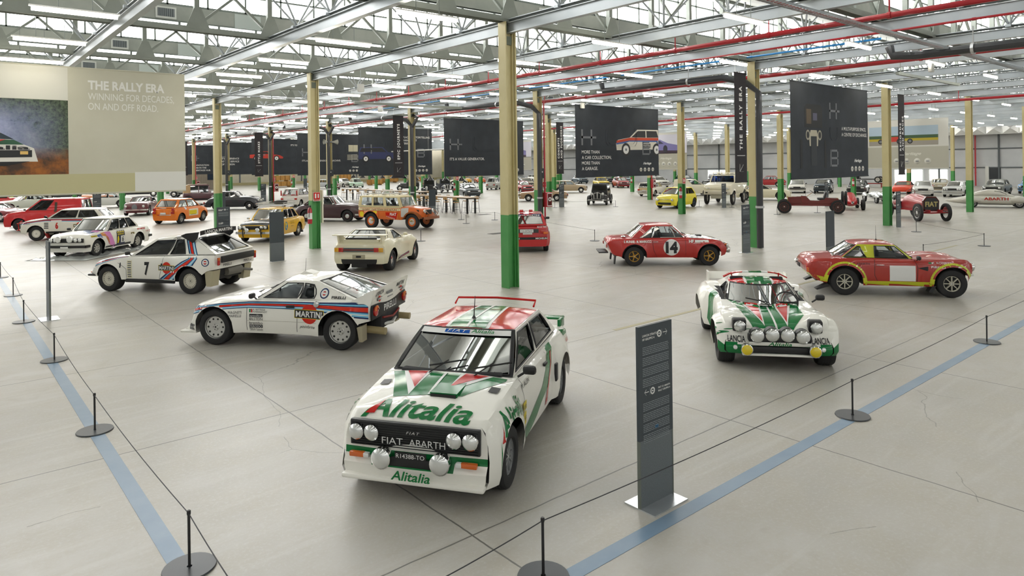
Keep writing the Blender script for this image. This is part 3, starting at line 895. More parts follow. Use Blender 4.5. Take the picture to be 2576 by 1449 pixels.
# front
GU = MB(); GU.box((1.735, 0, .615), (.05, 1.34, .245), BLK, None, .01); [GU.box((1.763, 0, .505+.022*k), (.012, 1.30, .007), flat('2a2a2b')) for k in range(11)]
for y_ in (-.585, -.425, .425, .585): c.lamp(1.755, y_, .635, .068)
for y_ in (-.30, .30): c.lamp(1.81, y_, .42, .088, 'fog_lamp', housing=CHR)
text_on(GU, 'FIAT', (1.774, -.325, .535), (0, 1, 0), (0, 0, 1), .065, WHT, .22); text_on(GU, 'ABARTH', (1.774, -.04, .535), (0, 1, 0), (0, 0, 1), .065, WHT, .37); text_on(GU, 'FIAT', (1.774, -.07, .645), (0, 1, 0), (0, 0, 1), .026, WHT, .14, shear=.3, space=1.3)
GU.build('grille', c.root)
u = MB(); u.box((1.835, 0, .463), (.012, .32, .068), BLK)
text_on(u, 'R14388-TO', (1.843, -.145, .443), (0, 1, 0), (0, 0, 1), .040, WHT, .29); u.build('number_plate', c.root)
c.tall('air_intake', 1.81, 0, .39, (.03, .46, .085), BLK)
for s_ in (1, -1):
    c.tall('indicator', 1.795, s_*.575, .42, (.05, .16, .05), ORG); c.tall('indicator', 1.80, s_*.475, .42, (.05, .06, .045), WHT)
c.tall('splitter', 1.77, 0, .215, (.16, 1.46, .05), WP, .02)
u = MB(); text_on(u, 'Alitalia', (1.872, -.19, .245), (0, 1, 0), (0, 0, 1), .085, GR, .40, shear=.25, bold=.02); u.build('spoiler_lettering', c.root)
u = MB(); u.prism([(1.02, .00, .93), (1.34, .00, .915), (1.34, .00, .86), (1.02, .0, .90)], (0, .29, 0), GR); u.build('bonnet_scoop', c.root)
c.part('bonnet_slot', lambda u: u.box((1.345, .145, .886), (.015, .27, .035), BLK))
for s_ in (1, -1): c.part('cowl_vent', lambda u: [u.box((.86, s_*.30-.17+.028*k, .918), (.10, .012, .02), BLK) for k in range(12)])
# screen strip
u = MB()
A_, B_ = Vector((.72, 0, .925)), Vector((.16, 0, 1.30)); up = (B_-A_).normalized()
def on_screen(s_, v, off=.01, bow=.07):
    x = A_.x+bow+(B_.x+bow*.7-A_.x-bow)*v-bow*(1-.3*v)*s_*s_; return (x+off, s_*(.70+(.575-.70)*v), A_.z+(B_.z-A_.z)*v+off)
u.grid(lambda i, j: on_screen(-.93+1.86*i/12, .84+.12*j), 12, 1, WHT); u.grid(lambda i, j: on_screen(-.42+.52*i/4, .87+.075*j, .013), 4, 1, flat('1857b0', .3))
text_on(u, 'FIAT', on_screen(-.36, .875, .02), (0, 1, 0), up, .04, WHT, .24, shear=.3, space=1.3); text_on(u, 'Alitalia', on_screen(.14, .875, .022), (0, 1, 0), up, .052, GR, .28, shear=.2, bold=.02); u.build('sun_strip', c.root)
u = MB(); rr_ = [(-.90, -.52, 1.40), (-.86, -.55, 1.42), (-.98, -.57, 1.42), (-1.0, 0, 1.43), (-.98, .57, 1.42), (-.86, .55, 1.42), (-.9, .52, 1.38)]
u.tube([(-.86, -.54, 1.36), (-.98, -.54, 1.415), (-1.02, 0, 1.425), (-.98, .54, 1.415), (-.86, .54, 1.36)], .014, RD, 6); u.build('roof_spoiler', c.root)
u = MB(); u.tube([(-.05, 0, 1.36), (-.10, 0, 1.62)], [.008, .003], BLK, 5); u.lathe([(.03, 0), (.012, .03), (0, .05)], BLK, (-.05, 0, 1.36), 'Z', 8); u.build('aerial', c.root)
c.mirror(.66, .80, .98, BLK, (1,)); c.wiper(.84, .95, (.30, -.22), .5, .16, -.22)
for s_ in (1,): c.tall('door_handle', -.28, .825, .80, (.14, .03, .035), BLK)
c.tall('rear_spoiler', -1.88, 0, 1.0, (.16, 1.45, .03), GR)
for s_ in (1, -1): c.tall('spoiler_end', -1.80, s_*.70, .95, (.30, .04, .14), GR)
for s_ in (1, -1): c.tall('bucket_seat', -.02, s_*.34, 1.0, (.16, .46, .46), flat('3f2a16') if s_ > 0 else DARK, .06)
u = MB(); u.tube([(.05, -.5, .95), (-.35, -.46, 1.28), (-.35, .46, 1.28), (.05, .5, .95)], .02, BLK, 6); u.tube([(-.35, .46, 1.27), (-1.2, .5, .95)], .02, BLK, 6); u.tube([(-.35, -.46, 1.27), (-1.2, -.5, .95)], .02, BLK, 6); u.build('roll_cage', c.root)
c.tall('wheel_arch_vent', -.80, .835, .55, (.10, .05, .22), BLK)
c.done()

# ---- mid-engined car with stripes
MART = ((.045, NAVY), (.03, LBL), (.022, NAVY), (.085, flat('d8301a', .3)), (.022, NAVY), (.03, LBL), (.02, WHT), (.03, LBL), (.03, NAVY))
def stripes(c, top, bot_, plane='side+', off=.004, cols=MART):
    """bands filling the ribbon between two polylines (top, bottom) given at the same stations"""
    tot = sum(a for a, b in cols); acc = 0
    for wd, m in cols:
        f0, f1 = acc/tot, (acc+wd)/tot; acc += wd
        lo = [(t[0]+(b[0]-t[0])*f1, t[1]+(b[1]-t[1])*f1) for t, b in zip(top, bot_)]
        hi = [(t[0]+(b[0]-t[0])*f0, t[1]+(b[1]-t[1])*f0) for t, b in zip(top, bot_)]
        c.pdecal(hi+lo[::-1], plane, m, off)
c = Car('rally_car', 'low white wedge-shaped rally car with red and blue side stripes and tall tail wing', (5.33, 12.63), 128.5, 2.44, .67, .58,
        .325, .25, .75, .2,
        sh=[(-1.80, .86), (-1.4, .86), (-1.0, .85), (.4, .83), (1.1, .79), (1.6, .71), (1.82, .62), (1.89, .50)],
        w=[(-1.80, .86), (-1.5, .90), (-.9, .90), (-.4, .85), (.5, .84), (1.1, .88), (1.6, .86), (1.89, .72)], cr=[(-1.8, .02), (-1, .05), (.7, .05), (2, .03)],
        bump=((1.25, .66, .38, .2, .035), (-1.25, .74, .4, .16, .03)),
        sp=[(0, .03), (.2, .0), (.5, 0), (.78, .01), (.92, .03), (1, .08)], flare=.03, fw=.14, R_=.385, nose=[(0, .10), (.15, .12), (.25, .0), (1, -.15)], tail=[(0, .0), (.4, 0), (1, -.06)],
        bot=[(-1.80, .52), (-1.6, .48), (-1.5, .3), (-.9, .24), (1.0, .24), (1.75, .20), (1.89, .20)], style='hole10', rc=ALU, rim=.225, ns=44, pm=WP, nf=.3)
c.house((.44, .835), (-.04, 1.15), (-.66, 1.16), (-1.50, .875), .76, .56, .16, .05, ybr=.79, ytr=.57, crown=.06, rwin=(.06, .03, .94, .97), gm=GLC, rm=WP,
        wins=(((.05, .09), (.42, .09), (.55, .88), (.14, .88)), ((.445, .07), (.60, .07), (.78, .80), (.60, .88))), fwin=(.03, .06, .97, .95), wheelx=.32)
c.well(-.62, .40)
tp = [(1.80, .66), (1.5, .715), (1.1, .765), (.55, .80), (-.5, .82), (-1.2, .835), (-1.76, .85)]
bt = [(1.84, .49), (1.5, .60), (1.1, .66), (.55, .695), (-.5, .69), (-1.0, .66), (-1.76, .56)]
for pl in ('side+', 'side-'): stripes(c, tp, bt, pl)
c.martini(-.66, .62, 1.0, 'side+')
c.text('pininfarina', -.62, .40, .05, 'side+', BKV, .32, shear=.5)
c.disc2(-.88, .965, .085, 'side+', NAVY); c.disc2(-.88, .965, .065, 'side+', WHT, .008); c.disc2(-.88, .965, .035, 'side+', RD, .011); c.rect(-.88, .965, .13, .03, 'side+', WHT, .013)
c.text('PIRELLI', -1.17, .905, .04, 'side+', BKV, .27, bold=.03)
for i_, (s_, z) in enumerate((('speedline', .56), ('BILSTEIN', .50), ('brembo', .43), ('FERODO', .37), ('TRW Sabelt', .31))):
    if i_ in (0, 3): c.rect(.40, z, .26, .055, 'side+', BKV); c.text(s_, .40, z, .035, 'side+', WHT, .23, off=.01)
    else: c.text(s_, .40, z, .045, 'side+', BKV, .26)
c.text('A. BETTEGA', .34, .665, .028, 'side+', BKV, .24); c.text('M.PERISSINOT', .32, .625, .028, 'side+', BKV, .28)
c.rect(.52, .645, .025, .06, 'side+', GR); c.rect(.485, .645, .025, .06, 'side+', RD)
c.text('MAGNETI', .80, .61, .045, 'side+', BKV, .24); c.text('MARELLI', .80, .55, .045, 'side+', BKV, .22)
for k in range(4): c.rect(1.78-.055*k, .345, .047, .05, 'side+', BKV); c.rect(1.76-.055*k, .285, .047, .05, 'side+', BKV)
for k, ch in enumerate('OLIO'): c.text(ch, 1.78-.055*k, .345, .034, 'side+', WHT, off=.009)
for k, ch in enumerate('FIAT'): c.text(ch, 1.76-.055*k, .285, .034, 'side+', WHT, off=.009)
for x_ in (.58, -.40): c.stripe([(x_, .22), (x_-.02*(x_ < 0), .80)], .009, BLK)
c.stripe([(.58, .47), (-.9, .47)], .006, flat('b9b5a8')); c.tall('door_handle', -.28, .85, .74, (.16, .03, .05), BLK)
u = MB(); u.lathe([(.055, 0), (.05, .03), (0, .045)], CHR, (-.80, .87, .80), 'Y', 14); u.build('fuel_cap', c.root)
# tail wing with side plates
u = MB(); u.grid(lambda i, j: (-1.44-.42*j/4, -.82+1.64*i/8, .87+.19*(j/4)**1.3), 8, 4, WP); u.grid(lambda i, j: (-1.79-.075*j/4, -.83+1.66*i/8, .80+.262*(j/4)), 8, 4, WP, True)
for s_ in (1, -1): u.prism([(-1.40, s_*.82, .84), (-1.79, s_*.84, .78), (-1.87, s_*.83, 1.065), (-1.80, s_*.82, 1.05)], (0, s_*.02, 0), WP)
up = (-.27, 0, .96)
text_on(u, 'LANCIA', (-1.835, .70, .93), (0, -1, 0), up, .075, BKV, .36, shear=.2, bold=.02); text_on(u, 'MARTINI', (-1.835, -.30, .93), (0, -1, 0), up, .075, BKV, .40, shear=.2, bold=.02)
for y_ in (.52, -.55): u.prism([(-1.83+.0*k, y_+.055*math.cos(k*.63), .86+.055*math.sin(k*.63)) for k in range(10)], (-.006, 0, 0), flat('cf2a1c', .35)); u.box((-1.834, y_, .86), (.008, .24, .045), BKV); text_on(u, 'MARTINI', (-1.841, y_+.1, .848), (0, -1, 0), (0, 0, 1), .028, WHT, .2)
u.box((-1.838, .05, .87), (.02, .26, .10), flat('8a8c8c'))
u.build('tail_wing', c.root)
u = MB(); u.box((-1.80, 0, .66), (.04, 1.64, .26), BLK, None, .01); text_on(u, 'PIRELLI', (-1.825, .30, .60), (0, -1, 0), (0, 0, 1), .11, WHT, .60, bold=.02); u.build('rear_panel', c.root)
for s_ in (1, -1):
    u = MB(); u.lathe([(.085, 0), (.085, -.03), (.06, -.045), (0, -.05)], REDL, (-1.82, s_*.70, .67), 'X', 20); u.lathe([(.087, -.028), (.0865, -.044), (.05, -.052)], ORG, (-1.82, s_*.70, .69), 'X', 20, math.pi); u.build('tail_lamp', c.root)
    u = MB(); u.tube([(-1.60, s_*.60, .33), (-1.98, s_*.62, .31)], .065, flat('a0916a', .4), 12); u.build('exhaust_pipe', c.root)
    u = MB(); u.prism([(-1.56, s_*.70, .42), (-1.60, s_*.70, .17), (-1.66, s_*.70, .17), (-1.66, s_*.70, .45)], (0, s_*.2, 0), flat('a89f86')); u.build('mud_flap', c.root)
u = MB(); u.box((-1.70, 0, .42), (.26, .9, .26), DARK, None, .04); u.tube([(-1.8, -.3, .36), (-1.86, 0, .33), (-1.8, .3, .36)], .035, ALU, 8); u.tube([(-1.84, -.4, .5), (-1.88, 0, .45), (-1.84, .4, .5)], .02, flat('7a1a14'), 6); u.build('engine_bay', c.root)
c.tall('front_spoiler', 1.80, 0, .215, (.36, 1.6, .045), WP, .02); c.disc2(1.66, .60, .02, 'side+', ORG)
c.mirror(.45, .80, .90, BLK, (1,)); c.wiper(.70, .86, (.2, -.2), .5, .1, -.25)
u = MB(); u.prism([(-.08, -.13, 1.2), (-.18, -.13, 1.26), (-.36, -.13, 1.215)], (0, .26, 0), WP); u.build('roof_scoop', c.root)
u = MB(); u.tube([(-.18, .1, 1.2), (-.2, .1, 1.5)], [.006, .002], BLK, 4); u.build('aerial', c.root)
u = MB(); u.box((-1.05, 0, .84), (.75, .6, .12), ALU, None, .03)
for s_ in (1, -1): u.tube([(-.5, s_*.45, 1.12), (-1.45, s_*.4, .84)], .02, WHT, 6)
u.tube([(-.7, -.3, .94), (-1.0, 0, .96), (-1.3, .3, .92)], .04, flat('8a1512'), 8); u.build('engine', c.root)
c.done()

# ---- tall short-nosed car, number 7
c = Car('rally_car', 'tall white rally car number 7 with black roof wing and red and blue stripes', (4.97, 20.30), 126.3, 2.50, .68, .78,
        .335, .29, .74, .27,
        sh=[(-2.03, 1.02), (-1.7, 1.0), (-.9, .97), (.6, .93), (1.2, .88), (1.6, .80), (1.86, .72), (1.93, .62)],
        w=[(-2.03, .82), (-1.4, .91), (-.8, .90), (-.3, .84), (.8, .84), (1.3, .87), (1.93, .72)], cr=[(-1.8, .02), (.7, .05), (1.9, .03)],
        sp=[(0, .03), (.2, 0), (.6, 0), (.85, .01), (.94, .03), (1, .08)], flare=.035, fw=.13, R_=.40, nose=[(0, .04), (.2, .06), (.5, 0), (1, -.12)], tail=[(0, .02), (1, .06)],
        bot=[(-2.03, .64), (-1.75, .60), (-1.5, .40), (-.8, .34), (.9, .32), (1.5, .34), (1.93, .42)], style='hole20', rc=flat('d6d2c2', .35), rim=.215, ns=42, pm=WP)
c.house((.64, .935), (-.02, 1.37), (-1.20, 1.43), (-1.98, 1.03), .76, .58, .12, .04, ybr=.80, ytr=.60, crown=.04,
        wins=(((.045, .05), (.44, .05), (.53, .9), (.10, .9)), ((.475, .05), (.66, .05), (.72, .9), (.56, .9))), wheelx=.5, rwin=(.08, .08, .92, .93), gm=GLD, wf=BLK)
c.well(-1.6, .60)
tp = [(1.84, .74), (1.4, .83), (.95, .905), (.68, .93)]; bt = [(1.90, .60), (1.4, .74), (.95, .875), (.68, .91)]
for pl in ('side+', 'side-'): stripes(c, tp, bt, pl)
for pl in ('side+', 'side-'):
    stripes(c, [(-.95, 1.44), (-1.08, 1.20), (-1.24, .92)], [(-1.20, 1.46), (-1.34, 1.20), (-1.50, .92)], pl)
    stripes(c, [(-1.24, .92), (-1.05, .84), (-.80, .68), (-.30, .36)], [(-1.50, .92), (-1.40, .74), (-1.24, .66), (-.80, .36)], pl, .005)
c.text('7', .06, .63, .30, 'side+', BKV, .15, bold=.05); c.martini(-.57, .66, .9, 'side+')
c.text('PIRELLI', -.75, 1.40, .05, 'side+', BKV, .36, bold=.03, off=.012)
c.rect(.60, .60, .15, .46, 'side+', flat('e6e1c4', .4)); 
for k in range(9): c.rect(.60, .79-.048*k, .11, .018, 'side+', (BKV, NAVY)[k % 2], .008)
c.disc2(-1.72, .82, .10, 'side+', NAVY); c.disc2(-1.72, .82, .078, 'side+', WHT, .008); c.disc2(-1.72, .82, .045, 'side+', RD, .011); c.rect(-1.72, .82, .13, .03, 'side+', WHT, .013)
c.stripe([(.70, .36), (.70, .60), (.95, .76)], .008, BLK); c.stripe([(-.30, .36), (-.38, .60), (-.45, .95)], .010, BLK); c.rect(.88, .70, .03, .13, 'side+', BKV)
u = MB(); u.T = Matrix.Translation((-.27, 0, .02)); u.prism([(-.78, -.74, 1.52), (-.62, -.74, 1.46), (-.98, -.74, 1.30), (-1.12, -.74, 1.40), (-1.16, -.74, 1.56)], (0, .03, 0), BLK); u.prism([(-.78, .71, 1.52), (-.62, .71, 1.46), (-.98, .71, 1.28), (-1.12, .71, 1.40), (-1.16, .71, 1.56)], (0, .03, 0), BLK)
u.grid(lambda i, j: (-.95-.26*j/2, -.74+1.48*i/10, 1.49+.07*j/2+.035*math.sin(math.pi*i/10)), 10, 2, BLK); u.grid(lambda i, j: (-1.21, -.74+1.48*i/10, 1.47+.115*j+.035*math.sin(math.pi*i/10)), 10, 1, BLK)
text_on(u, 'LANCIA MARTINI', (-1.216, .56, 1.51), (0, -1, 0), (0, 0, 1), .075, WHT, 1.12, bold=.03); u.build('roof_wing', c.root)
u = MB(); u.box((-2.06, 0, .88), (.05, 1.36, .17), BLK, None, .01)
text_on(u, 'PIRELLI', (-2.05, .60, .70), (0, -1, 0), (0, 0, 1), .06, BKV, .34, bold=.02); text_on(u, 'PIRELLI', (-2.05, -.26, .70), (0, -1, 0), (0, 0, 1), .06, BKV, .34, bold=.02); u.build('rear_grille', c.root)
for s_ in (1, -1):
    u = MB(); u.box((-2.04, s_*.77, .84), (.04, .07, .20), REDL, None, .01); u.box((-2.045, s_*.77, .90), (.04, .07, .08), ORG, None, .01); u.build('tail_lamp', c.root)
    u = MB(); u.prism([(-1.66, s_*.52, .60), (-1.70, s_*.52, .20), (-1.84, s_*.52, .20), (-1.90, s_*.52, .60)], (0, s_*.30, 0), flat('b5ad90')); u.build('mud_flap', c.root)
u = MB(); u.tube([(-1.90, .30, .52), (-1.96, -.22, .52)], .11, flat('6d6a62', .4), 16); u.tube([(-1.95, -.2, .52), (-2.10, -.55, .45)], .035, flat('6d6a62', .4), 8); u.box((-1.72, 0, .54), (.3, 1.1, .22), DARK, None, .03); u.build('silencer', c.root)
c.tall('front_spoiler', 1.86, 0, .40, (.34, 1.5, .05), BLK, .02); c.tall('indicator', 1.94, .62, .47, (.05, .16, .04), ORG); c.lamp(1.86, .60, .55, .06)
c.mirror(.62, .80, 1.0, BLK, (1,)); c.wiper(.84, .96, (.2, -.2), .5, .16, -.25)
c.tall('sill', 0, .80, .30, (1.5, .05, .10), BLK); c.tall('door_handle', -.40, .85, .72, (.05, .02, .10), BLK)
c.done()

# ---- wide wedge with six lamps
YR = flat('e0a80c', .35)
c = Car('rally_car', 'low wide white and green rally car with a row of round lamps and yellow wheels', (11.08, 6.40), -140.8, 2.18, .50, .80,
        .30, .26, .745, .17,
        sh=[(-1.89, .74), (-1.7, .84), (-1.1, .86), (-.6, .84), (.2, .80), (.6, .76), (1.1, .72), (1.4, .62), (1.56, .50), (1.59, .46)],
        w=[(-1.89, .82), (-1.4, .94), (-.9, .93), (-.4, .80), (.4, .82), (.95, .88), (1.3, .86), (1.59, .78)], cr=[(-1.8, .02), (.5, .0), (1.1, -.035), (1.59, .01)],
        bump=((1.02, .62, .30, .2, .055), (-1.08, .70, .36, .2, .05)), rtw=.34, rtk=.75, bow=.10,
        sp=[(0, .04), (.2, .0), (.55, 0), (.82, .01), (.93, .035), (1, .10)], flare=.07, fw=.16, R_=.365, nose=[(0, -.02), (.2, .02), (.45, .03), (1, -.10)], tail=[(0, .0), (1, .03)],
        bot=[(-1.89, .38), (-.9, .18), (.9, .18), (1.45, .22), (1.59, .24)], style='spoke5', rc=YR, rim=.19, ns=44, pm=WP, K=9, nf=.3,
        colf=lambda x, y, z, k: (GR if k in ('front', 'side') and x > 1.0 and .25 < z < .395 else GR if k == 'side' and -.62 < x < -.25 else None))
c.house((.14, .795), (-.42, 1.04), (-.74, 1.05), (-1.2, .90), .62, .50, .42, .05, ybr=.62, ytr=.48, crown=.045, rear=True, fm=0,
        wins=(((.04, .10), (.62, .10), (.40, .86), (.12, .86)),), fwin=(.025, .05, .975, .955), gm=GLD, bulge=.05, wheelx=.4, wf=BLK, rm=GR)
c.well(-.8, .12)
c.pdecal(q((.18, .0), (.18, .58), (.45, .50), (1.0, .48), (1.44, .22), (1.46, 0)), 'top', GR); c.pdecal(q((.18, 0), (.18, -.58), (.45, -.50), (1.0, -.44), (1.44, -.34), (1.46, 0)), 'top', GR)
for s_ in (1, -1):
    c.pdecal(q((.46, s_*.11), (.36, s_*.40), (1.34, s_*.17)), 'top', WHT, .008); c.pdecal(q((.46, s_*.145), (.36, s_*.36), (1.22, s_*.18)), 'top', RD, .011)
c.stripe(q((.5, 0), (1.46, 0)), .03, WHT, 'top', .009)
c.pdecal(q((-.13, -.40), (-.13, .40), (-.40, .5), (-.74, .48), (-.74, -.48), (-.40, -.5)), 'top', RD, .004); c.pdecal(q((-.12, -.25), (-.12, .25), (-.74, .25), (-.74, -.25)), 'top', WHT, .007); c.pdecal(q((-.115, -.21), (-.115, .21), (-.74, .21), (-.74, -.21)), 'top', GR, .010)
c.stripe(q((-.11, 0), (-.74, 0)), .03, WHT, 'top', .013)
c.text('Alitalia', 1.28, .60, .12, 'side-', GR, .30, R(-30), .009, shear=.25, bold=.02)
c.text('LANCIA', -.615, .455, .085, 'front', BKV, .26, off=.012, bold=.02); c.text('LANCIA', .615, .455, .085, 'front', BKV, .26, off=.012, bold=.02)
u = MB(); u.box((1.62, 0, .425), (.03, .90, .06), WP, None, .02); text_on(u, 'Alitalia', (1.637, -.17, .403), (0, 1, 0), (0, 0, 1), .05, GR, .34, shear=.25, bold=.02); u.build('nose_badge', c.root)
c.tall('air_intake', 1.61, 0, .335, (.06, .84, .10), BLK, .02); c.tall('front_lip', 1.62, 0, .265, (.12, 1.1, .03), WP, .01)
SP = ((-.33, .545), (-.11, .565), (.11, .565), (.33, .545))
u = MB(); u.box((1.57, 0, .51), (.14, .92, .13), BLK, None, .03)
for y_, z_ in SP: u.lathe([(.11, -.10), (.11, .04)], BLK, (1.60, y_, z_), 'X', 18)
u.build('lamp_pod', c.root)
for y_, z_ in SP: c.lamp(1.60, y_, z_, .088, 'spot_lamp')
for s_ in (1, -1):
    u = MB(); u.box((1.36, s_*.56, .65), (.14, .21, .21), BLK, Matrix.Rotation(.15, 4, 'Y'), .03); u.build('lamp_housing', c.root)
    c.lamp(1.42, s_*.56, .645, .078); c.lamp(1.66, s_*.49, .345, .078, 'fog_lamp', mat('yellow_lens', hexc('e8cf08'), .1, 0, 1), housing=BLK); c.disc2(s_*.64, .34, .03, 'front', LENS, .02)
    u = MB(); u.tube([(-.62, s_*.40, 1.05), (-.70, s_*.42, 1.15)], .012, RD, 5); u.build('wing_stay', c.root)
u = MB()
for k in range(10): 
    m_ = RD if k in (0, 1, 2, 7, 8, 9) else (WHT if k in (3, 6) else GR); a, b = -.56+.112*k, -.56+.112*(k+1)
    f = lambda y: 1.17-.10*abs(y/.56)**4
    u.beam((-.70, a, f(a)), (-.70, b, f(b)), .10, .02, m_)
u.build('roof_wing', c.root)
u = MB(); u.grid(lambda i, j: (-1.66-.20*j, -.74+1.48*i/8, .88+.11*j), 8, 1, WP)
for s_ in (1, -1): u.box((-1.74, s_*.74, .90), (.30, .03, .22), WP)
u.build('tail_wing', c.root)
u = MB(); u.prism([(-.18, -.08, 1.08), (-.28, -.08, 1.14), (-.45, -.08, 1.10)], (0, .16, 0), GR); u.build('roof_scoop', c.root)
c.mirror(.40, .80, .90, BLK, (1,)); c.wiper(.60, .79, (.05,), -.5, .14, -.2)
for s_ in (1, -1): c.tall('bucket_seat', -.38, s_*.28, .86, (.14, .40, .36), flat('8c2216'), .05)
c.disc2(1.38, .47, .03, 'side-', ORG)
c.done()

# ---- red hardtop spider with yellow-green sills
R124 = paint('a8200f'); LIME = paint('c3c815')
c = Car('rally_car', 'red hardtop roadster with lime sills and wheel arches and blank white door panel', (17.85, 6.95), -53, 2.28, .60, .86,
        .325, .20, .68, .25,
        sh=[(-2.0, .76), (-1.85, .84), (-1.4, .87), (-.6, .88), (.4, .87), (1.0, .87), (1.4, .84), (1.68, .77), (1.74, .70)],
        w=[(-2.0, .70), (-1.8, .77), (-1, .80), (.8, .80), (1.3, .78), (1.74, .62)], cr=[(-2, .03), (-.9, .05), (.7, .05), (1.7, .0)], bow=.14,
        bump=((.95, .27, .45, .11, .05), (1.5, .60, .26, .14, .04)), flare=.045, fw=.09, R_=.395,
        nose=[(0, -.10), (.3, -.02), (.7, .05), (1, -.02)], tail=[(0, .16), (.35, .05), (.8, 0), (1, .05)], bot=[(-2.0, .40), (-1.6, .30), (-.9, .25), (1, .25), (1.5, .33), (1.74, .45)],
        style='spoke8', rc=flat('c9c6b6', .35), rim=.20, ns=44, pm=R124, nf=.35)
c.house((.34, .885), (.0, 1.185), (-.80, 1.19), (-1.18, .90), .70, .56, .08, .14, ybr=.68, ytr=.52, crown=.06, sm=LIME, gm=GLC, wf=BLK, roofm=R124, fm=0,
        wins=(((.05, .03), (.53, .03), (.55, .90), (.05, .90)), ((.65, .04), (.985, .04), (.95, .84), (.88, .84))), rwin=(.04, .06, .96, .94), fwin=(.03, .06, .97, .94), rm=R124, wheelx=.2)
c.well(-1.1, .28)
for pl in ('side-', 'side+'):
    c.pdecal([(-.74, .24), (.74, .24), (.74, .36), (-.74, .36)], pl, LIME, .005); c.pdecal([(-1.97, .36), (-1.5, .28), (-1.52, .42), (-1.97, .50)], pl, LIME, .005)
    for xw in (1.14, -1.14): c.stripe([(xw+.435*math.cos(t*math.pi/24), .325+.435*math.sin(t*math.pi/24)) for t in range(-2, 27)], .085, LIME, pl, .010)
c.pdecal([(-.72, .40), (.72, .40), (.72, .50), (-.72, .50)], 'rear', LIME, .005)
c.rect(.10, .55, .55, .36, 'side-', WHT); c.text('FIAT ABARTH', -.83, .76, .045, 'side-', BKV, .46); c.text('F. ROSSETTI', .94, .80, .045, 'side-', WHT, .40); c.rect(.68, .80, .06, .035, 'side-', GR); c.rect(.73, .80, .03, .035, 'side-', WHT)
c.text('PIRELLI', .84, .71, .045, 'side-', WHT, .28, bold=.02); c.rect(1.28, .76, .16, .028, 'side-', WHT); c.rect(1.34, .72, .18, .03, 'side-', WHT)
c.side([(.42, .68), (.64, .72), (.64, .61)], BLK, (-1,)); c.stripe([(.40, .28), (.42, .7), (.36, .86)], .009, BLK, 'side-'); c.stripe([(-.40, .28), (-.50, .5), (-.49, .86)], .009, BLK, 'side-')
c.tall('door_handle', -.38, -.815, .74, (.17, .03, .02), CHR); c.mirror(.42, .79, .90, BLK, (-1,))
for s_ in (1, -1):
    c.lamp(1.60, s_*.56, .70, .08, housing=R124); c.part('tail_lamp', lambda u: (u.box((-1.95, s_*.60, .60), (.04, .16, .16), REDL, None, .01), u.box((-1.94, s_*.69, .58), (.05, .05, .12), ORG, None, .01)))
    u = MB(); u.prism([(-1.54, s_*.60, .28), (-1.80, s_*.60, .14), (-1.76, s_*.60, .12), (-1.46, s_*.60, .22)], (0, s_*.2, 0), BLK); u.build('mud_flap', c.root)
    u = MB(); u.prism([(.72, s_*.60, .27), (.64, s_*.60, .13), (.72, s_*.60, .12), (.80, s_*.60, .27)], (0, s_*.2, 0), BLK); u.build('mud_flap', c.root)
    c.tall('indicator', 1.60, s_*.60, .52, (.06, .10, .05), LENS)
u = MB(); u.tube([(-.25, 0, 1.24), (-.25, 0, 1.6)], [.006, .002], BLK, 4); u.lathe([(.03, 0), (.01, .03), (0, .04)], BLK, (-.25, 0, 1.24), 'Z', 8); u.build('aerial', c.root)
c.part('fuel_cap', lambda u: u.lathe([(.03, 0), (.03, .02), (.06, .03), (.05, .045), (0, .05)], CHR, (-1.32, -.42, .90), 'Z', 14))
c.tall('number_plate', -2.03, 0, .62, (.02, .3, .1), BLK); c.lamp(-2.02, .2, .68, .05, 'reversing_lamp', dirx=-1)
c.done()

# ---- red coupe number 14
R14 = paint('b3160e')
c = Car('rally_car', 'red rally coupe number 14 with black bonnet and gold wheels', (18.0, 13.65), -42, 2.31, .62, .86,
        .305, .18, .66, .24,
        sh=[(-2.02, .76), (-1.9, .83), (-1.4, .85), (-.6, .86), (.5, .86), (1.1, .83), (1.5, .77), (1.72, .69), (1.775, .62)],
        w=[(-2.02, .66), (-1.7, .74), (0, .78), (1.2, .77), (1.775, .70)], cr=[(-2, .04), (-.9, .05), (.7, .05), (1.7, .02)], bow=.10, flare=.05, fw=.10, R_=.385,
        nose=[(0, -.06), (.4, .02), (.8, .04), (1, -.08)], tail=[(0, .16), (.5, .08), (.85, .0), (1, .05)], bot=[(-2.02, .40), (-1.5, .28), (1.2, .25), (1.775, .33)],
        style='spoke5', rc=flat('b48a3c', .3), rim=.19, ns=42, pm=R14, colf=lambda x, y, z, k: (BLK if k == 'side' and z < .29 else mat('bonnet_black', (.02, .02, .022), .22, 0, 1) if k == 'top' and x > .55 and abs(y) < .68 else None))
c.house((.46, .865), (.05, 1.25), (-.80, 1.25), (-1.22, .865), .70, .52, .08, .06, ybr=.68, ytr=.50, crown=.045, gm=GLC, wf=CHR,
        wins=(((.03, .04), (.20, .04), (.12, .90), (.05, .90)), ((.205, .04), (.62, .04), (.58, .90), (.13, .90)), ((.635, .04), (.86, .04), (.70, .86), (.60, .90))), wheelx=.2, rwin=(.06, .07, .94, .94))
c.well(-1.1, .40)
c.disc2(-.01, .58, .25, 'side-', WHT); c.text('14', -.01, .58, .31, 'side-', BKV, .37, bold=.06); c.text('S. MUNARI - M. MANNUCCI', -1.05, .765, .07, 'side-', WHT, .84, bold=.03)
c.text('HF', .60, .765, .08, 'side-', WHT, .15, bold=.05); c.rect(.92, .765, .42, .07, 'side-', WHT); c.rect(.78, .71, .24, .012, 'side-', WHT)
c.stripe([(.42, .30), (.42, .86)], .009, BLK, 'side-'); c.stripe([(-.46, .28), (-.56, .5), (-.60, .86)], .009, BLK, 'side-'); c.stripe([(-1.5, .70), (.35, .70)], .006, flat('7c0e08'), 'side-')
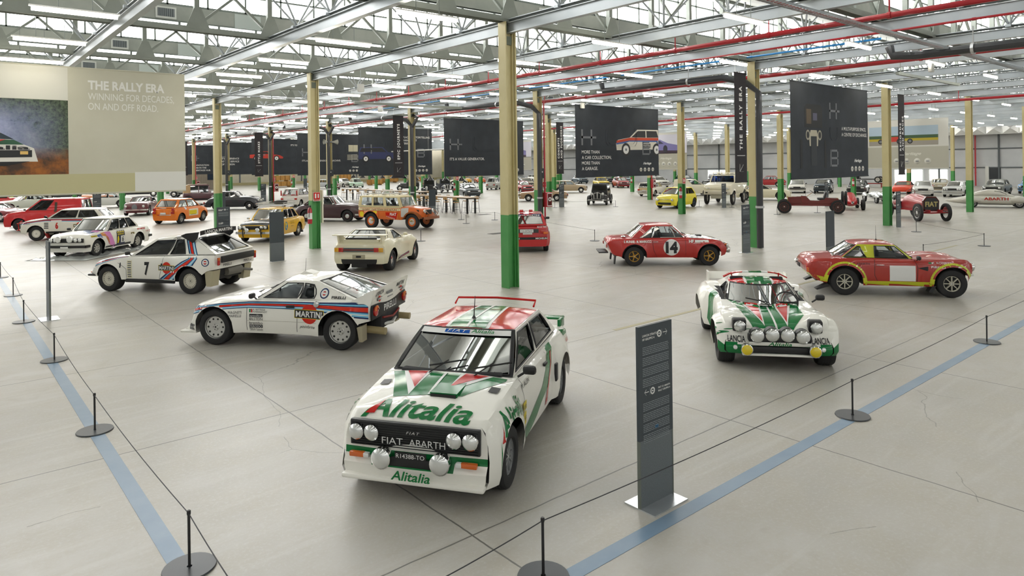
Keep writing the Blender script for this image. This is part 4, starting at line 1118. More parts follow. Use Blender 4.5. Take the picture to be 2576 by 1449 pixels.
c.tall('door_handle', -.50, -.78, .76, (.16, .03, .02), CHR)
for s_ in (1, -1):
    c.lamp(1.72, s_*.52, .60, .075); c.lamp(1.80, s_*.40, .46, .09, 'spot_lamp', housing=CHR); c.lamp(1.72, s_*.33, .60, .075); c.tall('indicator', 1.66, s_*.68, .66, (.07, .05, .05), ORG)
    c.part('tail_lamp', lambda u: u.lathe([(.055, 0), (.05, -.03), (0, -.04)], REDL, (-1.97, s_*.52, .62), 'X', 14))
    u = MB(); u.prism([(-1.75, s_*.45, .36), (-1.78, s_*.45, .06), (-1.74, s_*.45, .06), (-1.70, s_*.45, .36)], (0, s_*.2, 0), BLK); u.build('mud_flap', c.root)
c.tall('rear_bracket', -2.08, 0, .40, (.30, .9, .04), BLK); c.tall('rear_panel', -1.97, 0, .62, (.03, .6, .2), WHT, .02)
c.part('fuel_cap', lambda u: u.lathe([(.05, 0), (.08, .03), (.07, .06), (0, .07)], CHR, (-1.45, -.45, .865), 'Z', 14))
c.wiper(.58, .89, (.2, -.2), .45, .14, -.22); c.part('bonnet_vent', lambda u: u.box((.95, -.15, .89), (.16, .2, .035), BLK, None, .01))
c.done()

# ---- cream prototype seen from behind
CRP = paint('e5dfc2')
c = Car('prototype_car', 'cream prototype coupe seen from behind with flat rear wing and full width tail lamps', (11.22, 20.08), 40.8, 2.40, .48, .60,
        .315, .27, .74, .2,
        sh=[(-1.80, .82), (-1.65, .90), (-1.2, .92), (-.7, .91), (.2, .87), (.8, .86), (1.2, .80), (1.68, .52)],
        w=[(-1.80, .80), (-1.3, .88), (-.7, .86), (-.2, .80), (.6, .82), (1.1, .88), (1.68, .76)], cr=[(-1.8, .02), (1.6, .03)], bump=((1.2, .68, .4, .2, .05), (-1.2, .7, .45, .2, .05)),
        flare=.03, fw=.12, R_=.38, tail=[(0, .0), (.4, -.03), (.42, 0), (1, .06)], nose=[(0, 0), (1, -.2)], bot=[(-1.80, .26), (-1.55, .26), (-.8, .18), (1.0, .18), (1.68, .2)],
        style='cap', rc=flat('6b6e70', .4), rim=.21, ns=40, pm=CRP, colf=lambda x, y, z, k: (BLK if k == 'rear' and z < .40 and abs(y) < .52 else None))
c.house((.22, .88), (-.30, 1.20), (-.78, 1.21), (-1.30, .93), .74, .54, .12, .04, ybr=.74, ytr=.54, crown=.035, gm=GLD, rwin=(.05, .03, .95, .95),
        wins=(((.08, .10), (.62, .08), (.50, .88), (.16, .88)),), wheelx=.3)
c.well(-1.0, .2)
u = MB(); u.box((-1.66, 0, 1.13), (.26, 1.72, .03), CRP, Matrix.Rotation(-.05, 4, 'Y'), .01)
for s_ in (1, -1):
    u.prism([(-1.15, s_*.62, .90), (-1.70, s_*.66, .88), (-1.76, s_*.66, 1.12), (-1.52, s_*.64, 1.12)], (0, s_*.05, 0), CRP)
u.build('rear_wing', c.root)
c.tall('engine_grille', -1.60, 0, .985, (.05, 1.0, .10), BLK, .01); c.tall('engine_cover', -1.48, 0, .94, (.34, 1.16, .10), CRP, .03)
u = MB(); u.box((-1.82, 0, .69), (.03, 1.02, .11), flat('4a5356')); u.box((-1.837, 0, .69), (.01, 1.0, .03), flat('8b2a22')); u.build('rear_panel', c.root)
for s_ in (1, -1):
    u = MB(); u.box((-1.82, s_*.56, .69), (.04, .15, .13), REDL, None, .005); u.box((-1.815, s_*.70, .69), (.04, .14, .13), mat('amber_lens', hexc('dca010'), .2, 0, 1), None, .005); u.build('tail_lamp', c.root)
c.tall('number_plate_recess', -1.82, .0, .48, (.03, .40, .13), flat('a9a289'), .01); c.tall('tow_slot', -1.84, 0, .485, (.02, .16, .06), BLK, .009)
c.tall('gearbox', -1.62, 0, .26, (.36, .50, .22), BLK, .02)
c.side([(.60, .30), (-.5, .22), (-.5, .28), (.60, .38)], NAVY, (1, -1)); c.side([(.60, .33), (-.5, .245), (-.5, .26), (.60, .35)], RD, (1, -1), .008)
c.mirror(.12, .78, .97, CRP)
c.done()
# ================================================================== CARS FURTHER BACK
PRE = {
 'saloon': dict(wb=2.42, fo=.68, ro=.95, top=(.62, .12, -.95, -1.42), zb=.88, zr=1.36, hz=.82, tz=.86, w=.79),
 'coupe': dict(wb=2.40, fo=.78, ro=.95, top=(.55, -.05, -.75, -1.45), zb=.84, zr=1.22, hz=.74, tz=.80, w=.80),
 'hatch': dict(wb=2.44, fo=.72, ro=.60, top=(.80, .22, -1.25, -1.62), zb=.92, zr=1.36, hz=.82, tz=.92, w=.80),
 'estate': dict(wb=2.42, fo=.68, ro=.85, top=(.62, .15, -1.75, -1.98), zb=.88, zr=1.36, hz=.80, tz=.88, w=.79),
 'city': dict(wb=2.20, fo=.62, ro=.55, top=(.85, .22, -1.05, -1.50), zb=.95, zr=1.44, hz=.78, tz=.92, w=.80),
 'bubble': dict(wb=2.0, fo=.45, ro=.55, top=(.70, .30, -.55, -1.25), zb=.82, zr=1.28, hz=.70, tz=.76, w=.68),
 'van': dict(wb=2.51, fo=.82, ro=.62, top=(.98, .25, -1.70, -1.80), zb=1.05, zr=1.62, hz=.92, tz=1.05, w=.84),
 'boxy': dict(wb=2.16, fo=.62, ro=.60, top=(.78, .42, -1.45, -1.66), zb=.90, zr=1.38, hz=.84, tz=.90, w=.74),
 'spider': dict(wb=2.30, fo=.80, ro=.75, top=(.55, -.05, -.40, -.70), zb=.82, zr=1.15, hz=.72, tz=.82, w=.82),
}
def simple(kind, label, pos, h, col='e8e6dc', style='cap', rc=None, roof=None, grille='black', bump=CHR, lamps='round2', r=.29, name=None, scale=1, detail=1, wins=None, sm=None, group=None, gm=None, mw=None, **kw):
    p = dict(PRE[kind]); p.update({k: kw.pop(k) for k in list(kw) if k in p})
    pm = paint(col) if isinstance(col, str) else col
    wb, fo, ro = p['wb'], p['fo'], p['ro']; F, B = wb/2+fo, -wb/2-ro
    A, T1, T2, D = p['top']; zb = p['zb']; w_ = p['w']
    sh = kw.pop('sh', None) or [(B, p['tz']-.10), (B+.12, p['tz']-.01), (D, zb), (A, zb), (A+.3, (zb*2+p['hz'])/3+.01), (F-.18, p['hz']), (F, p['hz']-.10)]
    c = Car(name or {'van': 'van', 'estate': 'estate_car'}.get(kind, 'car'), label, pos, h, wb, fo, ro, r, .175, w_-.11, kw.pop('rk', .22), sh=sh,
            w=kw.pop('wl', None) or [(B, w_-.09), (B+.3, w_-.02), (0, w_), (F-.3, w_-.02), (F, w_-.10)], cr=kw.pop('cr', .04), nose=kw.pop('nose', [(0, -.03), (.4, .03), (1, -.05)]), tail=kw.pop('tail', [(0, .04), (.5, 0), (1, .04)]),
            flare=kw.pop('flare', .02), fw=.08, R_=r+.06, ns=kw.pop('ns', 20), K=kw.pop('K', 4), pm=pm, style=style, rc=rc or ALU, rim=r*.62, yb=w_-.10, group=group, **kw)
    L = A-D
    if wins is None:
        n = 3 if kind in ('saloon', 'estate') else 2
        wins = {3: ((.05, .06, .36, .88), (.40, .06, .66, .88), (.70, .08, .93, .86)), 2: ((.05, .06, .50, .88), (.54, .06, .92, .86))}[n]
        if kind in ('van',): wins = (((.04, .06), (.36, .06), (.36, .88), (.06, .88)),)
        if kind == 'spider': wins = ((.06, .08, .9, .85),)
    c.house((A, zb+.01), (T1, p['zr']-.04), (T2, p['zr']-.04), (D, zb+.01), w_-.10, w_-.22, .08, .06, crown=.05, gm=gm or GLD, roofm=roof, wins=wins, wheelx=A-.4, sm=sm,
            wf=CHR if bump is CHR else BLK, seats=detail > 0, inner=detail > 0)
    if detail: c.well(D+.1, A-.05)
    hz = p['hz']; z0 = hz-.17
    if grille:
        g_ = {'black': BLK, 'chrome': CHR, 'body': pm}[grille]
        c.tall('grille', F+.0, 0, z0, (.05, (w_-.12)*(2 if lamps != 'wide' else 1.1), .15), g_, .01)
    n = {'round2': (.78,), 'round4': (.80, .56), 'wide': (.78,), 'square': (), 'none': ()}[lamps]
    for s_ in (1, -1):
        for k in n: c.lamp(F-.0 if grille else F-.05, s_*(w_-.1)*k, z0+.01, .078 if len(n) == 1 else .062)
        if lamps == 'square': c.tall('headlamp', F+.02, s_*(w_-.24), z0, (.05, .26, .12), LENS, .01)
        c.tall('tail_lamp', B+.0, s_*(w_-.22), p['tz']-.24, (.06, .20, .13), REDL, .01)
    if bump:
        c.bumper(F+.05, .43, bump, w_-.04); c.bumper(B-.04, .45, bump, w_-.04)
    c.tall('number_plate', B-.04, 0, p['tz']-.28, (.03, .34, .10), WHT, .005)
    if detail and mw != 0: c.mirror(A-.05, w_-.02, zb+.06, None if bump is not CHR else CHR, (1, -1) if detail > 1 else (1,))
    return c
def face(px_, d_, off=0):
    pass
# --- nearer ring
c = simple('saloon', 'white rally saloon number 6 with pink, blue and orange bands on its nose', (5.0, 31.0), -134, 'efede4', 'cross', ALU, bump=BLK, lamps='round4', r=.31, name='rally_car', detail=2, ns=30, flare=.05, wb=2.49, fo=.62, zr=1.38)
PK = flat('d98ac8', .35); OR = flat('e0975a', .35); BL2 = flat('3b5c9b', .35)
for pl in ('side+', 'side-'):
    c.side([(.52, .86), (.84, .86), (.62, .40), (.30, .24), (.18, .24)], PK, (1,)) if pl == 'side+' else None
    c.side([(.84, .86), (1.05, .84), (1.0, .74), (.80, .70), (.62, .45), (.50, .30), (.62, .62)], OR, (1,)) if pl == 'side+' else None
c.side([(1.05, .82), (1.35, .78), (1.2, .68), (.95, .66)], BL2, (1,)); c.rect(1.42, .76, .3, .06, 'side+', YEL); c.text('CIBIE', 1.42, .76, .045, 'side+', BKV, .26, off=.009)
c.pdecal([(.7, -.1), (.7, .5), (1.5, .66), (1.2, .0)], 'top', BL2); c.pdecal([(.7, .2), (.7, .55), (1.1, .66), (1.1, .4)], 'top', PK, .007); c.pdecal([(1.2, -.55), (1.35, .0), (1.55, -.1), (1.4, -.6)], 'top', BL2)
c.rect(-.10, .57, .50, .54, 'side+', flat('1c2544', .4)); c.rect(-.22, .50, .24, .26, 'side+', WHT, .008); c.text('6', -.22, .50, .19, 'side+', BKV, .10, off=.011, bold=.04)
c.text('SINGAPORE', -.10, .78, .055, 'side+', YEL, .44, off=.009, shear=.3, bold=.03); c.text('AIRLINES RALLY', -.10, .70, .05, 'side+', YEL, .42, off=.009, shear=.3, bold=.03)
c.side([(.05, .36), (.12, .36), (.10, .60), (.04, .66), (0, .50)], YEL, off=.009); c.text('esso aseptogyl', -1.45, .80, .07, 'side+', RD, .56, bold=.03); c.text('AGIP', -1.85, .66, .06, 'side+', RD, .2); c.rect(-.85, .66, .22, .07, 'side+', flat('8a7a3c')); c.text('PIRELLI', -.85, .66, .04, 'side+', BKV, .2, off=.009)
for y_ in (.22, -.22): c.lamp(1.94, y_, .70, .10, 'spot_lamp', WHT)
c.side([(-1.15, .26), (1.0, .26), (1.0, .32), (-1.15, .34)], BLK); c.tall('number_plate_front', 1.95, 0, .40, (.03, .3, .09), WHT); c.done()
u = MB(); rr = random.Random(3)
GN = 18
hs = [[abs(rr.gauss(0, .035)) for _ in range(GN+1)] for _ in range(GN+1)]
u.grid(lambda i, j: (-1.9+4.2*i/GN, -1.15+2.3*j/GN, .012+(hs[i][j]*(0 if i in (0, GN) or j in (0, GN) else 1))*(1.6 if abs(j-GN/2) < 6 else 1)), GN, GN, mat('plastic_film', (.55, .58, .58), .15, 0, .3))
o = u.build('plastic_sheet', None, 60); o.location = (4.9, 30.85, 0); o.rotation_euler = (0, 0, R(-134)); tag(o, 'crumpled grey plastic sheet on the floor under the white number 6 saloon', 'sheet')

c = simple('hatch', 'white desert rally hatchback with red number 6 and red bull bar', (5.06, 38.24), 150, 'ece8dc', 'hole20', flat('e8e4d8', .35), bump=None, lamps='none', r=.33, name='rally_car', detail=2, ns=28, rk=.34, zb=1.0, zr=1.44, hz=.88, tz=1.0, grille='black', flare=.04)
stripes(c, [(1.85, .84), (1.2, .92), (.8, .98), (-.9, .98), (-1.7, .98)], [(1.85, .76), (1.2, .86), (.8, .90), (-.9, .84), (-1.7, .70)], 'side+', .004, ((.06, NAVY), (.09, flat('d8301a', .3)), (.03, NAVY), (.05, SKY)))
c.martini(-.62, .66, .9, 'side+'); c.text('6', .34, .68, .26, 'side+', RD, .12, bold=.05); c.rect(.36, .89, .44, .08, 'side+', WHT); c.text('MICHELIN', 1.62, .78, .05, 'side+', BKV, .3); 
for k in range(4): c.rect(.78, .80-.075*k, .18, .04, 'side+', BKV)
u = MB()
for s_ in (1, -1): u.tube([(1.80, s_*.5, .40), (2.05, s_*.5, .50), (2.08, s_*.5, .80), (1.92, s_*.5, .92)], .025, RD, 6)
for z_ in (.5, .8): u.tube([(2.06, -.66, z_), (2.08, 0, z_), (2.06, .66, z_)], .022, RD, 6)
u.build('bull_bar', c.root); c.mirror(.78, .80, 1.08, BLK, (1,))
for s_ in (1, -1):
    u = MB(); u.prism([(.80, s_*.58, .42), (.70, s_*.58, .12), (.76, s_*.58, .12), (.90, s_*.58, .42)], (0, s_*.2, 0), flat('8e1512')); u.build('mud_flap', c.root)
    c.tall('headlamp', 1.93, s_*.55, .70, (.04, .25, .12), LENS, .01)
c.side([(-1.2, .34), (.8, .34), (.8, .42), (-1.2, .42)], BLK, (1, -1)); c.done()

c = simple('van', 'bright red panel van with black sliding door rail and dark alloys', (5.03, 45.37), 150, 'cf1219', 'spoke10', flat('3a3c3e', .4), bump=None, lamps='square', r=.32, detail=2, ns=26, grille=None, zr=1.72)
c.side([(-.45, .95), (-.58, .95), (-.58, 1.5), (-.45, 1.5)], flat('4a3c30'), (1,)); c.done()
c = simple('city', 'orange city hatchback with cream and yellow door panel, seen from behind', (11.47, 44.61), 41.7, 'ef7d0c', 'spoke8', ALU, bump=None, lamps='round2', r=.30, detail=2, ns=26, grille=None, zr=1.47, roof=paint('ef8a1c'))
c.rect(.05, .62, .92, .40, 'side-', flat('efe6cf', .35)); c.rect(-.02, .62, .74, .24, 'side-', YEL, .008)
c.rect(.0, .49, .5, .02, 'side-', BKV, .01); c.rect(-.70, .92, .16, .20, 'side-', flat('d9dde6', .35)); c.bumper(-1.63, .55, CHR, .6, .03, .04, .05)
for s_ in (1, -1): c.part('tail_lamp', lambda u: u.lathe([(.10, 0), (.09, -.03), (0, -.04)], REDL, (-1.62, s_*.58, .86), 'X', 14))
c.tall('handle_bar', -1.68, 0, .95, (.04, .4, .04), CHR, .01); c.done()
# yellow world-tour saloon
c = simple('saloon', 'yellow saloon with black bonnet, globe on the door and long roof rack', (11.83, 31.0), -135, 'e8b508', 'cap', flat('b9b2a0'), bump=CHR, lamps='round4', r=.30, detail=2, ns=28, zr=1.40, K=6,
           colf=lambda x, y, z, k: (mat('bonnet_black', (.02, .02, .022), .22, 0, 1) if k == 'top' and x > .62 and abs(y) < .66 else None))
c.disc2(.28, .58, .19, 'side+', flat('3f7fb8', .35), sx=.75); c.side([(.30, .74), (.22, .66), (.30, .58), (.24, .45), (.36, .50), (.38, .70)], YEL, off=.010)
c.text('CAPO NORD', -.38, .74, .045, 'side+', BKV, .42); c.text('CAPE TOWN', -.38, .66, .045, 'side+', BKV, .42); c.text('40.000 km', -.38, .54, .04, 'side+', BKV, .3)
c.rect(.74, .72, .06, .05, 'side+', GR); c.rect(.68, .72, .06, .05, 'side+', WHT); c.rect(.62, .72, .06, .05, 'side+', RD)
for y_ in (.24, -.24): c.lamp(1.96, y_, .56, .08, 'fog_lamp')
u = MB()
for z_ in (1.50, 1.56, 1.62): u.tube([(.25, -.62, z_), (-1.35, -.62, z_), (-1.35, .62, z_), (.25, .62, z_)], .012, ALU, 5, False, True)
for k in range(9): u.tube([(.25-.2*k, -.62, 1.50), (.25-.2*k, .62, 1.50)], .011, ALU, 4)
for x_ in (.1, -1.1):
    for s_ in (1, -1): u.tube([(x_, s_*.55, 1.38), (x_, s_*.62, 1.62)], .013, ALU, 5)
u.build('roof_rack', c.root)
o = MB(); o.lathe([(.2, .0), (.3, .02), (.31, .08), (.3, .14), (.2, .16), (.19, .08), (.2, .0)], RUB, (-.95, 0, 1.51), 'Z', 20); o.build('spare_tyre', c.root); 
for s_ in (1, -1): c.part('overrider', lambda u: u.tube([(1.98, s_*.4, .25), (2.04, s_*.4, .44), (1.99, s_*.4, .64)], .025, BLK, 6))
u = MB(); u.prism([(-1.66, .55, .30), (-1.80, .55, .14), (-1.72, .55, .12), (-1.60, .55, .22)], (0, .2, 0), BLK); u.build('mud_flap', c.root); c.done()
# maroon rounded saloon
c = simple('saloon', 'dark maroon rounded postwar saloon with chrome bumpers behind the yellow saloon', (18.30, 38.28), -54, '37141c', 'cap', flat('37141c', .3), r=.34, detail=2, ns=28, wb=2.65, fo=.72, ro=1.0, zb=.98, zr=1.50, hz=.92, tz=.80, top=(.55, .10, -.85, -1.55),
           wl=[(-2.3, .55), (-1.9, .78), (0, .84), (1.5, .82), (2.05, .62)], sh=[(-2.32, .55), (-2.1, .78), (-1.6, .94), (.55, 1.0), (1.2, .98), (1.8, .88), (2.05, .68)], cr=.10, lamps='wide', grille='chrome', w=.84, K=5)
c.done()
c = simple('saloon', 'small black rounded saloon with chrome hub caps beside the green column foot', (18.19, 55.16), -36, '10131f', 'cap', flat('1a1c28', .3), r=.31, detail=1, ns=24, wb=2.50, zb=.96, zr=1.44, hz=.90, tz=.80, top=(.50, .05, -.8, -1.4),
           sh=[(-2.1, .55), (-1.9, .78), (-1.4, .92), (.5, .98), (1.2, .95), (1.7, .84), (1.93, .66)], cr=.09, lamps='round2', grille='chrome'); c.done()
# maroon spider with oval grille
c = simple('spider', 'maroon open sports car with shield grille and dark hood', (11.5, 54.85), -115, '5f1220', 'cap', ALU, r=.33, detail=1, ns=26, wb=2.45, roof=flat('1b2233'), sm=flat('1b2233'), zb=.88, zr=1.28, hz=.84, top=(.35, -.05, -.7, -1.1),
           sh=[(-1.95, .55), (-1.6, .82), (-.6, .90), (.4, .92), (1.1, .92), (1.7, .82), (2.02, .62)], cr=.05, lamps='round2', grille=None, wl=[(-1.95, .5), (-1.5, .74), (0, .78), (1.6, .76), (2.02, .55)])
u = MB(); u.prism([(2.0, .17*math.sin(t*.5236)*(1 if abs(t) else 1), .60+.22*math.cos(t*.5236)) for t in range(12)], (.05, 0, 0), flat('7f8388', .35)); u.build('shield_grille', c.root)
c.done()
# orange and cream expedition car ------------------------------------------------
OG = paint('d9650d'); CM = flat('dccfa0', .4)
c = Car('expedition_car', 'orange and cream off-road estate with Africa route lettering and roof rack', (18.52, 31.04), -66.6, 2.55, .55, .85, .40, .19, .64, .48,
        sh=[(-2.12, 1.12), (-1.2, 1.12), (.55, 1.12), (.70, 1.14), (1.35, 1.08), (1.72, 1.02), (1.82, .95)], w=[(-2.12, .70), (-1.9, .74), (.5, .74), (.7, .66), (1.2, .56), (1.82, .50)], cr=.04,
        R_=.50, pm=OG, style='cap', rc=OG, rim=.26, ns=36, flare=.03, fw=.06, bot=[(-2.12, .58), (-1, .50), (.6, .48), (1.82, .62)], yb=.68, colf=lambda x, y, z, k: (CM if z > .92 and x < .60 and k != 'top' else None))
c.house((.66, 1.13), (.42, 1.66), (-2.02, 1.68), (-2.10, 1.13), .70, .62, .04, .03, crown=.07, gm=GLC, sm=CM, roofm=CM, rm=CM, wf=CM, scm=CM,
        wins=((.04, .08, .34, .90), (.40, .10, .64, .90), (.68, .10, .93, .90)), wheelx=.2)
c.well(-2.0, .55)
c.pdecal([(-2.05, .93), (.58, .93), (.58, 1.02), (-2.05, 1.02)], 'side-', CM, .005); c.stripe([(-2.05, .925), (.58, .925)], .02, flat('b0481c', .35), 'side-', .008); c.stripe([(-2.05, 1.06), (.58, 1.06)], .02, flat('b0481c', .35), 'side-', .008)
c.text('ALGIERS - CAPE TOWN AND RETURN', -.70, .985, .07, 'side-', flat('8a2a18', .35), 2.2, off=.010, bold=.02)
c.pdecal([(-.32, .86), (.45, .86), (.32, .48), (-.30, .68)], 'side-', flat('c8231c', .35), .006); c.text('FIAT', .16, .76, .13, 'side-', WHT, .40, off=.011, bold=.03); c.text('la Campagnola', -.0, .61, .07, 'side-', WHT, .52, R(-14), .011, shear=.4)
c.disc2(-1.85, .74, .15, 'side-', YEL, .006, 9); c.disc2(-.98, .83, .12, 'side-', YEL, .006, 8)
c.rect(.80, .86, .38, .46, 'side-', flat('c4c6c2', .35), .006); c.stripe([(-.75, .52), (-.75, 1.1)], .012, flat('8a3a0c', .35), 'side-'); c.stripe([(.50, .5), (.50, 1.1)], .012, flat('8a3a0c', .35), 'side-')
for s_ in (1, -1):
    u = MB(); A_ = [(1.275+.52*math.cos(t*math.pi/10), .40+.52*math.sin(t*math.pi/10)) for t in range(1, 10)]
    u.grid(lambda i, j: (A_[i][0], s_*(.48+.30*j), A_[i][1]), 8, 1, paint('8e4a1c')); u.grid(lambda i, j: (1.275+(.52-.03*j)*math.cos((i+1)*math.pi/10), s_*.78, .40+(.52-.08*j)*math.sin((i+1)*math.pi/10)), 8, 1, paint('8e4a1c')); u.build('front_wing', c.root)
    c.lamp(1.80, s_*.36, .92, .09); c.tall('grille_bar', 1.88, s_*.0, .70+.04*s_, (.05, .7, .03), OG)
c.tall('bumper', 2.0, 0, .58, (.10, 1.3, .14), paint('8e4a1c'), .01); c.tall('grille', 1.83, 0, .86, (.04, .5, .26), BLK, .01)
u = MB()
for s_ in (1, -1): u.tube([(1.98, s_*.4, .60), (2.10, s_*.4, .80), (1.86, s_*.4, .98)], .02, paint('8e4a1c'), 6)
u.build('bull_bar', c.root)
u = MB()
for s_ in (1, -1): u.tube([(.15, s_*.55, 1.92), (-1.9, s_*.55, 1.92)], .015, ALU, 5); u.tube([(.15, s_*.55, 1.80), (-1.9, s_*.55, 1.80)], .015, ALU, 5)
for k in range(7): u.tube([(.15-.34*k, -.55, 1.70), (.15-.34*k, -.55, 1.92)], .012, ALU, 5); u.tube([(.15-.34*k, .55, 1.70), (.15-.34*k, .55, 1.92)], .012, ALU, 5); u.tube([(.15-.34*k, -.55, 1.80), (.15-.34*k, .55, 1.80)], .012, ALU, 5)
u.build('roof_rack', c.root)
u = MB(); u.lathe([(.0, 0), (.14, .02), (.15, .08), (0, .09)], ALU, (-.85, -.2, 1.76), 'X', 14); u.build('search_lamp', c.root)
c.done()
# red hatch seen from behind, half hidden by the near column
RH = paint('c01018')
c = simple('hatch', 'red rally hatchback seen from behind beside the nearest column', (17.68, 20.11), 50, RH, 'spoke8', WHT, bump=None, lamps='none', r=.31, name='rally_car', detail=2, ns=28, grille=None, zb=.98, zr=1.40, tz=1.0, hz=.86, ro=.62, flare=.05, gm=GLD, top=(.80, .22, -1.30, -1.74))
c.text('MARTINI', -.52, .93, .06, 'rear', WHT, .34, bold=.03); c.text('MARTINI', .52, .93, .06, 'rear', WHT, .34, bold=.03)
u = MB(); u.box((-1.90, 0, .80), (.03, .80, .14), flat('3a3b3b'), None, .01); u.box((-1.92, .03, .80), (.02, .48, .11), WHT); text_on(u, 'TO-34756W', (-1.932, .24, .77), (0, -1, 0), (0, 0, 1), .06, BKV, .42); u.build('number_plate_frame', c.root)
c.rect(0, .52, 1.42, .09, 'rear', BLK); c.text('MICHELIN', -.50, .52, .055, 'rear', WHT, .42, off=.011, bold=.03); c.text('MICHELIN', .50, .52, .055, 'rear', WHT, .42, off=.011, bold=.03)
for s_ in (1, -1):
    c.tall('tail_lamp', -1.87, s_*.66, .72, (.05, .17, .09), ORG, .01); c.tall('roof_vent', -1.05, s_*.15 if s_ < 0 else .2, 1.47, (.10, .14, .09), RH, .01)
    stripes(c, [(.9, .90), (-1.0, .95), (-1.6, .98)], [(.9, .80), (-1.0, .80), (-1.6, .70)], 'side+' if s_ > 0 else 'side-', .004, ((.06, WHT), (.06, SKY), (.05, NAVY)))
u = MB(); Cx = Vector((-1.30-.02, 0, 1.36)); Dx = Vector((-1.74, 0, .99)); up = (Cx-Dx).normalized()
u.box(tuple(Dx+up*.52+Vector((-.012, 0, 0))), (.01, 1.05, .11), NAVY, Matrix.Rotation(-math.atan2(up.x, up.z)*-1, 4, 'Y')); text_on(u, 'LANCIA MARTINI', Dx+up*.48+Vector((-.028, .48, 0)), (0, -1, 0), up, .06, WHT, .94, bold=.03); u.build('window_strip', c.root)
c.mirror(.65, .80, 1.05, BLK, (1, -1)); c.done()
# --- rows of cars towards the walls
def plate(c, t=None): pass
c = simple('boxy', 'small red boxy car behind the tan coupe', (50.8, 58.4), -106, 'a3151c', bump=BLK, lamps='square', grille='black'); c.done()
c = simple('coupe', 'tan fastback coupe parked side-on behind the hose cabinet column', (40.9, 44.3), 137, 'b0926f', wb=2.45, fo=.85, ro=.95, zr=1.24, top=(.45, .0, -.55, -1.1), lamps='round2', grille='body', ns=26, gm=GLC); c.done()
c = simple('estate', 'beige three door estate car behind the tan coupe', (54.6, 54.6), -45, 'b09c7c', bump=CHR, lamps='round2', gm=GLC); c.done()
c = simple('coupe', 'bright yellow coupe in the rear row beside the dark red hatchback', (69.9, 63.9), -125, 'f0d413', bump=None, lamps='none', grille='black', zr=1.34, style='spoke8'); c.done()
c = simple('hatch', 'dark red rally hatchback in the rear row next to the yellow coupe', (69.4, 60.0), -125, 'a31420', bump=BLK, lamps='round4', style='spoke8'); c.done()
c = simple('estate', 'white and tan estate car seen from behind near the cream pickup', (53.7, 42.3), 14, 'e9e5da', lamps='round2', bump=CHR, sm=paint('c8b48e'), detail=1)
c.pdecal([(-.7, .60), (.7, .60), (.7, .86), (-.7, .86)], 'rear', flat('c2a878')); c.done()
c = simple('hatch', 'white rally hatchback in the rear row beside the white and tan estate', (73.3, 56.9), -117, 'e6e3da', bump=BLK, lamps='round4', style='spoke8'); c.done()
c = simple('city', 'yellow city car facing the viewer behind a green column', (40.6, 29.9), -172, 'f2e11c', bump=None, grille=None, lamps='round2', r=.32, ns=28, zr=1.46, style='spoke5', rc=flat('3a4a5c', .3), w=.83, K=6, detail=2)
c.tall('air_intake', 1.74, 0, .36, (.04, 1.0, .15), BLK, .02); c.tall('badge_bar', 1.73, 0, .66, (.04, .8, .02), CHR, .005); c.done()
c = simple('van', 'cream small pickup van behind the yellow city car', (56.2, 39.5), -55, 'e2dcc4', bump=BLK, lamps='round2', zr=1.58, gm=GLC); c.done()
# armoured off-roader
c = simple('van', 'large cream off-road truck with ribbed tyres and roof rack', (46.75, 29.9), -163, 'ebe4cd', name='off_road_truck', wb=3.0, fo=.72, ro=1.0, w=1.08, hz=1.42, zb=1.62, zr=2.22, tz=1.6, top=(.75, .48, -2.3, -2.42), r=.50, rk=.78, bump=None, grille='body', lamps='none', ns=28, K=6,
           gm=glass('blue_glass', (.10, .2, .5)), wins=((.05, .1, .32, .85), (.38, .1, .65, .85), (.70, .1, .94, .85)), sh=[(-2.5, 1.5), (-2.4, 1.6), (.75, 1.64), (1.2, 1.60), (2.1, 1.42), (2.22, 1.25)], detail=2)
c.tall('bumper', 2.30, 0, .90, (.16, 1.9, .26), flat('c9c3b2', .4), .04); c.tall('skid_plate', 2.2, 0, .62, (.1, .9, .3), flat('b5b1a2'), .03)
for s_ in (1, -1): c.tall('headlamp', 2.24, s_*.66, 1.22, (.05, .34, .16), LENS, .03); c.tall('fog_lamp', 2.40, s_*.72, .92, (.03, .16, .09), BLK, .01); c.tall('tyre_tread', 1.5, s_*.97, .5, (.05, .05, .05), RUB)
u = MB()
for s_ in (1, -1): u.tube([(.35, s_*.8, 2.26), (.30, s_*.8, 2.38), (-2.0, s_*.8, 2.40), (-2.1, s_*.8, 2.26)], .035, paint('ebe4cd'), 6)
for k in range(4): u.box((.38, -.45+.3*k, 2.30), (.12, .12, .10), paint('ebe4cd'), None, .03)
u.box((-.8, 0, 2.33), (1.6, 1.2, .06), paint('ebe4cd'), None, .02); u.build('roof_rack', c.root); c.done()
c = simple('coupe', 'long cream concept coupe parked side-on near the black downpipe', (52.7, 30.2), -60, 'e3dcbf', bump=None, lamps='none', grille='body', wb=2.75, ro=.75, fo=.8, zr=1.32, zb=.92, hz=.80, r=.36, top=(.70, .0, -.9, -1.5), style='spoke8', ns=26, mw=0); c.done()
c = simple('saloon', 'red seventies saloon far back near the right wall', (80.8, 45.6), 119, 'a8121b', lamps='round4', gm=GLC); c.done()
c = simple('coupe', 'white boxy coupe with four lamps facing the viewer under the hub banner', (67.0, 34.6), -153, 'ebe8df', bump=BLK, lamps='round4', style='spoke8', zr=1.30); c.done()
c = simple('hatch', 'dark navy hatchback with twin lamps facing the viewer under the hub banner', (67.9, 32.3), -159, '1f3340', bump=BLK, lamps='round4', style='spoke8'); c.done()
c = simple('saloon', 'black saloon with square lamps beside the column with an extinguisher', (67.0, 28.6), -163, '1c2024', bump=BLK, lamps='square'); c.done()
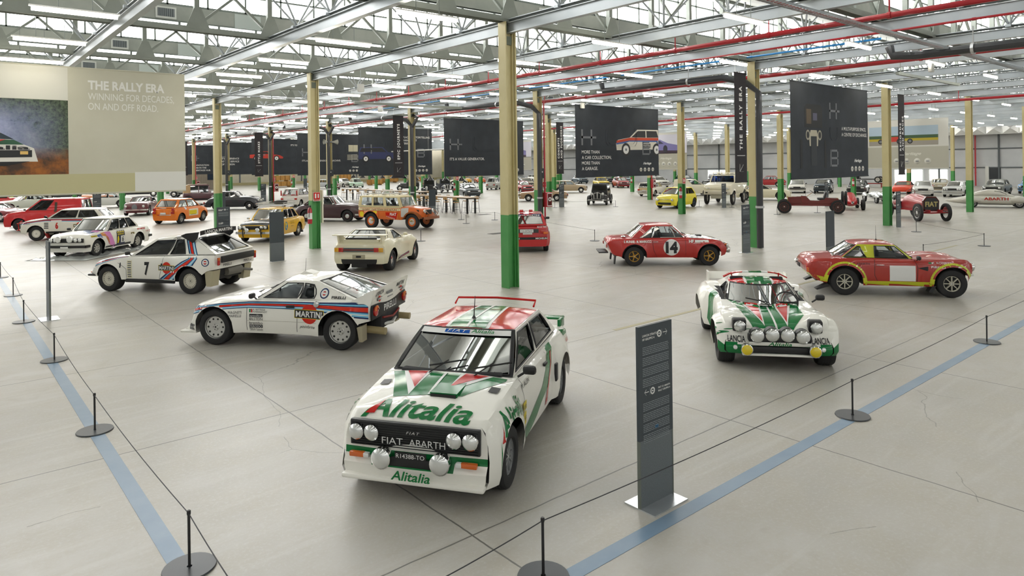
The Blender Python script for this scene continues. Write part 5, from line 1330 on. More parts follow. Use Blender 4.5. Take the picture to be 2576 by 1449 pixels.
c = simple('coupe', 'orange-red low sports car behind the green column foot', (70.2, 25.8), -166, 'e83f12', bump=None, lamps='none', grille=None, zr=1.14, zb=.78, hz=.62); c.done()
c = simple('coupe', 'white sports coupe with wide black oval grille facing the viewer', (67.2, 23.1), -161, 'f0f0ee', bump=CHR, lamps='wide', grille='black', zr=1.28, cr=.06); c.done()
c = simple('hatch', 'beige fastback seen from behind between two white cars', (74.7, 24.2), 18, 'c9c0aa', bump=BLK, lamps='none', zr=1.30, top=(.7, .1, -.9, -1.6)); c.done()
c = simple('saloon', 'silver two door saloon with broad chrome grille facing the viewer', (66.7, 20.3), -173, 'd5d7d6', bump=CHR, lamps='round4', grille='black', zr=1.30, wins=((.05, .06, .5, .88), (.54, .06, .92, .86))); c.done()
c = simple('saloon', 'grey-green boxy saloon facing the viewer behind the silver record car', (71.2, 18.6), -176, '7d8079', bump=CHR, lamps='round2'); c.done()
c = simple('saloon', 'pale blue saloon near the right wall behind the record car', (76.0, 17.2), -176, '5c93c8', bump=CHR, lamps='round2'); c.done()
c = simple('saloon', 'dark blue car cut off by the right edge behind the record car', (70.8, 15.6), -176, '10192e', bump=CHR, lamps='round2'); c.done()
c = simple('bubble', 'mint green small saloon facing the viewer beyond the high tables', (50.2, 96.9), -97, 'b9dcc0', bump=CHR, lamps='round2', grille=None, w=.74, zr=1.4, wb=2.2); c.done()
c = simple('boxy', 'small white hatchback beyond the mint green car', (50.0, 100.8), -82, 'e9e7e0', bump=BLK, lamps='square'); c.done()
c = simple('hatch', 'dark grey hatchback facing the viewer beside the end of the high table', (41.0, 55.5), -107, '2c3a44', bump=BLK, lamps='square', style='cap', ns=24, zr=1.40, w=.78); c.done()
c = simple('spider', 'orange open two-seater in the far row', (75.2, 98.0), -118, 'e0571a', bump=None, grille=None); c.done()
c = simple('spider', 'yellow open two-seater in the far row', (74.3, 101.0), -117, 'f0b410', bump=None, grille=None); c.done()
c = simple('bubble', 'grey rounded microvan seen from behind near a green column', (55.8, 69.8), 37, 'b3b4ae', bump=CHR, lamps='none', grille=None, zr=1.58, top=(.9, .55, -.9, -1.3), zb=.95, tz=.9); c.done()
c = simple('hatch', 'silver compact car far back behind the cream column', (44.3, 97.4), 156, 'c6cbce', bump=None, lamps='none', gm=GLC); c.done()
c = simple('bubble', 'small dark red car far back beside a black downpipe', (44.0, 91.7), -106, '6d1322', bump=CHR, lamps='round2', grille=None); c.done()
c = simple('coupe', 'pale silver two door saloon under the left end of the rally era banner', (5.8, 68.9), -165, 'c9ccc0', bump=CHR, lamps='round4', wb=2.7, w=.85, zr=1.36, gm=GLC, top=(.6, .0, -.8, -1.5)); c.done()
c = simple('coupe', 'dark red low sports coupe with a wide mouth at the left edge', (3.3, 55.5), -60, '8e1626', bump=None, grille='black', lamps='round2', zr=1.18, zb=.82, hz=.66, wb=2.5, fo=.95); c.done()
c = simple('spider', 'red sports car with black hood behind the silver coupe at the left edge', (4.6, 76.5), 176, 'c8141c', bump=None, grille=None, roof=BLK, lamps='none'); c.done()
c = simple('coupe', 'lime yellow car at the left edge behind the red sports car', (5.3, 86.9), 176, 'd6dc1e', bump=None, grille=None, lamps='none'); c.done()
c = simple('coupe', 'large pale grey coupe under the rally era banner behind a text stand', (11.1, 67.5), 171, 'd3d4ce', bump=BLK, lamps='none', wb=2.72, fo=.9, ro=1.0, w=.86, zr=1.34, style='spoke8', gm=GLC, r=.32); c.done()
c = simple('coupe', 'white and orange car behind the large pale coupe', (12.4, 77.6), -78, 'ef8a4a', bump=None, grille='black', lamps='none'); c.done()
c = simple('coupe', 'dark grey sports coupe beneath the rally era banner far back', (11.3, 92.5), 173, '3a3d40', bump=None, lamps='none', grille=None, style='spoke8'); c.done()
c = simple('city', 'white and red decorated city car behind the roof rack of the yellow saloon', (23.2, 55.1), 43, 'e9e4dc', bump=None, lamps='none', grille=None, zr=1.54, w=.80)
c.pdecal([(-.72, .95), (.72, .95), (.72, 1.05), (-.72, 1.05)], 'rear', flat('b8202a', .3))
for s_ in (1, -1): c.tall('tail_lamp', -1.62, s_*.66, 1.15, (.06, .10, .42), REDL, .01)
c.done()
for k, (x, y, h_, co, kd, l) in enumerate(((87.0, 100.8, -111, '9aa0a0', 'saloon', 'grey saloon in the farthest row by the right wall'), (83.0, 92.0, -112, 'e4e4e0', 'hatch', 'white hatchback in the farthest row left of the red riser'),
        (82.0, 86.4, -113, '22384c', 'hatch', 'dark blue hatchback in the farthest row beside two green column feet'), (80.5, 78.2, -115, '26485a', 'saloon', 'teal saloon in the farthest row behind the beige estate car'),
        (82.5, 74.4, -116, '1d2428', 'saloon', 'black saloon in the farthest row behind the black prewar car'), (82.5, 70.6, -117, '9fb2c4', 'saloon', 'pale blue saloon in the farthest row left of the yellow coupe'),
        (62.0, 70.5, -112, 'a39a80', 'saloon', 'khaki saloon behind the small red boxy car'), (84.0, 60.5, -110, '2c4f66', 'hatch', 'blue hatchback in the last row behind the white rally hatchback'), (80.0, 44.8 if False else 52.0, -120, '23262a', 'van', 'dark van in the last row beyond the cream truck'),
        (66.5, 92.5, 150, 'd9cfae', 'bubble', 'cream and yellow small car beyond the prewar cars'), (60.0, 40.2, 30, '2a2a2c', 'saloon', 'dark saloon with red tail lamps behind the vertical rally era banner'))):
    c = simple(kd, l, (x, y), h_, co, bump=BLK, lamps='round2' if k % 2 else 'square', detail=0, ns=16); c.done()

# --- prewar cars
def vintage(label, pos, h, col, hood=None, wb=2.6, w=.62, zr=1.62, open_=False, body='saloon', cream=False, wheel='cap', trim=CHR, tall=.0, grl=None, wings=None):
    root = empty('vintage_car', (pos[0], pos[1], 0), R(h), label, 'car'); pm = paint(col); r = .36; fx, rx = wb/2, -wb/2; wg = wings or pm
    b = MB()
    cab0 = fx-wb*.42; hz = .98+tall
    # bonnet, tapering to the radiator
    def bon(i, j):
        u_ = i/6; a = math.pi*j/8; ww = w*(.45+.42*u_)
        return (fx-.02-(fx-.02-cab0)*u_, ww*math.cos(a), .52+(hz-.52+.06*u_)*min(1, (.35+.65*math.sin(a))) if 0 < j < 8 else .50)
    b.grid(bon, 6, 8, pm)
    # cabin
    rear = rx-.42; zt = zr
    prof = [(cab0+.02, .48), (cab0+.02, hz+.08), (cab0-.16, zt-.10), (cab0-.26, zt), (rear+.52, zt), (rear+.20, zt-.12), (rear+.04, hz), (rear, .62), (rear+.1, .48)]
    if open_: prof = [(cab0+.02, .48), (cab0+.02, hz+.06), (rear+.3, hz+.04), (rear, .62), (rear+.1, .48)]
    n = len(prof)
    for s_ in (1, -1):
        yb_, yt_ = w, w*.86
        V = [(x, s_*(yb_+(yt_-yb_)*max(0, (z-hz)/(zt-hz+.01))), z) for x, z in prof]
        tri = tessellate_polygon([[Vector((p[0], p[2], 0)) for p in V]]); b.add(V, [tuple(t) for t in tri], pm, False)
    for k in range(n-1):
        (x0, z0), (x1, z1) = prof[k], prof[k+1]
        y0 = w+(w*.86-w)*max(0, (z0-hz)/(zt-hz+.01)); y1 = w+(w*.86-w)*max(0, (z1-hz)/(zt-hz+.01))
        b.add([(x0, -y0, z0), (x0, y0, z0), (x1, y1, z1), (x1, -y1, z1)], [(0, 1, 2, 3)], (hood or pm) if z0 > hz+.02 or (hood and z1 > hz) else pm, False)
    b.build('body', root, 40)
    if not open_:
        g_ = MB(); g_.add([(cab0+.03, -w*.82, hz+.10), (cab0+.03, w*.82, hz+.10), (cab0-.13, w*.76, zt-.12), (cab0-.13, -w*.76, zt-.12)], [(0, 1, 2, 3)], GLD, False); g_.build('windscreen', root)
        for s_ in (1, -1):
            L0, L1 = cab0-.22, rear+.5; m_ = (L0+L1)/2
            for a, e in ((L0, m_+.04), (m_-.04, L1)):
                g_ = MB(); yy = s_*(w*.94+.012); g_.add([(a, s_*(w*.985+.01), hz+.06), (e, s_*(w*.985+.01), hz+.06), (e, s_*(w*.885+.01), zt-.13), (a, s_*(w*.885+.01), zt-.13)], [(0, 1, 2, 3)], GLD, False); g_.build('side_window', root)
            if hood:
                k_ = MB(); k_.add([(L1+.12, s_*(w*.99+.014), hz+.02), (rear+.02, s_*(w*.99+.014), hz+.02), (rear+.2, s_*(w*.88+.014), zt-.1), (L1+.12, s_*(w*.88+.014), zt-.04)], [(0, 1, 2, 3)], hood, False); k_.build('folding_hood', root)
    else:
        k_ = MB(); k_.add([(cab0, -w*.8, hz+.05), (cab0, w*.8, hz+.05), (cab0-.08, w*.75, hz+.42), (cab0-.08, -w*.75, hz+.42)], [(0, 1, 2, 3)], GLC, False); k_.tube([(cab0, -w*.8, hz+.05), (cab0-.08, -w*.75, hz+.42), (cab0-.08, w*.75, hz+.42), (cab0, w*.8, hz+.05)], .015, CHR, 5); k_.build('windscreen', root)
        if hood: k_ = MB(); k_.box((rear+.45, 0, hz+.14), (.5, 1.7*w, .2), hood, None, .06); k_.build('folding_hood', root)
    # wings
    for s_ in (1, -1):
        for xw, nm in ((fx, 'front_wing'), (rx, 'rear_wing')):
            u = MB(); rr_ = r+.09
            a0, a1 = (-.10, 1.05) if nm == 'front_wing' else (.0, 1.0)
            u.grid(lambda i, j: (xw+rr_*math.cos(math.pi*(a0+(a1-a0)*i/10)), s_*(w*.72+(.10 if nm == 'front_wing' else .14)+.20*j/3-.02), r+rr_*math.sin(math.pi*(a0+(a1-a0)*i/10))-.03*(j/3)**2*2), 10, 3, wg); u.build(nm, root, 50)
        u = MB(); u.box((0, s_*(w+.12), .33), (wb-2*r-.1, .24, .04), wg); u.build('running_board', root)
        tme, wme = wheel_mesh(r, .14, r*.62, wheel, flat('c8b06a', .3) if cream else (ALU if wheel == 'cap' else flat('5b2a18')))
        for xw in (fx, rx):
            o = bpy.data.objects.new('wheel', tme); C.objects.link(o); o.parent = root; o.location = (xw, s_*(w+.06), r); o.rotation_euler = (0, 0, 0 if s_ > 0 else math.pi)
            q = bpy.data.objects.new('rim', wme); C.objects.link(q); q.parent = o
        u = MB(); u.lathe([(.0, -.14), (.07, -.10), (.11, 0), (.115, .02)], trim, (fx+.05, s_*.42, .86+tall*.5), 'X', 16); u.lathe([(.105, .02), (.05, .04), (0, .045)], LENS, (fx+.05, s_*.42, .86+tall*.5), 'X', 16); u.build('headlamp', root)
    u = MB(); gz = hz-.02; u.prism([(fx+.02, -.26, .48), (fx+.02, -.28, gz-.06), (fx+.02, 0, gz+.03), (fx+.02, .28, gz-.06), (fx+.02, .26, .48)], (.05, 0, 0), trim)
    for s_ in (1, -1): u.prism([(fx+.075, s_*.03, .50), (fx+.075, s_*.04, gz-.03), (fx+.075, s_*.24, gz-.08), (fx+.075, s_*.22, .50)], (.01, 0, 0), BLK)
    u.build('radiator_grille', root)
    u = MB(); u.tube([(fx+.42, -w-.10, .40), (fx+.52, -w*.6, .42), (fx+.50, 0, .38), (fx+.52, w*.6, .42), (fx+.42, w+.10, .40)], .035, trim, 6); u.box((fx+.25, 0, .40), (.45, .8, .06), BLK); u.build('bumper', root)
    u = MB(); u.box((0, 0, .40), (wb+.7, .8, .14), BLK); u.build('chassis', root)
    return root
vintage('black thirties saloon with tall twin-slot chrome grille facing the viewer', (40.3, 37.0), -146, '07090f', wb=2.5, w=.64, zr=1.60)
vintage('black veteran car with high square cabin beyond the high table', (41.7, 63.5), -118, '0b0d10', wb=2.5, w=.60, zr=1.85, trim=BLK, tall=.08)
vintage('black thirties saloon with pale blue roof line beside the veteran car', (46.8, 67.9), -110, '0d1424', wb=2.7, w=.66, zr=1.62)
vintage('small black rounded car side-on between the high tables', (47.3, 77.0), 149, '101114', wb=2.1, w=.56, zr=1.42)
vintage('maroon prewar drophead with tan hood behind the dark blue saloon', (19.6, 67.3), -12, '4b1622', hood=flat('b3946a'), wb=3.3, w=.72, zr=1.78)
vintage('dark prewar limousine under the rally era banner', (18.6, 90.6), 168, '1c2333', wb=3.2, w=.70, zr=1.75)
vintage('silver-grey prewar tourer beside a green column', (22.6, 84.4), 150, 'a9aaa2', wb=2.9, open_=True, zr=1.5)

# --- racing cars
def open_wheels(root, xs_, y, r, tw, style, rc, rim=None):
    tme, wme = wheel_mesh(r, tw, rim or r*.72, style, rc)
    for x in xs_:
        for s_ in (1, -1):
            o = bpy.data.objects.new('wheel', tme); C.objects.link(o); o.parent = root; o.location = (x, s_*y, r); o.rotation_euler = (0, 0, 0 if s_ > 0 else math.pi)
            q = bpy.data.objects.new('rim', wme); C.objects.link(q); q.parent = o
def loft(st, m, n=16, ang=None, p=2.6):
    """closed shell through stations (x, half width, z low, z high)"""
    u = MB()
    def P(i, j):
        x, w_, a, b = st[i]; t = 2*math.pi*j/n; c_, s_ = math.cos(t), math.sin(t); e = 2/p
        return (x, w_*math.copysign(abs(c_)**e, c_), (a+b)/2+(b-a)/2*math.copysign(abs(s_)**e, s_))
    u.grid(P, len(st)-1, n, m); return u
MRD = paint('a5101c')
# giant-engined red racer
t = empty('racing_car', (40.45, 14.27, 0), R(-134), 'big red vintage racing car with black radiator lettered in brass', 'racing car')
u = loft([(-2.35, .05, .62, .72), (-2.0, .26, .52, .95), (-1.3, .40, .45, 1.10), (-.6, .44, .42, 1.12), (-.45, .44, .42, 1.30), (-.1, .42, .42, 1.38), (.5, .40, .45, 1.30), (.85, .38, .48, 1.24), (1.42, .36, .50, 1.18)], MRD)
u.build('body', t, 50)
u = MB(); u.prism([(1.42, -.38, .50), (1.42, -.40, 1.05), (1.42, -.24, 1.27), (1.42, .24, 1.27), (1.42, .40, 1.05), (1.42, .38, .50)], (.12, 0, 0), flat('55201c', .3))
u.prism([(1.545, -.34, .54), (1.545, -.36, 1.02), (1.545, -.22, 1.20), (1.545, .22, 1.20), (1.545, .36, 1.02), (1.545, .34, .54)], (.02, 0, 0), BLK)
text_on(u, 'FIAT', (1.572, -.31, .76), (0, 1, 0), (0, 0, 1), .24, flat('b9ab70', .35), .62, bold=.03); u.build('radiator', t)
u = MB(); u.tube([(1.62, -.66, .45), (1.58, 0, .42), (1.62, .66, .45)], .04, MRD, 8); 
for s_ in (1, -1): u.beam((2.0, s_*.30, .55), (-1.7, s_*.36, .52), .05, .12, MRD); u.tube([(1.95, s_*.30, .56), (1.5, s_*.30, .44)], .03, MRD, 6)
u.tube([(1.7, -.5, .52), (1.7, .5, .52)], .02, MRD, 6); u.tube([(-1.5, -.6, .45), (-1.5, .6, .45)], .05, BLK, 8); u.build('chassis', t)
open_wheels(t, (1.60, -1.50), .70, .46, .15, 'wire', CHR, .33)
u = MB(); n = 20; u.tube([Vector((-.75+.08*math.sin(2*math.pi*k/n), .12+.22*math.cos(2*math.pi*k/n), 1.38+.2*math.sin(2*math.pi*k/n))) for k in range(n)], .016, paint('7c1a18'), 5, False, True); u.tube([(-.75, .12, 1.38), (-.3, .12, 1.2)], .015, BLK, 5); u.build('steering_wheel', t)
u = MB(); u.tube([(-.5, -.5, .55), (-.55, -.56, .95), (-.75, -.6, 1.05)], .02, BLK, 6); u.box((-.75, -.48, .75), (.2, .12, .35), BLK, None, .02); u.build('brake_lever', t)
# veteran racer
VR = paint('6d1a14')
t = empty('racing_car', (41.2, 20.4, 0), R(118), 'dark red veteran racing car with wooden spoked wheels and exposed seats', 'racing car')
u = MB(); u.prism([(1.30, -.30, .60), (1.30, -.30, .98), (.55, -.32, 1.02), (.55, -.32, .60)], (0, .62, 0), VR); u.box((1.31, 0, .80), (.06, .62, .44), flat('b08a3e', .3)); u.box((.53, 0, .82), (.05, .68, .46), flat('8a6a3a', .3)); u.build('bonnet', t)
u = MB(); u.prism([(.55, -.36, .60), (.55, -.36, 1.05), (.30, -.36, 1.05), (.05, -.36, .78), (-.45, -.36, .76), (-.75, -.36, .95), (-1.5, -.36, .92), (-1.6, -.36, .60)], (0, .72, 0), VR); u.build('body', t)
u = MB()
for s_ in (1, -1): u.beam((1.75, s_*.32, .52), (-1.75, s_*.34, .52), .05, .14, VR)
for x in (1.52, -1.45): u.tube([(x, -.62, .40), (x, .62, .40)], .03, BLK, 6)
u.tube([(.3, .3, .5), (-1.2, .3, .5)], .04, BLK, 6); u.build('chassis', t)
open_wheels(t, (1.52, -1.45), .66, .41, .12, 'spoke12', paint('5a241c'), .31)
for s_ in (1, -1):
    u = MB(); u.box((-.55, s_*.2, .88), (.42, .36, .12), BLK, None, .05); u.box((-.78, s_*.2, 1.08), (.12, .36, .42), BLK, Matrix.Rotation(-.25, 4, 'Y'), .05); u.build('bucket_seat', t)
u = MB(); n = 20; u.tube([Vector((-.1+.16*math.sin(2*math.pi*k/n), .18+.19*math.cos(2*math.pi*k/n), 1.28+.12*math.sin(2*math.pi*k/n))) for k in range(n)], .018, BLK, 5, False, True); u.tube([(-.1, .18, 1.28), (.45, .18, .85)], .016, flat('a37c3a', .3), 5); u.build('steering_wheel', t)
u = MB()
for x in (-1.75, -1.93): u.lathe([(.26, -.07), (.40, -.06), (.43, 0), (.40, .06), (.26, .07), (.25, 0), (.26, -.07)], RUB, (x, 0, .92), 'X', 24)
u.build('spare_tyre', t)
# red single-seater from behind
t = empty('racing_car', (46.1, 20.3, 0), R(31), 'small bright red single-seat racing car seen from behind with fat black tyres', 'racing car')
loft([(-1.9, .08, .42, .60), (-1.6, .30, .30, .82), (-1.0, .36, .22, .92), (-.6, .36, .20, 1.12), (-.3, .36, .20, .90), (.6, .34, .20, .84), (1.5, .28, .24, .70), (2.0, .14, .34, .54)], paint('c0121c'), 18).build('body', t, 50)
u = MB(); u.tube([(-1.25, -.62, .34), (-1.25, .62, .34)], .03, BLK, 6); u.tube([(1.25, -.6, .33), (1.25, .6, .33)], .02, BLK, 6); u.tube([(-.9, -.34, .4), (-1.3, -.4, .35), (-1.9, -.4, .35)], .03, ALU, 6); u.build('suspension', t)
open_wheels(t, (1.25, -1.25), .68, .34, .20, 'wire', CHR, .21)
# silver cigar racer
t = empty('racing_car', (54.3, 21.6, 0), R(41), 'polished aluminium racing car half hidden behind the big red racer', 'racing car')
loft([(-2.1, .10, .42, .55), (-1.7, .40, .30, .80), (-1.0, .52, .22, .90), (-.2, .52, .22, .84), (.8, .50, .22, .82), (1.6, .40, .26, .66), (2.1, .2, .34, .5)], mat('polished_aluminium', (.7, .72, .72), .18, .9), 20).build('body', t, 50)
for s_ in (1, -1):
    for x in (1.25, -1.25): u = loft([(x-.45, .02, .45, .5), (x-.3, .10, .40, .68), (x, .12, .38, .76), (x+.3, .10, .40, .68), (x+.5, .02, .45, .5)], _m['polished_aluminium'], 10); o = u.build('wing', t, 60); o.location = (0, s_*.66, 0)
open_wheels(t, (1.25, -1.25), .66, .33, .15, 'wire', CHR)
# silver record car
SVR = mat('silver_paint', hexc('c9c6bb'), .28, .35, .8)
t = empty('record_car', (53.1, 14.0, 0), R(-70), 'long silver teardrop record car lettered in red', 'record car')
loft([(-2.75, .03, .38, .44), (-2.3, .36, .27, .60), (-1.6, .66, .20, .72), (-.8, .76, .17, .78), (.4, .78, .16, .78), (1.4, .74, .17, .70), (2.1, .5, .22, .56), (2.5, .1, .3, .42)], SVR, 24, p=3).build('body', t, 50)
loft([(-1.7, .05, .60, .70), (-1.1, .30, .60, .98), (-.45, .40, .60, 1.16), (0, .42, .60, 1.18), (.5, .40, .60, 1.02), (1.05, .3, .60, .76)], SVR, 20).build('canopy', t, 50)
for s_ in (1, -1):
    for x in (1.22, -1.25):
        o = loft([(x-.62, .02, .45, .50), (x-.4, .13, .34, .66), (x, .17, .32, .74), (x+.4, .13, .34, .66), (x+.62, .02, .45, .50)], SVR, 12).build('wheel_fairing', t, 60); o.location = (0, s_*.66, 0)
    g_ = MB(); g_.add([(-.05, s_*.395, .90), (.62, s_*.385, .86), (.30, s_*.345, 1.04), (-.05, s_*.375, 1.08)], [(0, 1, 2, 3)], GLD, False); g_.build('side_window', t)
    u = MB(); text_on(u, 'ABARTH', (s_*.65, s_*.80, .50), (-s_, 0, 0), (0, 0, 1), .17, flat('b02a20', .3), 1.3, bold=.03); u.build('body_lettering', t)
open_wheels(t, (1.22, -1.25), .64, .28, .15, 'spoke10', ALU, .19)
# rolling chassis on a red stand
t = empty('rolling_chassis', (83.6, 34.6, 0), R(100), 'bare wheeled chassis on a red display stand by the right wall', 'chassis')
u = MB(); u.box((0, 0, .45), (3.4, .8, .10), flat('8e2018')); 
for x in (-1.5, 1.5): u.box((x, 0, .2), (.1, .7, .42), flat('8e2018'))
u.build('stand', t)
u = MB()
for s_ in (1, -1): u.beam((-1.7, s_*.35, .95), (1.7, s_*.35, .95), .05, .10, BLK)
for x in (-1.2, 1.2): u.tube([(x, -.6, .9), (x, .6, .9)], .04, BLK, 6); u.box((x, 0, .72), (.1, .6, .45), BLK)
u.box((1.0, 0, 1.2), (.3, .2, .5), BLK); u.build('chassis', t)
tme, wme = wheel_mesh(.36, .14, .24, 'cap', flat('d8d4c8', .3))
for x in (-1.2, 1.2):
    for s_ in (1, -1):
        o = bpy.data.objects.new('wheel', tme); C.objects.link(o); o.parent = t; o.location = (x, s_*.62, .92); o.rotation_euler = (0, 0, 0 if s_ > 0 else math.pi)
        q = bpy.data.objects.new('rim', wme); C.objects.link(q); q.parent = o
# ================================================================== FLOOR TAPE, BARRIERS, STANDS
TAPE = noisy('blue_floor_tape', hexc('7790a8'), hexc('8197ac'), 3, .35)
s = MB(); s.box((1.5, 3.83+18, .0015), (.15, 36.15, .003), TAPE)
tag(s.build('floor_tape', ang=0), 'blue floor tape running from the lower left corner of the picture to the left edge', 'floor tape')
s = MB(); s.box((1.42+22, 3.83, .0015), (44, .15, .003), TAPE)
tag(s.build('floor_tape', ang=0), 'blue floor tape running past the near text stand to the right edge', 'floor tape')
s = MB(); s.box((19.5, 8.85, .001), (19, .10, .002), flat('b5ad8d')); tag(s.build('floor_tape', ang=0), 'faded yellow line on the floor behind the lime and red roadster', 'floor tape')
def drain(x, y, l):
    s = MB(); s.box((x, y, .004), (.9, .45, .008), flat('55524a'))
    for k in range(7): s.box((x-.39+.13*k, y, .009), (.05, .40, .004), BLK)
    tag(s.build('floor_drain', ang=0), l, 'drain')
drain(22.9, 16.6, 'rectangular floor grating behind the red coupe number 14'); drain(20.2, 25.0, 'small round-edged floor grating between the red hatchback and the coupe')
drain(27.3, 35.2, 'dark floor plate under the end of the near high table')

P0 = empty('barrier_post', (1.55, 5.92, 0), 0, 'black rope barrier post on a round base nearest the viewer on the left', 'barrier post', 'low rope barrier posts')
u = MB(); u.lathe([(0, 0), (.20, 0), (.205, .006), (.20, .016), (.02, .018)], mat('post_base_black', (.05, .055, .06), .35, .3), (0, 0, 0), 'Z', 28); u.build('base', P0)
u = MB(); u.tube([(0, 0, .015), (0, 0, .455)], .0115, BLK, 8); u.lathe([(.014, .43), (.016, .44), (.016, .46), (.012, .466), (0, .466)], BLK, (0, 0, 0), 'Z', 10); u.build('pole', P0)
ROPE = mat('barrier_rope', (.03, .03, .035), .6)
posts = []
def post(x, y, l=None):
    o = copy_tree(P0, (x, y, 0), 0, l or 'low black rope barrier post with round base among the display cars'); posts.append(o)
    if l is None: o['group'] = 'low rope barrier posts further back'
left = [(1.5, 3.83), (1.55, 5.92), (1.5, 9.8), (1.55, 13.9), (1.46, 17.9), (1.57, 21.9), (1.55, 25.9)]
right = [(1.5, 3.83), (3.6, 3.95), (8.8, 3.86), (14.05, 3.85), (19.3, 3.85)]
for k, (x, y) in enumerate(left[2:]):
    post(x, y, ('second black barrier post from the front on the left blue tape', 'third black barrier post from the front on the left blue tape', 'black barrier post beside the edge-on stand on the left',
                'black barrier post behind the edge-on stand, at the left edge', 'small black barrier post furthest back at the left edge')[k])
for k, (x, y) in enumerate(right[1:4]):
    post(x, y, ('black barrier post at the bottom edge, left of the near text stand', 'black barrier post on the right blue tape between the stand and the edge', 'black barrier post on the right blue tape near the right edge')[k])
def cord(a, b, l, z=.44):
    s_ = MB(); n = 8; s_.tube([(a[0]+(b[0]-a[0])*t/n, a[1]+(b[1]-a[1])*t/n, z-.035*4*(t/n)*(1-t/n)) for t in range(n+1)], .0045, ROPE, 5)
    tag(s_.build('barrier_rope'), l, 'cord', 'thin black cords between the barrier posts')
for a, b in list(zip(left, left[1:]))+list(zip(right, right[1:])): cord(a, b, 'thin black cord strung between two low barrier posts')
pts_ = dict(a=(21.0, 19.6), b=(22.5, 30.6), c=(23.9, 33.0), d=(25.0, 31.2), e=(35.0, 36.6), f=(38.5, 33.8), g=(46.5, 43.0), h=(42.0, 29.0), i=(43.0, 27.0), j=(46.0, 26.6), k=(38.8, 21.3), l=(41.6, 20.2), m=(47.2, 25.2), n=(58.0, 31.5),
            o=(24.4, 8.4), p=(33.2, 11.7), q=(57.0, 27.0), r=(56.8, 21.4), s=(64.0, 26.4), t=(60.6, 30.5), u=(5.5, 25.4), v=(3.7, 52.4), w=(3.5, 48.0), x=(29.4, 8.1), y=(15.9, 24.9))
for k in sorted(pts_): post(*pts_[k])
for a, b in (('b', 'c'), ('c', 'd'), ('a', 'd'), ('e', 'f'), ('k', 'l'), ('h', 'i'), ('o', 'x'), ('x', 'p'), ('q', 'm'), ('v', 'w')): cord(pts_[a], pts_[b], 'thin black cord strung between two low barrier posts')

# text stands ------------------------------------------------------------
PAN = mat('stand_panel', hexc('3a4248'), .45); LIN = flat('8f969a'); MESHG = noisy('stand_mesh_grey', hexc('5b6266'), hexc('70777b'), 160, .5)
def stand(x, y, label, ang=0, text=0, back=False, plate='brushed', h=1.69):
    t = empty('text_stand', (x, y, 0), R(ang), label, 'text stand')
    u = MB(); u.box((0, 0, .006), (.50, .36, .012), mat('stand_plate_steel', (.72, .75, .78), .25, .85)) if plate else None; u.build('base_plate', t)
    u = MB(); u.box((0, 0, .012+.31), (.485, .026, .62), MESHG); 
    for s_ in (1, -1): u.box((s_*.244, 0, .322), (.014, .032, .62), flat('6f746c'))
    u.build('lower_panel', t)
    u = MB(); u.box((0, 0, (h+.632)/2), (.50, .032, h-.632), PAN)
    if text:
        f = -.0175
        def T(s_, X, Z, hh, m=WHT, **k): text_on(u, s_, (X, f, Z), (1, 0, 0), (0, 0, 1), hh, m, **k)
        def blk(z0, n, rr):
            for k in range(n):
                if k % 6 == 5: continue
                X = -.195; 
                while X < .19:
                    L_ = min(rr.uniform(.015, .05), .195-X); u.box((X+L_/2, f, z0-.0165*k), (L_, .001, .0062), LIN); X += L_+.006
        rr = random.Random(int(x*10)); a, b = text if isinstance(text, tuple) else (None, None)
        for z0, names, arrow in ((h-.10, a, 1), (h-.62, b, -1)):
            if names:
                if arrow > 0: T(names[0], -.195, z0, .020, bold=.02); T(names[1], -.195, z0-.035, .020, bold=.02)
                else: T(names[0], .03, z0, .016, bold=.02); T(names[1], .03, z0-.03, .016, bold=.02)
            else: u.box((-.10, f, z0), (.18, .001, .018), WHT); u.box((-.12, f, z0-.035), (.14, .001, .016), WHT)
            cx_ = .055 if arrow > 0 else -.055
            u.T = Matrix.Translation((cx_, f, z0-.002)); u.lathe([(.020, .0), (.020, -.001), (.034, -.001), (.034, 0)], WHT, (0, 0, 0), 'Y', 18); u.box((0, -.0005, 0), (.02, .001, .012), WHT); u.T = Matrix()
            ax = .145*arrow; u.box((ax-.005*arrow, f, z0), (.06, .001, .006), WHT)
            for sg in (1, -1): u.beam((ax+.028*arrow, f, z0), (ax+.003*arrow, f, z0+sg*.028), .001, .006, WHT, (0, 1, 0))
            u.box((.095*arrow, f, z0), (.003, .001, .07), LIN)
            blk(z0-.10, 24 if names else 10, rr)
        if not a:
            for k in range(5): blk(h-.42-.2*k if k > 1 else h-.5, 9, rr)
        u.box((.0, f, .72), (.05, .001, .03), flat('3a6a90'))
    u.build('upper_panel', t, 0)
    return t
stand(5.215, 4.12, 'tall dark text stand with two arrows on a steel plate, nearest the viewer', text=(('LANCIA STRATOS', 'HF GRUPPO 4'), ('FIAT 131 ABARTH', 'RALLY GRUPPO 4')))
stand(1.90, 17.85, 'slim steel-edged stand seen edge-on beside the left barrier', 90)
stand(9.05, 23.3, 'blank dark back of a stand in front of the yellow saloon')
stand(8.75, 28.0, 'dark text stand below the second green column on the left', text=1)
stand(20.55, 9.6, 'blank dark back of a stand behind the lime and red roadster')
stand(47.7, 22.5, 'dark text stand in front of the veteran racing car', text=1)
stand(21.9, 13.2, 'dark text stand between the red coupe and the column with the downpipe', text=1)
stand(42.2, 27.1, 'dark text stand in front of the cream off-road truck', text=1)
stand(35.7, 36.6, 'dark text stand beside the tan coupe', text=1)
stand(35.0, 13.1, 'dark text stand beside the red racer with the lettered radiator', text=1)
stand(8.6, 54.2, 'dark text stand in front of the pale coupe under the rally era banner', text=1)
stand(24.2, 65.5, 'dark text stand behind the dark blue saloon by the red riser', text=1)
stand(39.0, 90.0, 'small dark text stand far back left of the cream column')
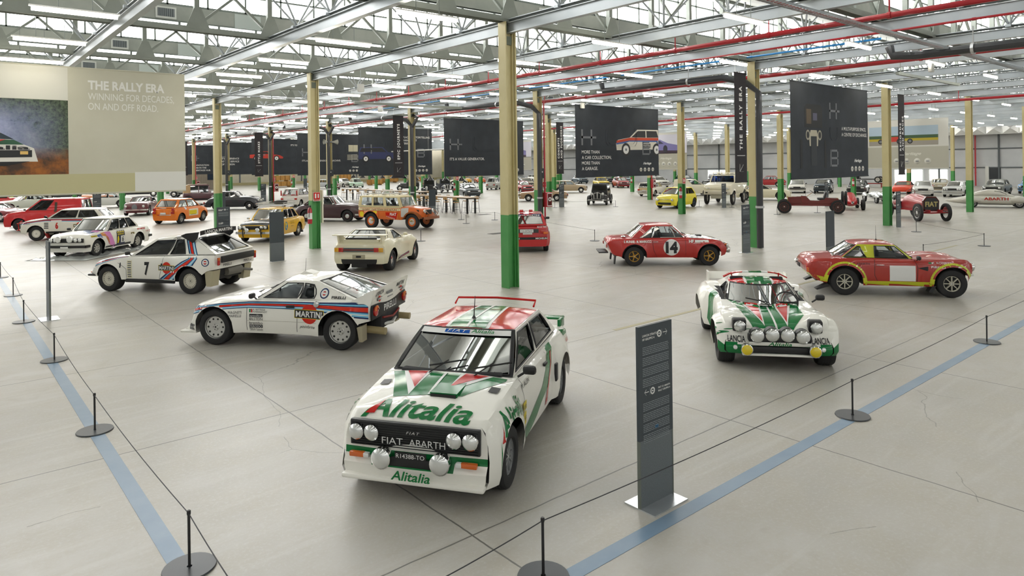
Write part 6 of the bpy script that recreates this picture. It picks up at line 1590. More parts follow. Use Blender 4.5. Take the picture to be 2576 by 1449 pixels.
stand(14.4, 46.4, 'dark stand directly behind the green column foot by the blue saloon')
stand(24.4, 36.8, 'dark stand in front of the green foot at the end of the near high table')

# hanging banners ----------------------------------------------------------------
DB = noisy('banner_charcoal', hexc('2f343a'), hexc('363b42'), 1.2, .8); GL = flat('74777c'); OUT = flat('565a60')
BZ0, BZ1 = 2.49, 6.35
ITEM = {}
def panel(name, label, cat, x, y, w_, ux, m=DB, z0=BZ0, z1=BZ1, group=None):
    """hanging cloth, lower-left corner at x, y; printed side faces the viewer. Returns root and a painter"""
    ux = Vector(ux); root = empty(name, (x, y, 0), math.atan2(ux.y, ux.x), label, cat, group)
    root['m'] = m.name; root['w'] = w_; root['z'] = (z0, z1)
    for z_, r0 in ((z0, .03), (z1, .025)): u = MB(); u.tube([(0, 0, z_), (w_, 0, z_)], r0, m, 8); u.build('batten', root)
    for k in (.08, .92): u = MB(); u.tube([(w_*k, 0, z1), (w_*k, 0, 6.66)], .006, STEEL, 4); u.build('wire', root)
    return root
def cloth(u, root):
    m = bpy.data.materials[root['m']]; w_ = root['w']; z0, z1 = root['z']
    u.box((w_/2, .0, (z0+z1)/2), (w_, .012, z1-z0), m); u.build('cloth', root, 0)
    for k in ('m', 'w', 'z'): del root[k]
def circles(u, x, z, r, m, sp):
    for k in range(4):
        u.T = Matrix.Translation((x+sp*k, -.012, z)); u.lathe([(r*.0, 0), (r, 0), (r, .004), (0, .004)], m, (0, 0, 0), 'Y', 20)
        u.box((0, -.002, 0), (r*.9, .004, r*.35), GL); u.T = Matrix()
def px(u, pts, m, off): u.prism([(min(a, 6.985), off, b) for a, b in pts], (0, -.002, 0), m)
def side_car(u, x, z, k, col, kind='hatch', stripes_=True, flip=1):
    """printed side view of a car, wheelbase 2.5 k"""
    P = lambda pts: [(x+flip*a*k, z+b*k) for a, b in pts]
    if kind == 'hatch': o = [(-1.95, .30), (-2.0, .62), (-1.85, .82), (-.95, .95), (-.35, 1.36), (1.35, 1.38), (1.75, .98), (1.80, .35)]; g_ = [(-.82, .96), (-.30, 1.29), (.30, 1.31), (.32, .96)]; g2 = [(.40, .96), (.38, 1.31), (1.22, 1.31), (1.42, .98)]
    elif kind == 'van': o = [(-2.0, .3), (-2.0, .92), (-1.8, 1.42), (.55, 1.46), (1.15, .98), (2.1, .82), (2.1, .32)]; g_ = [(-1.85, .98), (-1.7, 1.34), (-.7, 1.37), (-.7, .98)]; g2 = [(-.6, .98), (-.6, 1.37), (.5, 1.37), (.95, .98)]
    else: o = [(-2.0, .35), (-2.0, .75), (-1.0, .85), (-.5, 1.15), (.1, 1.18), (.75, .82), (1.7, .68), (2.05, .48), (2.0, .3)]; g_ = [(-.8, .86), (-.42, 1.1), (.05, 1.12), (.5, .84)]; g2 = [(-1.3, .84), (-1.2, .88), (-1, .88), (-.9, .84)]
    px(u, P(o), col, -.008); px(u, P(g_), BLK, -.011); px(u, P(g2), BLK, -.011)
    if stripes_:
        px(u, P([(-1.95, .78), (-.95, .94), (1.75, .96), (1.78, .82), (-.95, .80), (-1.97, .66)]), flat('c8492a'), -.010)
        px(u, P([(-1.97, .66), (-.95, .80), (1.3, .82), (1.78, .45), (1.78, .35), (1.2, .74), (-1.0, .74), (-1.3, .66), (-1.98, .58)]), flat('3c5f9c'), -.0105)
        px(u, P([(.1, .45), (.7, .45), (.7, .62), (.1, .62)]), BLK, -.0112); text_on(u, 'MARTINI', (x+.14*k*flip if flip > 0 else x-.66*k, -.0145, z+.49*k), (1, 0, 0), (0, 0, 1), .09*k, WHT, .52*k)
    for wx in (-1.25, 1.22):
        for rr_, m_, o_ in ((.34, BLK, -.0115), (.22, WHT, -.014), (.07, GL, -.0165)):
            px(u, [(x+(flip*wx+rr_*math.cos(t*.393))*k, z+(.33+rr_*math.sin(t*.393))*k) for t in range(16)], m_, o_)
def hub(y, label, n, lines, tx, tz, th=.155, wd=7.0, x=26.05):
    r_ = panel('hanging_banner', label, 'banner', x, y, wd, (1, 0, 0)); u = MB(); f = -.009
    def H(X, Z, k, m=GL): [u.box(c_, d_, m) for c_, d_ in (((X, f, Z), (.14*k, .004, 1*k)), ((X+.85*k, f, Z), (.14*k, .004, 1*k)), ((X+.62*k, f, Z), (1.35*k, .004, .13*k)))]
    def U(X, Z, w_, k): px_ = [(X, f, Z+.5*k), (X, f, Z-.3*k), (X+.2*k, f, Z-.5*k), (X+w_-.2*k, f, Z-.5*k), (X+w_, f, Z-.3*k), (X+w_, f, Z+.5*k)]; [u.beam(a, b, .004, .035, OUT, (0, 1, 0)) for a, b in zip(px_, px_[1:])]; [u.beam((a[0]+.12*(1 if a[0] < X+w_/2 else -1), f, a[2]+.12), (b[0]+.12*(1 if b[0] < X+w_/2 else -1), f, b[2]+.12), .004, .03, OUT, (0, 1, 0)) for a, b in zip(px_, px_[1:])]
    def Bb(X, Z, k, m=GL):
        for c_, d_ in (((X, f, Z), (.13, .004, 1)), ((X+.4, f, Z+.44), (.8, .004, .12)), ((X+.4, f, Z), (.8, .004, .12)), ((X+.4, f, Z-.44), (.8, .004, .12)), ((X+.86, f, Z+.22), (.13, .004, .34)), ((X+.86, f, Z-.22), (.13, .004, .34))): u.box((X+(c_[0]-X)*k, c_[1], Z+(c_[2]-Z)*k), (d_[0]*k, d_[1], d_[2]*k), m)
    if n == 1:
        H(3.3, 5.3, .68); Bb(3.35, 3.3, .72)
        for a, b in (((3.3, 4.6), (3.3, 4.2)), ((3.3, 4.2), (3.45, 4.05)), ((3.45, 4.05), (3.8, 4.05)), ((3.8, 4.05), (3.95, 4.2)), ((3.95, 4.2), (3.95, 4.6))): u.beam((a[0], f, a[1]), (b[0], f, b[1]), .004, .03, OUT, (0, 1, 0))
        # printed front view of a veteran car
        px(u, [(1.1, 4.55), (1.1, 5.35), (1.25, 5.5), (2.45, 5.5), (2.6, 5.35), (2.6, 4.55)], flat('1c1e20'), f); px(u, [(1.25, 4.7), (1.25, 5.3), (1.65, 5.3), (1.65, 4.7)], flat('5a4d3a'), f-.003); px(u, [(1.8, 4.85), (1.8, 5.15), (2.15, 5.15), (2.15, 4.85)], flat('55556a'), f-.003)
        px(u, [(1.45, 4.2), (1.6, 4.45), (2.1, 4.45), (2.25, 4.2), (2.2, 3.8), (1.5, 3.8)], flat('b9b3a0'), f-.002); px(u, [(1.6, 3.0), (1.6, 4.2), (2.1, 4.2), (2.1, 3.0)], flat('2a2f34'), f-.005)
        for X in (1.35, 2.36): px(u, [(X+.17*math.cos(t*.4), 4.25+.21*math.sin(t*.4)) for t in range(16)], flat('a9a595'), f-.006); px(u, [(X+.11*math.cos(t*.4), 4.25+.14*math.sin(t*.4)) for t in range(16)], BLK, f-.009)
        for X in (.72, 2.75): px(u, [(X, 2.9), (X, 4.05), (X+.18, 4.05), (X+.18, 2.9)], flat('1a1c1f'), f-.002)
    else:
        H(.5, 4.62, .85 if n == 2 else .75); Bb(5.55, 4.05 if n != 4 else 4.3, .75)
        U(2.4, 4.62, 2.6, .9)
        if n == 2: side_car(u, 5.45, 3.60, 1.12, flat('d9d5c8'))
        if n == 4: side_car(u, 1.7, 3.55, .85, flat('343b66'), 'van', False)
        if n == 6: side_car(u, 1.6, 3.95, .9, flat('c0392b'), 'coupe', False)
        if n == 3:
            for a, b in (((4.6, 4.9), (4.7, 5.0)), ((4.7, 5.0), (5.3, 5.0)), ((4.6, 4.9), (4.6, 4.5)), ((5.2, 5.4), (5.35, 5.55))): u.beam((a[0], f, a[1]), (b[0], f, b[1]), .004, .05, GL, (0, 1, 0))
        if n == 5:
            for k in range(4): u.box((5.6, f-.004, 4.35-.14*k), (1.1, .004, .07), flat('b5b2a0'))
            px(u, [(5.2, 4.7), (5.2, 5.35), (6.2, 5.35), (6.2, 4.7)], flat('b8b49c'), f-.003)
    for k, l in enumerate(lines): text_on(u, l, (tx, f-.004, tz-k*th*1.75), (1, 0, 0), (0, 0, 1), th, WHT, bold=.01)
    text_on(u, 'Heritage', (5.55, f-.004, 3.12), (1, 0, 0), (0, 0, 1), .13, WHT, .75, shear=.5, bold=.03)
    circles(u, 5.35, 2.82, .115, flat('d5d3cb'), .36)
    cloth(u, r_)
hub(13.5, 'charcoal hub banner with the front of a veteran car, beside the vertical rally era banner', 1, ('A MULTI-PURPOSE SPACE,', 'A CENTRE OF EXCHANGE.'), 4.35, 4.5, .145, x=25.7)
hub(25.6, 'charcoal hub banner with a striped rally hatchback, more than a garage', 2, ('MORE THAN', 'A CAR COLLECTION,', 'MORE THAN', 'A GARAGE.'), .45, 3.75, .17)
hub(37.8, 'charcoal hub banner lettered value generator, behind the nearest column', 3, ("IT'S A VALUE GENERATOR.",), .45, 3.55, .17)
hub(49.8, 'charcoal hub banner with a dark blue family car', 4, ('A PLACE FOR STORYTELLING', 'ENHANCEMENT', '& TERRITORY.'), 3.9, 5.55, .15)
hub(61.8, 'charcoal hub banner lettered as an archive, with a typewriter print', 5, ("IT'S A MULTI-DIMENSIONAL ARCHIVE.",), .45, 3.75, .16)
hub(73.8, 'charcoal hub banner with a red sports car', 6, ("IT'S YOUR GARAGE.",), 4.3, 5.6, .17)
hub(85.8, 'charcoal hub banner about experience, far left behind the cream column', 7, ("IT'S EXPERIENCE", 'AT THE SERVICE', 'OF PASSION'), .6, 4.3, .2)
hub(97.8, 'farthest charcoal hub banner about innovation, beside the small and safe banner', 8, ('INNOVATION', 'LAB IN THE', 'HERITAGE HUB.'), .9, 3.6, .2)
def vert(x, y, lines, label, w_=.75):
    r_ = panel('vertical_banner', label, 'banner', x, y, w_, (1, 0, 0), noisy('banner_brown_black', hexc('2c2a2d'), hexc('322f33'), 2, .8)); u = MB(); f = -.010
    for k, l in enumerate(lines): text_on(u, l, (w_*(.62 if len(lines) == 1 else (.42+.40*k)), f, 3.62), (0, 0, 1), (-1, 0, 0), .17, WHT, None, bold=.04, space=1.35)
    u.box((w_/2, f, 3.42), (w_*.68, .003, .02), WHT)
    for a, b in (((.27, 2.85), (.27, 3.12)), ((.27, 2.85), (.50, 2.85)), ((.28, 2.86), (.50, 3.10))): u.beam((a[0], f, a[1]), (b[0], f, b[1]), .003, .03, WHT, (0, 1, 0))
    cloth(u, r_)
vert(21.6, 13.4, ('THE RALLY ERA',), 'tall narrow vertical banner reading the rally era, beside the downpipe column')
vert(21.95, 37.4, ('EPIC JOURNEYS',), 'tall narrow vertical banner reading epic journeys')
vert(21.95, 61.4, ('STYLE MARKS',), 'tall narrow vertical banner reading style marks')
vert(22.0, 85.4, ('SMALL AND SAFE',), 'tall narrow vertical banner reading small and safe, at the edge of the large banner')
vert(36.0, 37.4, ('CONCEPTS', 'AND FUORISERIE'), 'tall narrow vertical banner reading concepts and fuoriserie')
vert(35.78, 13.35, ('RECORDS', 'AND RACES'), 'tall narrow vertical banner reading records and races')
# the large rally era banner on the left
RG = noisy('banner_grey_beige', hexc('c3c1ae'), hexc('c9c7b5'), .8, .8)
r_ = panel('hanging_banner', 'very large beige banner at the left reading the rally era, with a rally photo', 'banner', -4.0, 25.6, 10.75, (1, 0, 0), RG, 2.47, 6.48); u = MB(); f = -.009
KH = flat('beb98f'); PW = flat('d6d5ca')
u.box((9.17/2, f, 2.785), (9.17, .004, .63), KH); u.box((9.17+1.58/2, f, 2.80), (1.58, .004, .66), flat('dcdcd5')); u.box((3.65, f, 5.95), (7.3, .004, 1.05), PW)
m = bpy.data.materials.new('printed_spray_photo'); m.use_nodes = True; nt = m.node_tree; b = nt.nodes['Principled BSDF']; b.inputs['Roughness'].default_value = .8
tc = nt.nodes.new('ShaderNodeTexCoord'); sp = nt.nodes.new('ShaderNodeSeparateXYZ'); nt.links.new(tc.outputs['Object'], sp.inputs[0])
def N_(t, **k):
    n = nt.nodes.new(t)
    for a, v in k.items(): n.inputs[a].default_value = v
    return n
n1 = N_('ShaderNodeTexNoise', Scale=1.3, Detail=10, Roughness=.7); n2 = N_('ShaderNodeTexNoise', Scale=9, Detail=8, Roughness=.8); nt.links.new(tc.outputs['Object'], n1.inputs['Vector']); nt.links.new(tc.outputs['Object'], n2.inputs['Vector'])
def lin(sock, a, b_):
    r = N_('ShaderNodeMapRange'); r.inputs[1].default_value = a; r.inputs[2].default_value = b_; nt.links.new(sock, r.inputs[0]); return r.outputs[0]
def mx(fac, a, c, blend='MIX'):
    x = nt.nodes.new('ShaderNodeMix'); x.data_type = 'RGBA'; x.blend_type = blend
    for so, v in ((x.inputs[0], fac), (x.inputs[6], a), (x.inputs[7], c)):
        if isinstance(v, tuple): so.default_value = (*v, 1)
        elif isinstance(v, float): so.default_value = v
        else: nt.links.new(v, so)
    return x.outputs[2]
def mt(op, a, c):
    x = nt.nodes.new('ShaderNodeMath'); x.operation = op; x.use_clamp = True
    for i, v in enumerate((a, c)):
        if isinstance(v, (int, float)): x.inputs[i].default_value = v
        else: nt.links.new(v, x.inputs[i])
    return x.outputs[0]
trees = mx(lin(n2.outputs[0], .40, .66), hexc('1f2419'), hexc('6d7f60'))
spray = mx(lin(n1.outputs[0], .3, .7), hexc('5d6f9b'), hexc('b9bedb'))
ax = mt('ABSOLUTE', mt('MULTIPLY', lin(sp.outputs[0], 3.5, 7.6), 1.0), 0)
dx = lin(sp.outputs[0], 7.35, 5.6); dz = lin(sp.outputs[2], 5.5, 4.7); dz0 = lin(sp.outputs[2], 3.2, 3.8)
mask = mt('MULTIPLY', mt('MULTIPLY', dx, dz), mt('MULTIPLY', lin(n1.outputs[0], .32, .5), 1.25))
c1 = mx(mask, trees, spray)
earth = mx(lin(n1.outputs[0], .4, .62), hexc('4a3a30'), hexc('a8672e'))
c2 = mx(mt('MULTIPLY', lin(sp.outputs[2], 3.95, 3.45), 1.2), c1, earth)
nt.links.new(c2, b.inputs['Base Color'])
u.box((3.65, f, 4.26), (7.3, .004, 2.32), m)
# the rally car in the printed photo, its right part
for pts, col_ in (([(2.6, 3.45), (2.6, 4.75), (5.0, 4.80), (5.55, 4.25), (6.1, 3.95), (6.2, 3.45)], 'e6e3da'), ([(3.6, 4.75), (3.9, 5.15), (4.9, 5.10), (5.25, 4.85), (5.0, 4.72)], 'c8342a'), ([(3.7, 4.70), (5.05, 4.68), (5.6, 4.28), (3.5, 4.32)], '2c3a44'),
                  ([(3.5, 4.30), (5.6, 4.26), (5.85, 4.08), (3.5, 4.10)], '2f5b40'), ([(4.9, 4.28), (5.4, 4.27), (5.05, 4.10)], 'c8342a'), ([(3.0, 3.85), (6.05, 3.88), (6.05, 3.62), (3.0, 3.56)], '24272a'), ([(5.75, 3.72), (5.95, 3.72), (5.95, 3.84), (5.75, 3.84)], 'e6c070'), ([(2.6, 3.4), (6.0, 3.46), (5.4, 3.3), (2.6, 3.2)], '1a1a1a')):
    OF = globals().get('OF', 0)+.0012; u.prism([(a+.3, f-.004-OF, 3.5+(b_-3.45)*.82) for a, b_ in pts], (0, -.002, 0), flat(col_))
text_on(u, 'italia', (5.0, -.030, 3.87), (1, 0, 0), (0, 0, 1), .12, BLK, 1.3, bold=.03)
text_on(u, 'THE RALLY ERA', (7.85, f-.004, 5.82), (1, 0, 0), (0, 0, 1), .27, flat('e6e6e0'), 2.25, bold=.035); text_on(u, 'WINNING FOR DECADES,', (7.85, f-.004, 5.48), (1, 0, 0), (0, 0, 1), .22, flat('e6e6e0'), 2.55); text_on(u, 'ON AND OFF ROAD.', (7.85, f-.004, 5.16), (1, 0, 0), (0, 0, 1), .22, flat('e6e6e0'), 2.05)
cloth(u, r_)
# pale picture banners by the right wall
def photo_banner(y1, w_, label, kind):
    r_ = panel('hanging_banner', label, 'banner', 59.4, y1, w_, (0, -1, 0), flat('d3d2cb'), group=None); u = MB(); f = -.009
    u.box((w_/2, f, 3.35), (w_, .004, 1.7), flat('b4b2a4'))
    a = 2.2 if kind == 'race' else .3; pw = w_-a-.7
    if kind == 'race':
        u.box((a+pw/2, f, 5.1), (pw, .004, 1.5), flat('a9bccb')); u.box((a+pw/2, f-.002, 4.95), (pw, .004, .35), flat('3f5a3c')); u.box((a+pw/2, f-.003, 4.75), (pw, .004, .25), flat('b5a32e')); u.box((a+pw/2, f-.004, 4.5), (pw, .004, .36), flat('9a948a')); u.box((1.0, f, 5.0), (2.0, .004, 2.4), flat('b9b88f'))
        px(u, [(a+1.0, 4.6), (a+.9, 4.85), (a+1.5, 5.0), (a+2.6, 5.05), (a+2.7, 4.65)], flat('c0392b'), f-.007)
        for X, r0 in ((a+.9, .2), (a+2.35, .24), (a+3.1, .2)): px(u, [(X+r0*math.cos(t*.5), 4.65+r0*math.sin(t*.5)) for t in range(13)], BLK, f-.010); px(u, [(X+r0*.6*math.cos(t*.5), 4.65+r0*.6*math.sin(t*.5)) for t in range(13)], GL, f-.013)
    else:
        u.box((w_/2, f, 5.15), (w_, .004, 2.0), flat('d9d8e6')); px(u, [(2.6, 4.2), (7.4, 4.2), (7.5, 4.6), (2.4, 4.7)], flat('3b2a3a'), f-.002)
        px(u, [(2.5, 4.7), (2.6, 5.2), (3.4, 5.6), (4.6, 5.65), (5.6, 5.25), (7.0, 5.0), (7.5, 4.7), (7.3, 4.45), (3.0, 4.55)], flat('7d78b0'), f-.004); px(u, [(3.1, 5.15), (3.6, 5.5), (4.6, 5.52), (5.1, 5.2)], flat('2e2d4a'), f-.007)
        for X in (3.2, 5.3): px(u, [(X+.28*math.cos(t*.5), 4.65+.4*math.sin(t*.5)) for t in range(13)], flat('2a2a36'), f-.009)
    text_on(u, 'Heritage', (w_-3.4, f-.004, 3.55), (1, 0, 0), (0, 0, 1), .22, flat('d8d7cd'), 1.5, shear=.5, bold=.03); circles(u, w_-3.7, 3.05, .24, flat('cfcec4'), .75)
    cloth(u, r_)
photo_banner(26.6, 8.0, 'pale banner near the right wall with a photo of a red racing car', 'race')
photo_banner(50.4, 8.0, 'pale banner with a lilac sketched coupe, behind the more than a garage banner', 'sketch')
photo_banner(74.4, 8.0, 'pale banner mostly hidden behind the value generator banner', 'sketch')
# ================================================================== PIPES, FITTINGS, FURNITURE
PR = mat('red_pipe_paint', hexc('b5202c'), .35, 0, .4); BP = mat('black_pipe', (.03, .032, .036), .4, 0, .2)
def pipe(name, pts, r, m, label, cat='pipe', hang=0, group=None, n=10):
    """run of pipe with collars; hangers go up to the roof"""
    t = empty(name, pts[0], 0, label, cat, group); o = Vector(pts[0]); u = MB(); P = [Vector(p)-o for p in pts]
    u.tube(P, r, m, n)
    c = u; h = u; k = 0
    for a, b in zip(P, P[1:]):
        L_ = (b-a).length; d = (b-a).normalized()
        for q in range(1, int(L_/3)+1):
            p = a+d*(q*3-1.5); c.tube([p-d*.04, p+d*.04], r*1.28, m if m is not BP else STEEL, n)
            if hang and abs(d.z) < .3 and q % hang == 0: h.tube([p, p+Vector((0, 0, 7.0-(p.z+o.z)))], .018, m if m is not BP else STEEL, 5)
    u.build('pipe_run', t)
    return t
pipe('sprinkler_pipe', [(17.0, -4, 6.55), (17.0, 118, 6.55)], .065, PR, 'long red sprinkler pipe crossing behind the nearest column', hang=1)
pipe('sprinkler_pipe', [(24.7, -2, 6.5), (24.7, 118, 6.5)], .075, PR, 'long red sprinkler pipe running above the downpipe column', hang=2)
pipe('sprinkler_pipe', [(41.5, 2, 6.3), (41.5, 110, 6.3)], .07, PR, 'long red sprinkler pipe further right beyond the hub banners', hang=2)
pipe('sprinkler_pipe', [(19.42, 4, 6.60), (19.42, 60, 6.60)], .03, PR, 'thin red pipe clipped along a roof beam', hang=0)
pipe('water_pipe', [(22.9, 9, 7.02), (22.9, 45, 7.02)], .035, mat('blue_pipe', hexc('2f86c8'), .35), 'thin blue pipe lying on a roof beam', hang=0)
# downpipes by the columns on the line X = 23.55
for j, l in enumerate(('black downpipe on the column beside the vertical rally era banner', 'black downpipe on the column behind the red rally hatchback', 'black downpipe on the column at the end of the near high table',
                       'black downpipe on the column behind the maroon saloon', 'black downpipe on the column by the style marks banner', 'black downpipe on a far column left of the style marks banner')):
    y = CY+12*j; xp = 23.36
    t = pipe('downpipe', [(xp, y-.30, .02), (xp, y-.30, 5.75), (xp-.10, y+.15, 6.15), (22.9, y+.9, 6.38), (22.75, y+6.8, 6.42), (22.75, y+6.9, 6.75)], .12, BP, l, 'pipe', 1)
    if j < 2: continue
    u = MB(); u.tube([Vector((0, 0, 5.60)), Vector((.12, -.20, 5.95)), Vector((.28, -.25, 6.25)), Vector((.30, .3, 6.45))], .10, BP, 10); u.build('branch', t)
pipe('drain_pipe', [(22.85, 8.75, 6.72), (22.85, 8.65, 6.42), (22.85, 8.0, 6.36), (22.85, -3, 6.36)], .13, BP, 'thick black pipe with an elbow in the upper right corner', hang=1)
# red risers with hose cabinets
def hose(x, y, l, riser=True):
    if riser:
        pipe('riser_pipe', [(x-.10, y-.30, .03), (x-.10, y-.30, 6.40), (x-.10, y-2.6, 6.44)], .045, PR, 'red riser pipe beside the '+l)
    t = empty('hose_cabinet', (x+.10, y-.28, 1.05), 0, 'red fire hose cabinet on the '+l, 'hose cabinet')
    u = MB(); u.box((0, 0, .36), (.46, .22, .74), PR, None, .01); u.build('cabinet', t)
    u = MB(); u.box((.04, -.118, .36), (.34, .015, .66), flat('d8d8d4')); u.box((.04, -.128, .36), (.27, .008, .58), flat('5a1c1c', .3)); u.lathe([(.05, 0), (.11, -.004), (.11, 0)], WHT, (.04, -.134, .38), 'Y', 14); u.build('door', t)
    t = empty('fire_sign', (x, y-.17, 2.15), 0, 'red hose sign above the cabinet on the '+l, 'sign')
    u = MB(); u.box((0, 0, 0), (.26, .01, .34), flat('c9c6ba')); u.box((0, -.006, .03), (.22, .006, .24), flat('c8261f', .3)); u.lathe([(.045, 0), (.075, -.002), (.075, 0)], WHT, (0, -.010, .03), 'Y', 14); u.build('sign_plate', t)
hose(23.80, 25.8, 'column behind the red rally hatchback'); hose(23.75, 61.8, 'column by the style marks banner'); hose(23.75, 85.8, 'far column by the small and safe banner'); hose(47.55, 37.8, 'column by the white and tan estate')
def exting(i, j, l, side=-1):
    x, y = CX+12*i, CY+12*j
    t = empty('fire_extinguisher', (x+side*.24, y-.10, 1.0), 0, 'red fire extinguisher hung on the '+l, 'fire extinguisher')
    u = MB(); u.lathe([(0, 0), (.085, 0), (.09, .03), (.09, .52), (.06, .60), (.025, .63), (.025, .66)], PR, (0, 0, 0), 'Z', 16); u.lathe([(.0915, .18), (.0915, .42)], WHT, (0, 0, 0), 'Z', 16); u.build('cylinder', t)
    u = MB(); u.box((0, 0, .68), (.05, .10, .06), BLK); u.tube([(0, -.05, .68), (-.06, -.10, .55), (-.08, -.09, .25)], .012, BLK, 6); u.build('hose', t)
    t = empty('fire_sign', (x+.02, y-.17, 2.05), 0, 'red and white extinguisher sign on the '+l, 'sign')
    u = MB(); u.box((0, 0, 0), (.30, .01, .36), flat('c9c6ba')); u.box((0, -.006, .03), (.26, .006, .27), flat('c8261f', .3)); u.box((-.05, -.010, .03), (.06, .003, .18), WHT); u.box((.06, -.010, .03), (.05, .003, .16), WHT); u.box((0, -.010, -.135), (.24, .003, .03), flat('c8261f', .3)); u.build('sign_plate', t)
    u = MB(); u.box((0, 0, 0), (.06, .20, 1.30), flat('d9d3bf')); o = u.build('cable_cover', None); o.location = (x+.30, y, 1.65); tag(o, 'slim cream cable cover beside the '+l, 'cable cover')
exting(0, 1, 'column beside the yellow saloon'); exting(2, 1, 'column in front of the yellow city car'); exting(4, 1, 'column right of the veteran car banner'); exting(4, 0, 'column right of the big red racer'); exting(4, 3, 'column beyond the white and tan estate'); exting(2, 3, 'column by the dark grey hatchback'); exting(2, 6, 'column beyond the mint green car')
for (i, j), l in (((1, 1), 'behind the red rally hatchback'), ((1, 3), 'behind the maroon saloon'), ((1, 5), 'far back left of the style marks banner')):
    t = empty('switch_box', (CX+12*i+.02, CY+12*j-.24, 2.55), 0, 'dark electrical box on the column '+l, 'electrical box')
    u = MB(); u.box((0, 0, .2), (.34, .16, .50), flat('33383b'), None, .01); u.build('box', t); u = MB(); u.box((-.05, -.085, .27), (.07, .01, .07), WHT); u.build('switch', t)
t = empty('horn_speaker', (CX+12+.0, CY+36-.28, 5.15), 0, 'grey horn loudspeakers on the column behind the maroon saloon', 'loudspeaker')
for s_ in (-1, 1):
    u = MB(); u.lathe([(.05, .1*s_), (.09, .3*s_), (.19, .55*s_), (.20, .56*s_)], flat('a9aaa2'), (0, 0, 0), 'X', 16); u.build('horn', t)
u = MB(); u.tube([(-.12, 0, 0), (.12, 0, 0)], .05, GL, 8); u.box((0, .1, 0), (.06, .2, .06), GL); u.build('bracket', t)
# cable tray along X
t = MB(); x0_, x1_ = 8, 62
for dy in (-.12, .12): t.box(((x0_+x1_)/2, dy, 0), (x1_-x0_, .012, .045), GALV)
for k in range(int((x1_-x0_)/.14)): t.box((x0_+.14*k, 0, -.02), (.03, .24, .012), GALV)
t.tube([(x0_, .05, .02), (x1_, .05, .02)], .02, mat('red_cable', hexc('a03028'), .5), 6); o = t.build('cable_tray', None, 0); o.location = (0, 7.2, 6.45); tag(o, 'galvanised ladder cable tray crossing the upper right corner', 'cable tray')
o2 = o.copy(); C.objects.link(o2); o2.location = (-6, 31.2, 6.45); tag(o2, 'galvanised ladder cable tray further back in the hall', 'cable tray')
# wide grey joists here and there
for x, y, l in ((15.6, 30.2, 'grey service rail hanging left of the tan coupe column'), (26.5, 9.9, 'grey service rail in the upper right under the roof')):
    s = MB(); s.box((3.2, 0, 0), (6.4, .10, .10), GREY); 
    for k in (.3, 6.1): s.box((k, 0, 1.35), (.02, .02, 2.7), GREY)
    o = s.build('service_rail', None, 0); o.location = (x, y, 6.3); tag(o, l, 'service rail')
for k, (x, y, l) in enumerate(((12.9, 24.4, 'white access box under the roof right of the second column'), (18.6, 33.0, 'white access box under the roof left of the nearest column'), (26.5, 25.5, 'white access box under the red pipe left of the rally era banner'), (25.9, 8.6, 'white access box at the end of the upper right black pipe'))):
    t = empty('access_box', (x, y, 6.30), 0, l, 'access point'); u = MB(); u.box((0, 0, 0), (.26, .12, .30), flat('dedfda'), None, .02); u.build('housing', t); u = MB(); u.tube([(0, 0, .14), (0, 0, 2.75)], .012, GALV, 5); u.build('bracket', t)
# air grilles in the opaque roof bands
V0 = empty('air_grille', (0, 0, 0), 0, 'white framed air grille in the grey roof band', 'air grille', 'air grilles in the roof bands')
u = MB(); u.box((0, 0, 0), (.52, .03, .32), flat('d9dad6')); u.build('frame', V0, 0); u = MB(); u.box((0, -.017, 0), (.42, .01, .22), flat('5e6468')); 
for k in range(8): u.box((-.18+.052*k, -.024, 0), (.012, .008, .22), flat('9aa0a2'))
u.build('louvre', V0, 0); n_ = 0
for r0 in ROWS:
    for x in (4.9, 13.4, 22.0, 30.6):
        if seen(x, r0+.4, 7.47, 0) and r0 < 60:
            if n_ == 0: V0.location = (x, r0+.47, 7.47)
            else: copy_tree(V0, (x, r0+.47, 7.47))
            n_ += 1
s = MB()
for r0 in ROWS:
    if r0 < 60: s.box((7.1, r0+.475, 7.47), (.75, .02, .40), flat('c3cac8')); s.box((19.1, r0+.475, 7.47), (.6, .02, .36), flat('b8bfbd'))
tag(s.build('trim_5', ang=0), 'pale inset panels in the grey roof bands', kind='structure')
# dark lattice catwalk pieces right of centre
s = MB()
for r0 in ROWS[6:14]:
    for k in range(36):
        x = 24+.5*k; s.box((x, r0+.30, 7.9), (.22, .03, .34), flat('4a4f4d')) if k % 3 else None
    for z in (7.72, 7.92, 8.1): s.box((33, r0+.30, z), (18, .05, .04), flat('4a4f4d'))
tag(s.build('trim_6', ang=0), 'dark louvred opening gear in front of the roof glazing', kind='structure')
# silver duct on the right wall
SD = mat('duct_silver', (.72, .73, .73), .28, .75); s = MB(); L_ = 1.55; y = Y0+3
while y < Y1-4:
    c_ = (X1-1.55, y+L_/2, 6.5); P = [(X1-1.5, y, 5.9), (X1-1.5, y+L_, 5.9), (X1-1.5, y+L_, 7.1), (X1-1.5, y, 7.1)]
    s.add(P+[(X1-1.68, y+L_/2, 6.5)], [(0, 1, 4), (1, 2, 4), (2, 3, 4), (3, 0, 4)], SD, False); s.box((X1-1.5, y, 6.5), (.10, .05, 1.26), SD); y += L_
for z in (5.9, 7.1): s.box((X1-.8, (Y0+Y1)/2-.3, z), (1.4, Y1-Y0-7, .03), SD)
s.box((X1-.12, (Y0+Y1)/2-.3, 6.5), (.03, Y1-Y0-7, 1.2), SD); tag(s.build('ventilation_duct', ang=0), 'square silver ventilation duct with cross creases high along the right wall', 'duct')
for y in (26.0, 26.4):
    pipe('riser_pipe', [(X1-.35, y, .05), (X1-.35, y, 5.85)], .08, PR, 'twin red riser pipes on the right wall', group='twin risers on the right wall')
DAY = mat('daylight_pane', (.9, .95, .95), .3, emit=2.2, ecol=(.95, 1, .95))
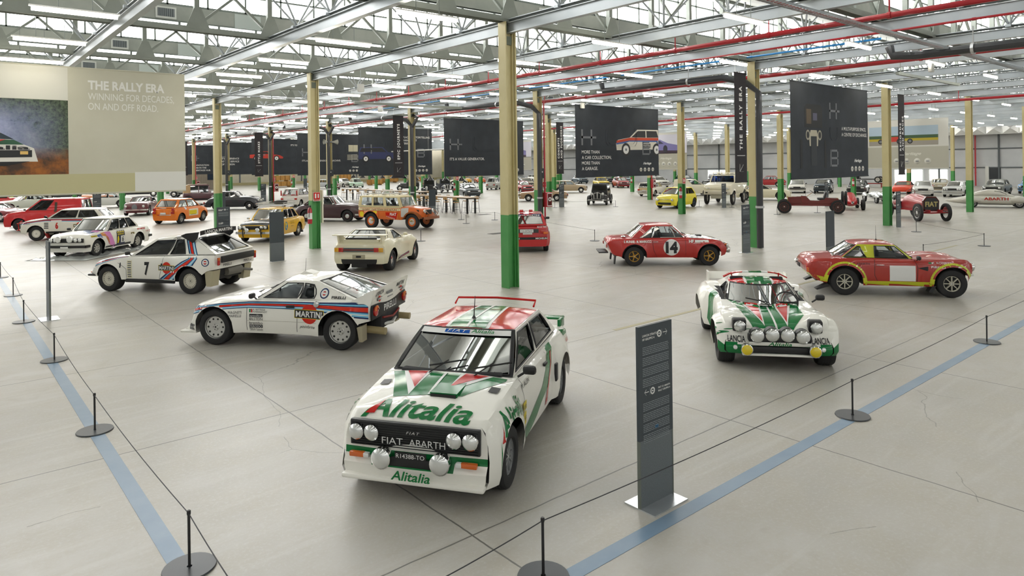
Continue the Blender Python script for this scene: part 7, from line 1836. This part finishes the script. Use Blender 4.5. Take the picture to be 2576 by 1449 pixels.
for n_, (y0_, y1_, z0_, z1_) in enumerate(((31.6, 34.8, .1, 1.95), (28.9, 30.9, .6, 1.95), (58.5, 61.8, .5, 1.95))):
    s = MB(); s.box((X1-.04, (y0_+y1_)/2, (z0_+z1_)/2), (.04, y1_-y0_, z1_-z0_), DAY); o = s.build('window_%d' % (n_+2), None, 0); tag(o, 'bright window low in the right wall', kind='structure')
    f_ = MB()
    for yy in (y0_, (y0_+y1_)/2, y1_): f_.box((X1-.07, yy, (z0_+z1_)/2), (.05, .07, z1_-z0_+.1), WHT)
    for zz in (z0_, z1_): f_.box((X1-.07, (y0_+y1_)/2, zz), (.05, y1_-y0_, .07), WHT)
    f_.build('window_frame', o, 0)
s = MB(); s.box((X1-.05, 24.2, 1.1), (.06, 1.1, 2.2), flat('2f3336')); s.box((X1-.08, 24.95, 1.15), (.06, .35, 2.3), flat('d5d5cf')); tag(s.build('door_1', ang=0), 'dark door in the right wall', kind='structure')
# wood partition far left
s = MB(); s.box((30.7, 112, 1.5), (8.2, .2, 3.0), noisy('grey_wood', hexc('857a6c'), hexc('93887a'), 3, .6, stretch=(8, 1, .4))); tag(s.build('partition_wall', ang=0), 'grey wooden partition with a screen, far back left', 'partition')
t = empty('wall_screen', (33.6, 111.86, 1.5), 0, 'dark television screen on the far wooden partition', 'screen'); u = MB(); u.box((0, 0, .5), (1.9, .08, 1.1), BLK); u.build('frame', t, 0); u = MB(); u.box((0, -.045, .5), (1.8, .01, 1.0), flat('16283c', .2)); u.build('display', t, 0)
# crates far back
CW = noisy('crate_wood', hexc('b8863f'), hexc('c69550'), 4, .7)
for k, (x, y, z, w_) in enumerate(((44.5, 112, 0, 3.4), (44.3, 112, .95, 2.6), (50.6, 112.5, 0, 2.4), (53.5, 108, 0, 3.0), (53.6, 108, .95, 2.2), (58.5, 106, 0, 2.6), (75, 118, 0, 2.8), (69, 119, 0, 3.2), (69, 119, .95, 2.4))):
    t = empty('wooden_crate', (x, y, z), .2, 'brown wooden crate stacked beyond the high tables, far back', 'crate', 'wooden crates far back')
    u = MB(); u.box((0, 0, .55), (w_, 1.2, .78), CW)
    for q in range(4): u.box((-w_/2+w_*q/3, -.62, .55), (.12, .04, .80), flat('9a6d30'))
    u.build('box', t, 0); u = MB()
    for q in (-.4, .4): u.box((q*w_, 0, .08), (.14, 1.1, .14), CW)
    u.build('skid', t, 0)

# high tables, stools and pendant lamps ------------------------------------------------------------
TT = noisy('table_top_wood', hexc('c2ab92'), hexc('d0bba3'), 5, .35, stretch=(1, .1, 1)); SW = noisy('stool_wood', hexc('b08a58'), hexc('c09a66'), 6, .45)
S0 = empty('bar_stool', (0, 0, 0), 0, 'x', 'bar stool', 'bar stools along the high tables')
def leg(x, y): u = MB(); u.tube([(x*.75, y*.75, .74), (x, y, 0)], .014, BLK, 5); u.build('leg', S0)
u = MB(); u.lathe([(0, .73), (.19, .73), (.20, .75), (.19, .775), (0, .77)], SW, (0, 0, 0), 'Z', 16); u.build('seat', S0)
u = MB(); u.grid(lambda i, j: (-.20*math.cos((i-5)*.22), .21*math.sin((i-5)*.22)*1.1, .90+.20*j), 10, 1, SW); u.grid(lambda i, j: (-.215*math.cos((i-5)*.22), .225*math.sin((i-5)*.22)*1.1, .90+.20*j), 10, 1, SW); u.build('backrest', S0)
for a, b in ((.2, .2), (.2, -.2), (-.2, .2), (-.2, -.2)): leg(a, b)
u = MB(); u.tube([(.18, .18, .28), (.18, -.18, .28), (-.18, -.18, .28), (-.18, .18, .28)], .009, BLK, 4, False, True)
for s_ in (1, -1): u.tube([(-.15, s_*.15, .74), (-.18, s_*.14, 1.02)], .012, BLK, 4)
u.build('frame', S0)
first_stool = [True]
def high_table(x, y0_, y1_, l, nst, which):
    t = empty('high_table', (x, (y0_+y1_)/2, 0), 0, l, 'table'); L_ = y1_-y0_
    u = MB(); u.box((0, 0, 1.06), (1.0, L_, .06), TT, None, .01); u.build('table_top', t)
    for yy in (-L_/2+.35, -L_/6, L_/6, L_/2-.35):
        for xx in (-.32, .32): u = MB(); u.box((xx, yy, .515), (.10, .10, 1.03), BLK); u.build('leg', t, 0)
    u = MB(); u.box((0, 0, 1.0), (.5, L_-.3, .06), BLK); u.build('frame', t, 0)
    for k in range(nst):
        yy = y0_+.95+(L_-1.7)*k/(nst-1)
        for sx in (-1, 1):
            loc = (x+sx*.80, yy, 0); rz = 0 if sx < 0 else math.pi; lb = 'wooden-backed black bar stool drawn up to the %s high table' % which
            if first_stool[0]: S0.location = loc; S0.rotation_euler.z = rz; S0['label'] = lb; S0['group'] = 'bar stools at the near high table'; first_stool[0] = False
            else: o = copy_tree(S0, loc, rz, lb); o['group'] = 'bar stools at the %s high table' % which
high_table(27.3, 36.2, 44.6, 'long high table with pale wooden top, nearer of the two', 7, 'near'); high_table(31.0, 47.8, 61.5, 'long high table with pale wooden top, further of the two', 9, 'far')
D0 = None
for k, (x, y) in enumerate([(27.3, 37.6+1.9*q) for q in range(4)]+[(31.0, 49.2+1.85*q) for q in range(7)]):
    if D0 is None:
        D0 = empty('pendant_lamp', (x, y, 2.15), 0, 'glossy black dome lamp hanging over the near high table', 'pendant lamp', 'dome lamps over the near high table')
        u = MB(); u.lathe([(.26, 0), (.25, .03), (.18, .12), (.10, .20), (.04, .28), (.03, .36), (0, .37)], mat('gloss_black', (.015, .015, .018), .08, 0, 1), (0, 0, 0), 'Z', 24); u.lathe([(.25, .005), (.17, .11), (.04, .2)], WHT, (0, 0, 0), 'Z', 24); u.build('shade', D0)
        u = MB(); u.tube([(0, 0, .36), (0, 0, 4.6)], .008, BLK, 4); u.build('cable', D0)
    else:
        o = copy_tree(D0, (x, y, 2.15), 0, 'glossy black dome lamp hanging over the %s high table' % ('near' if k < 4 else 'far')); o['group'] = 'dome lamps over the %s high table' % ('near' if k < 4 else 'far')
# suspended white rails over the tables
for x, y, l in ((28.6, 42.0, 'white suspended lighting rail over the high tables'),):
    s = MB(); s.tube([(0, -3.6, 0), (0, 7, 0)], .05, WHT, 8)
    for k in range(5): s.tube([(0, -3.4+2.5*k, 0), (0, -3.4+2.5*k, 4.6)], .008, WHT, 4)
    o = s.build('lighting_rail', None); o.location = (x, y, 4.4); tag(o, l, 'lighting rail')
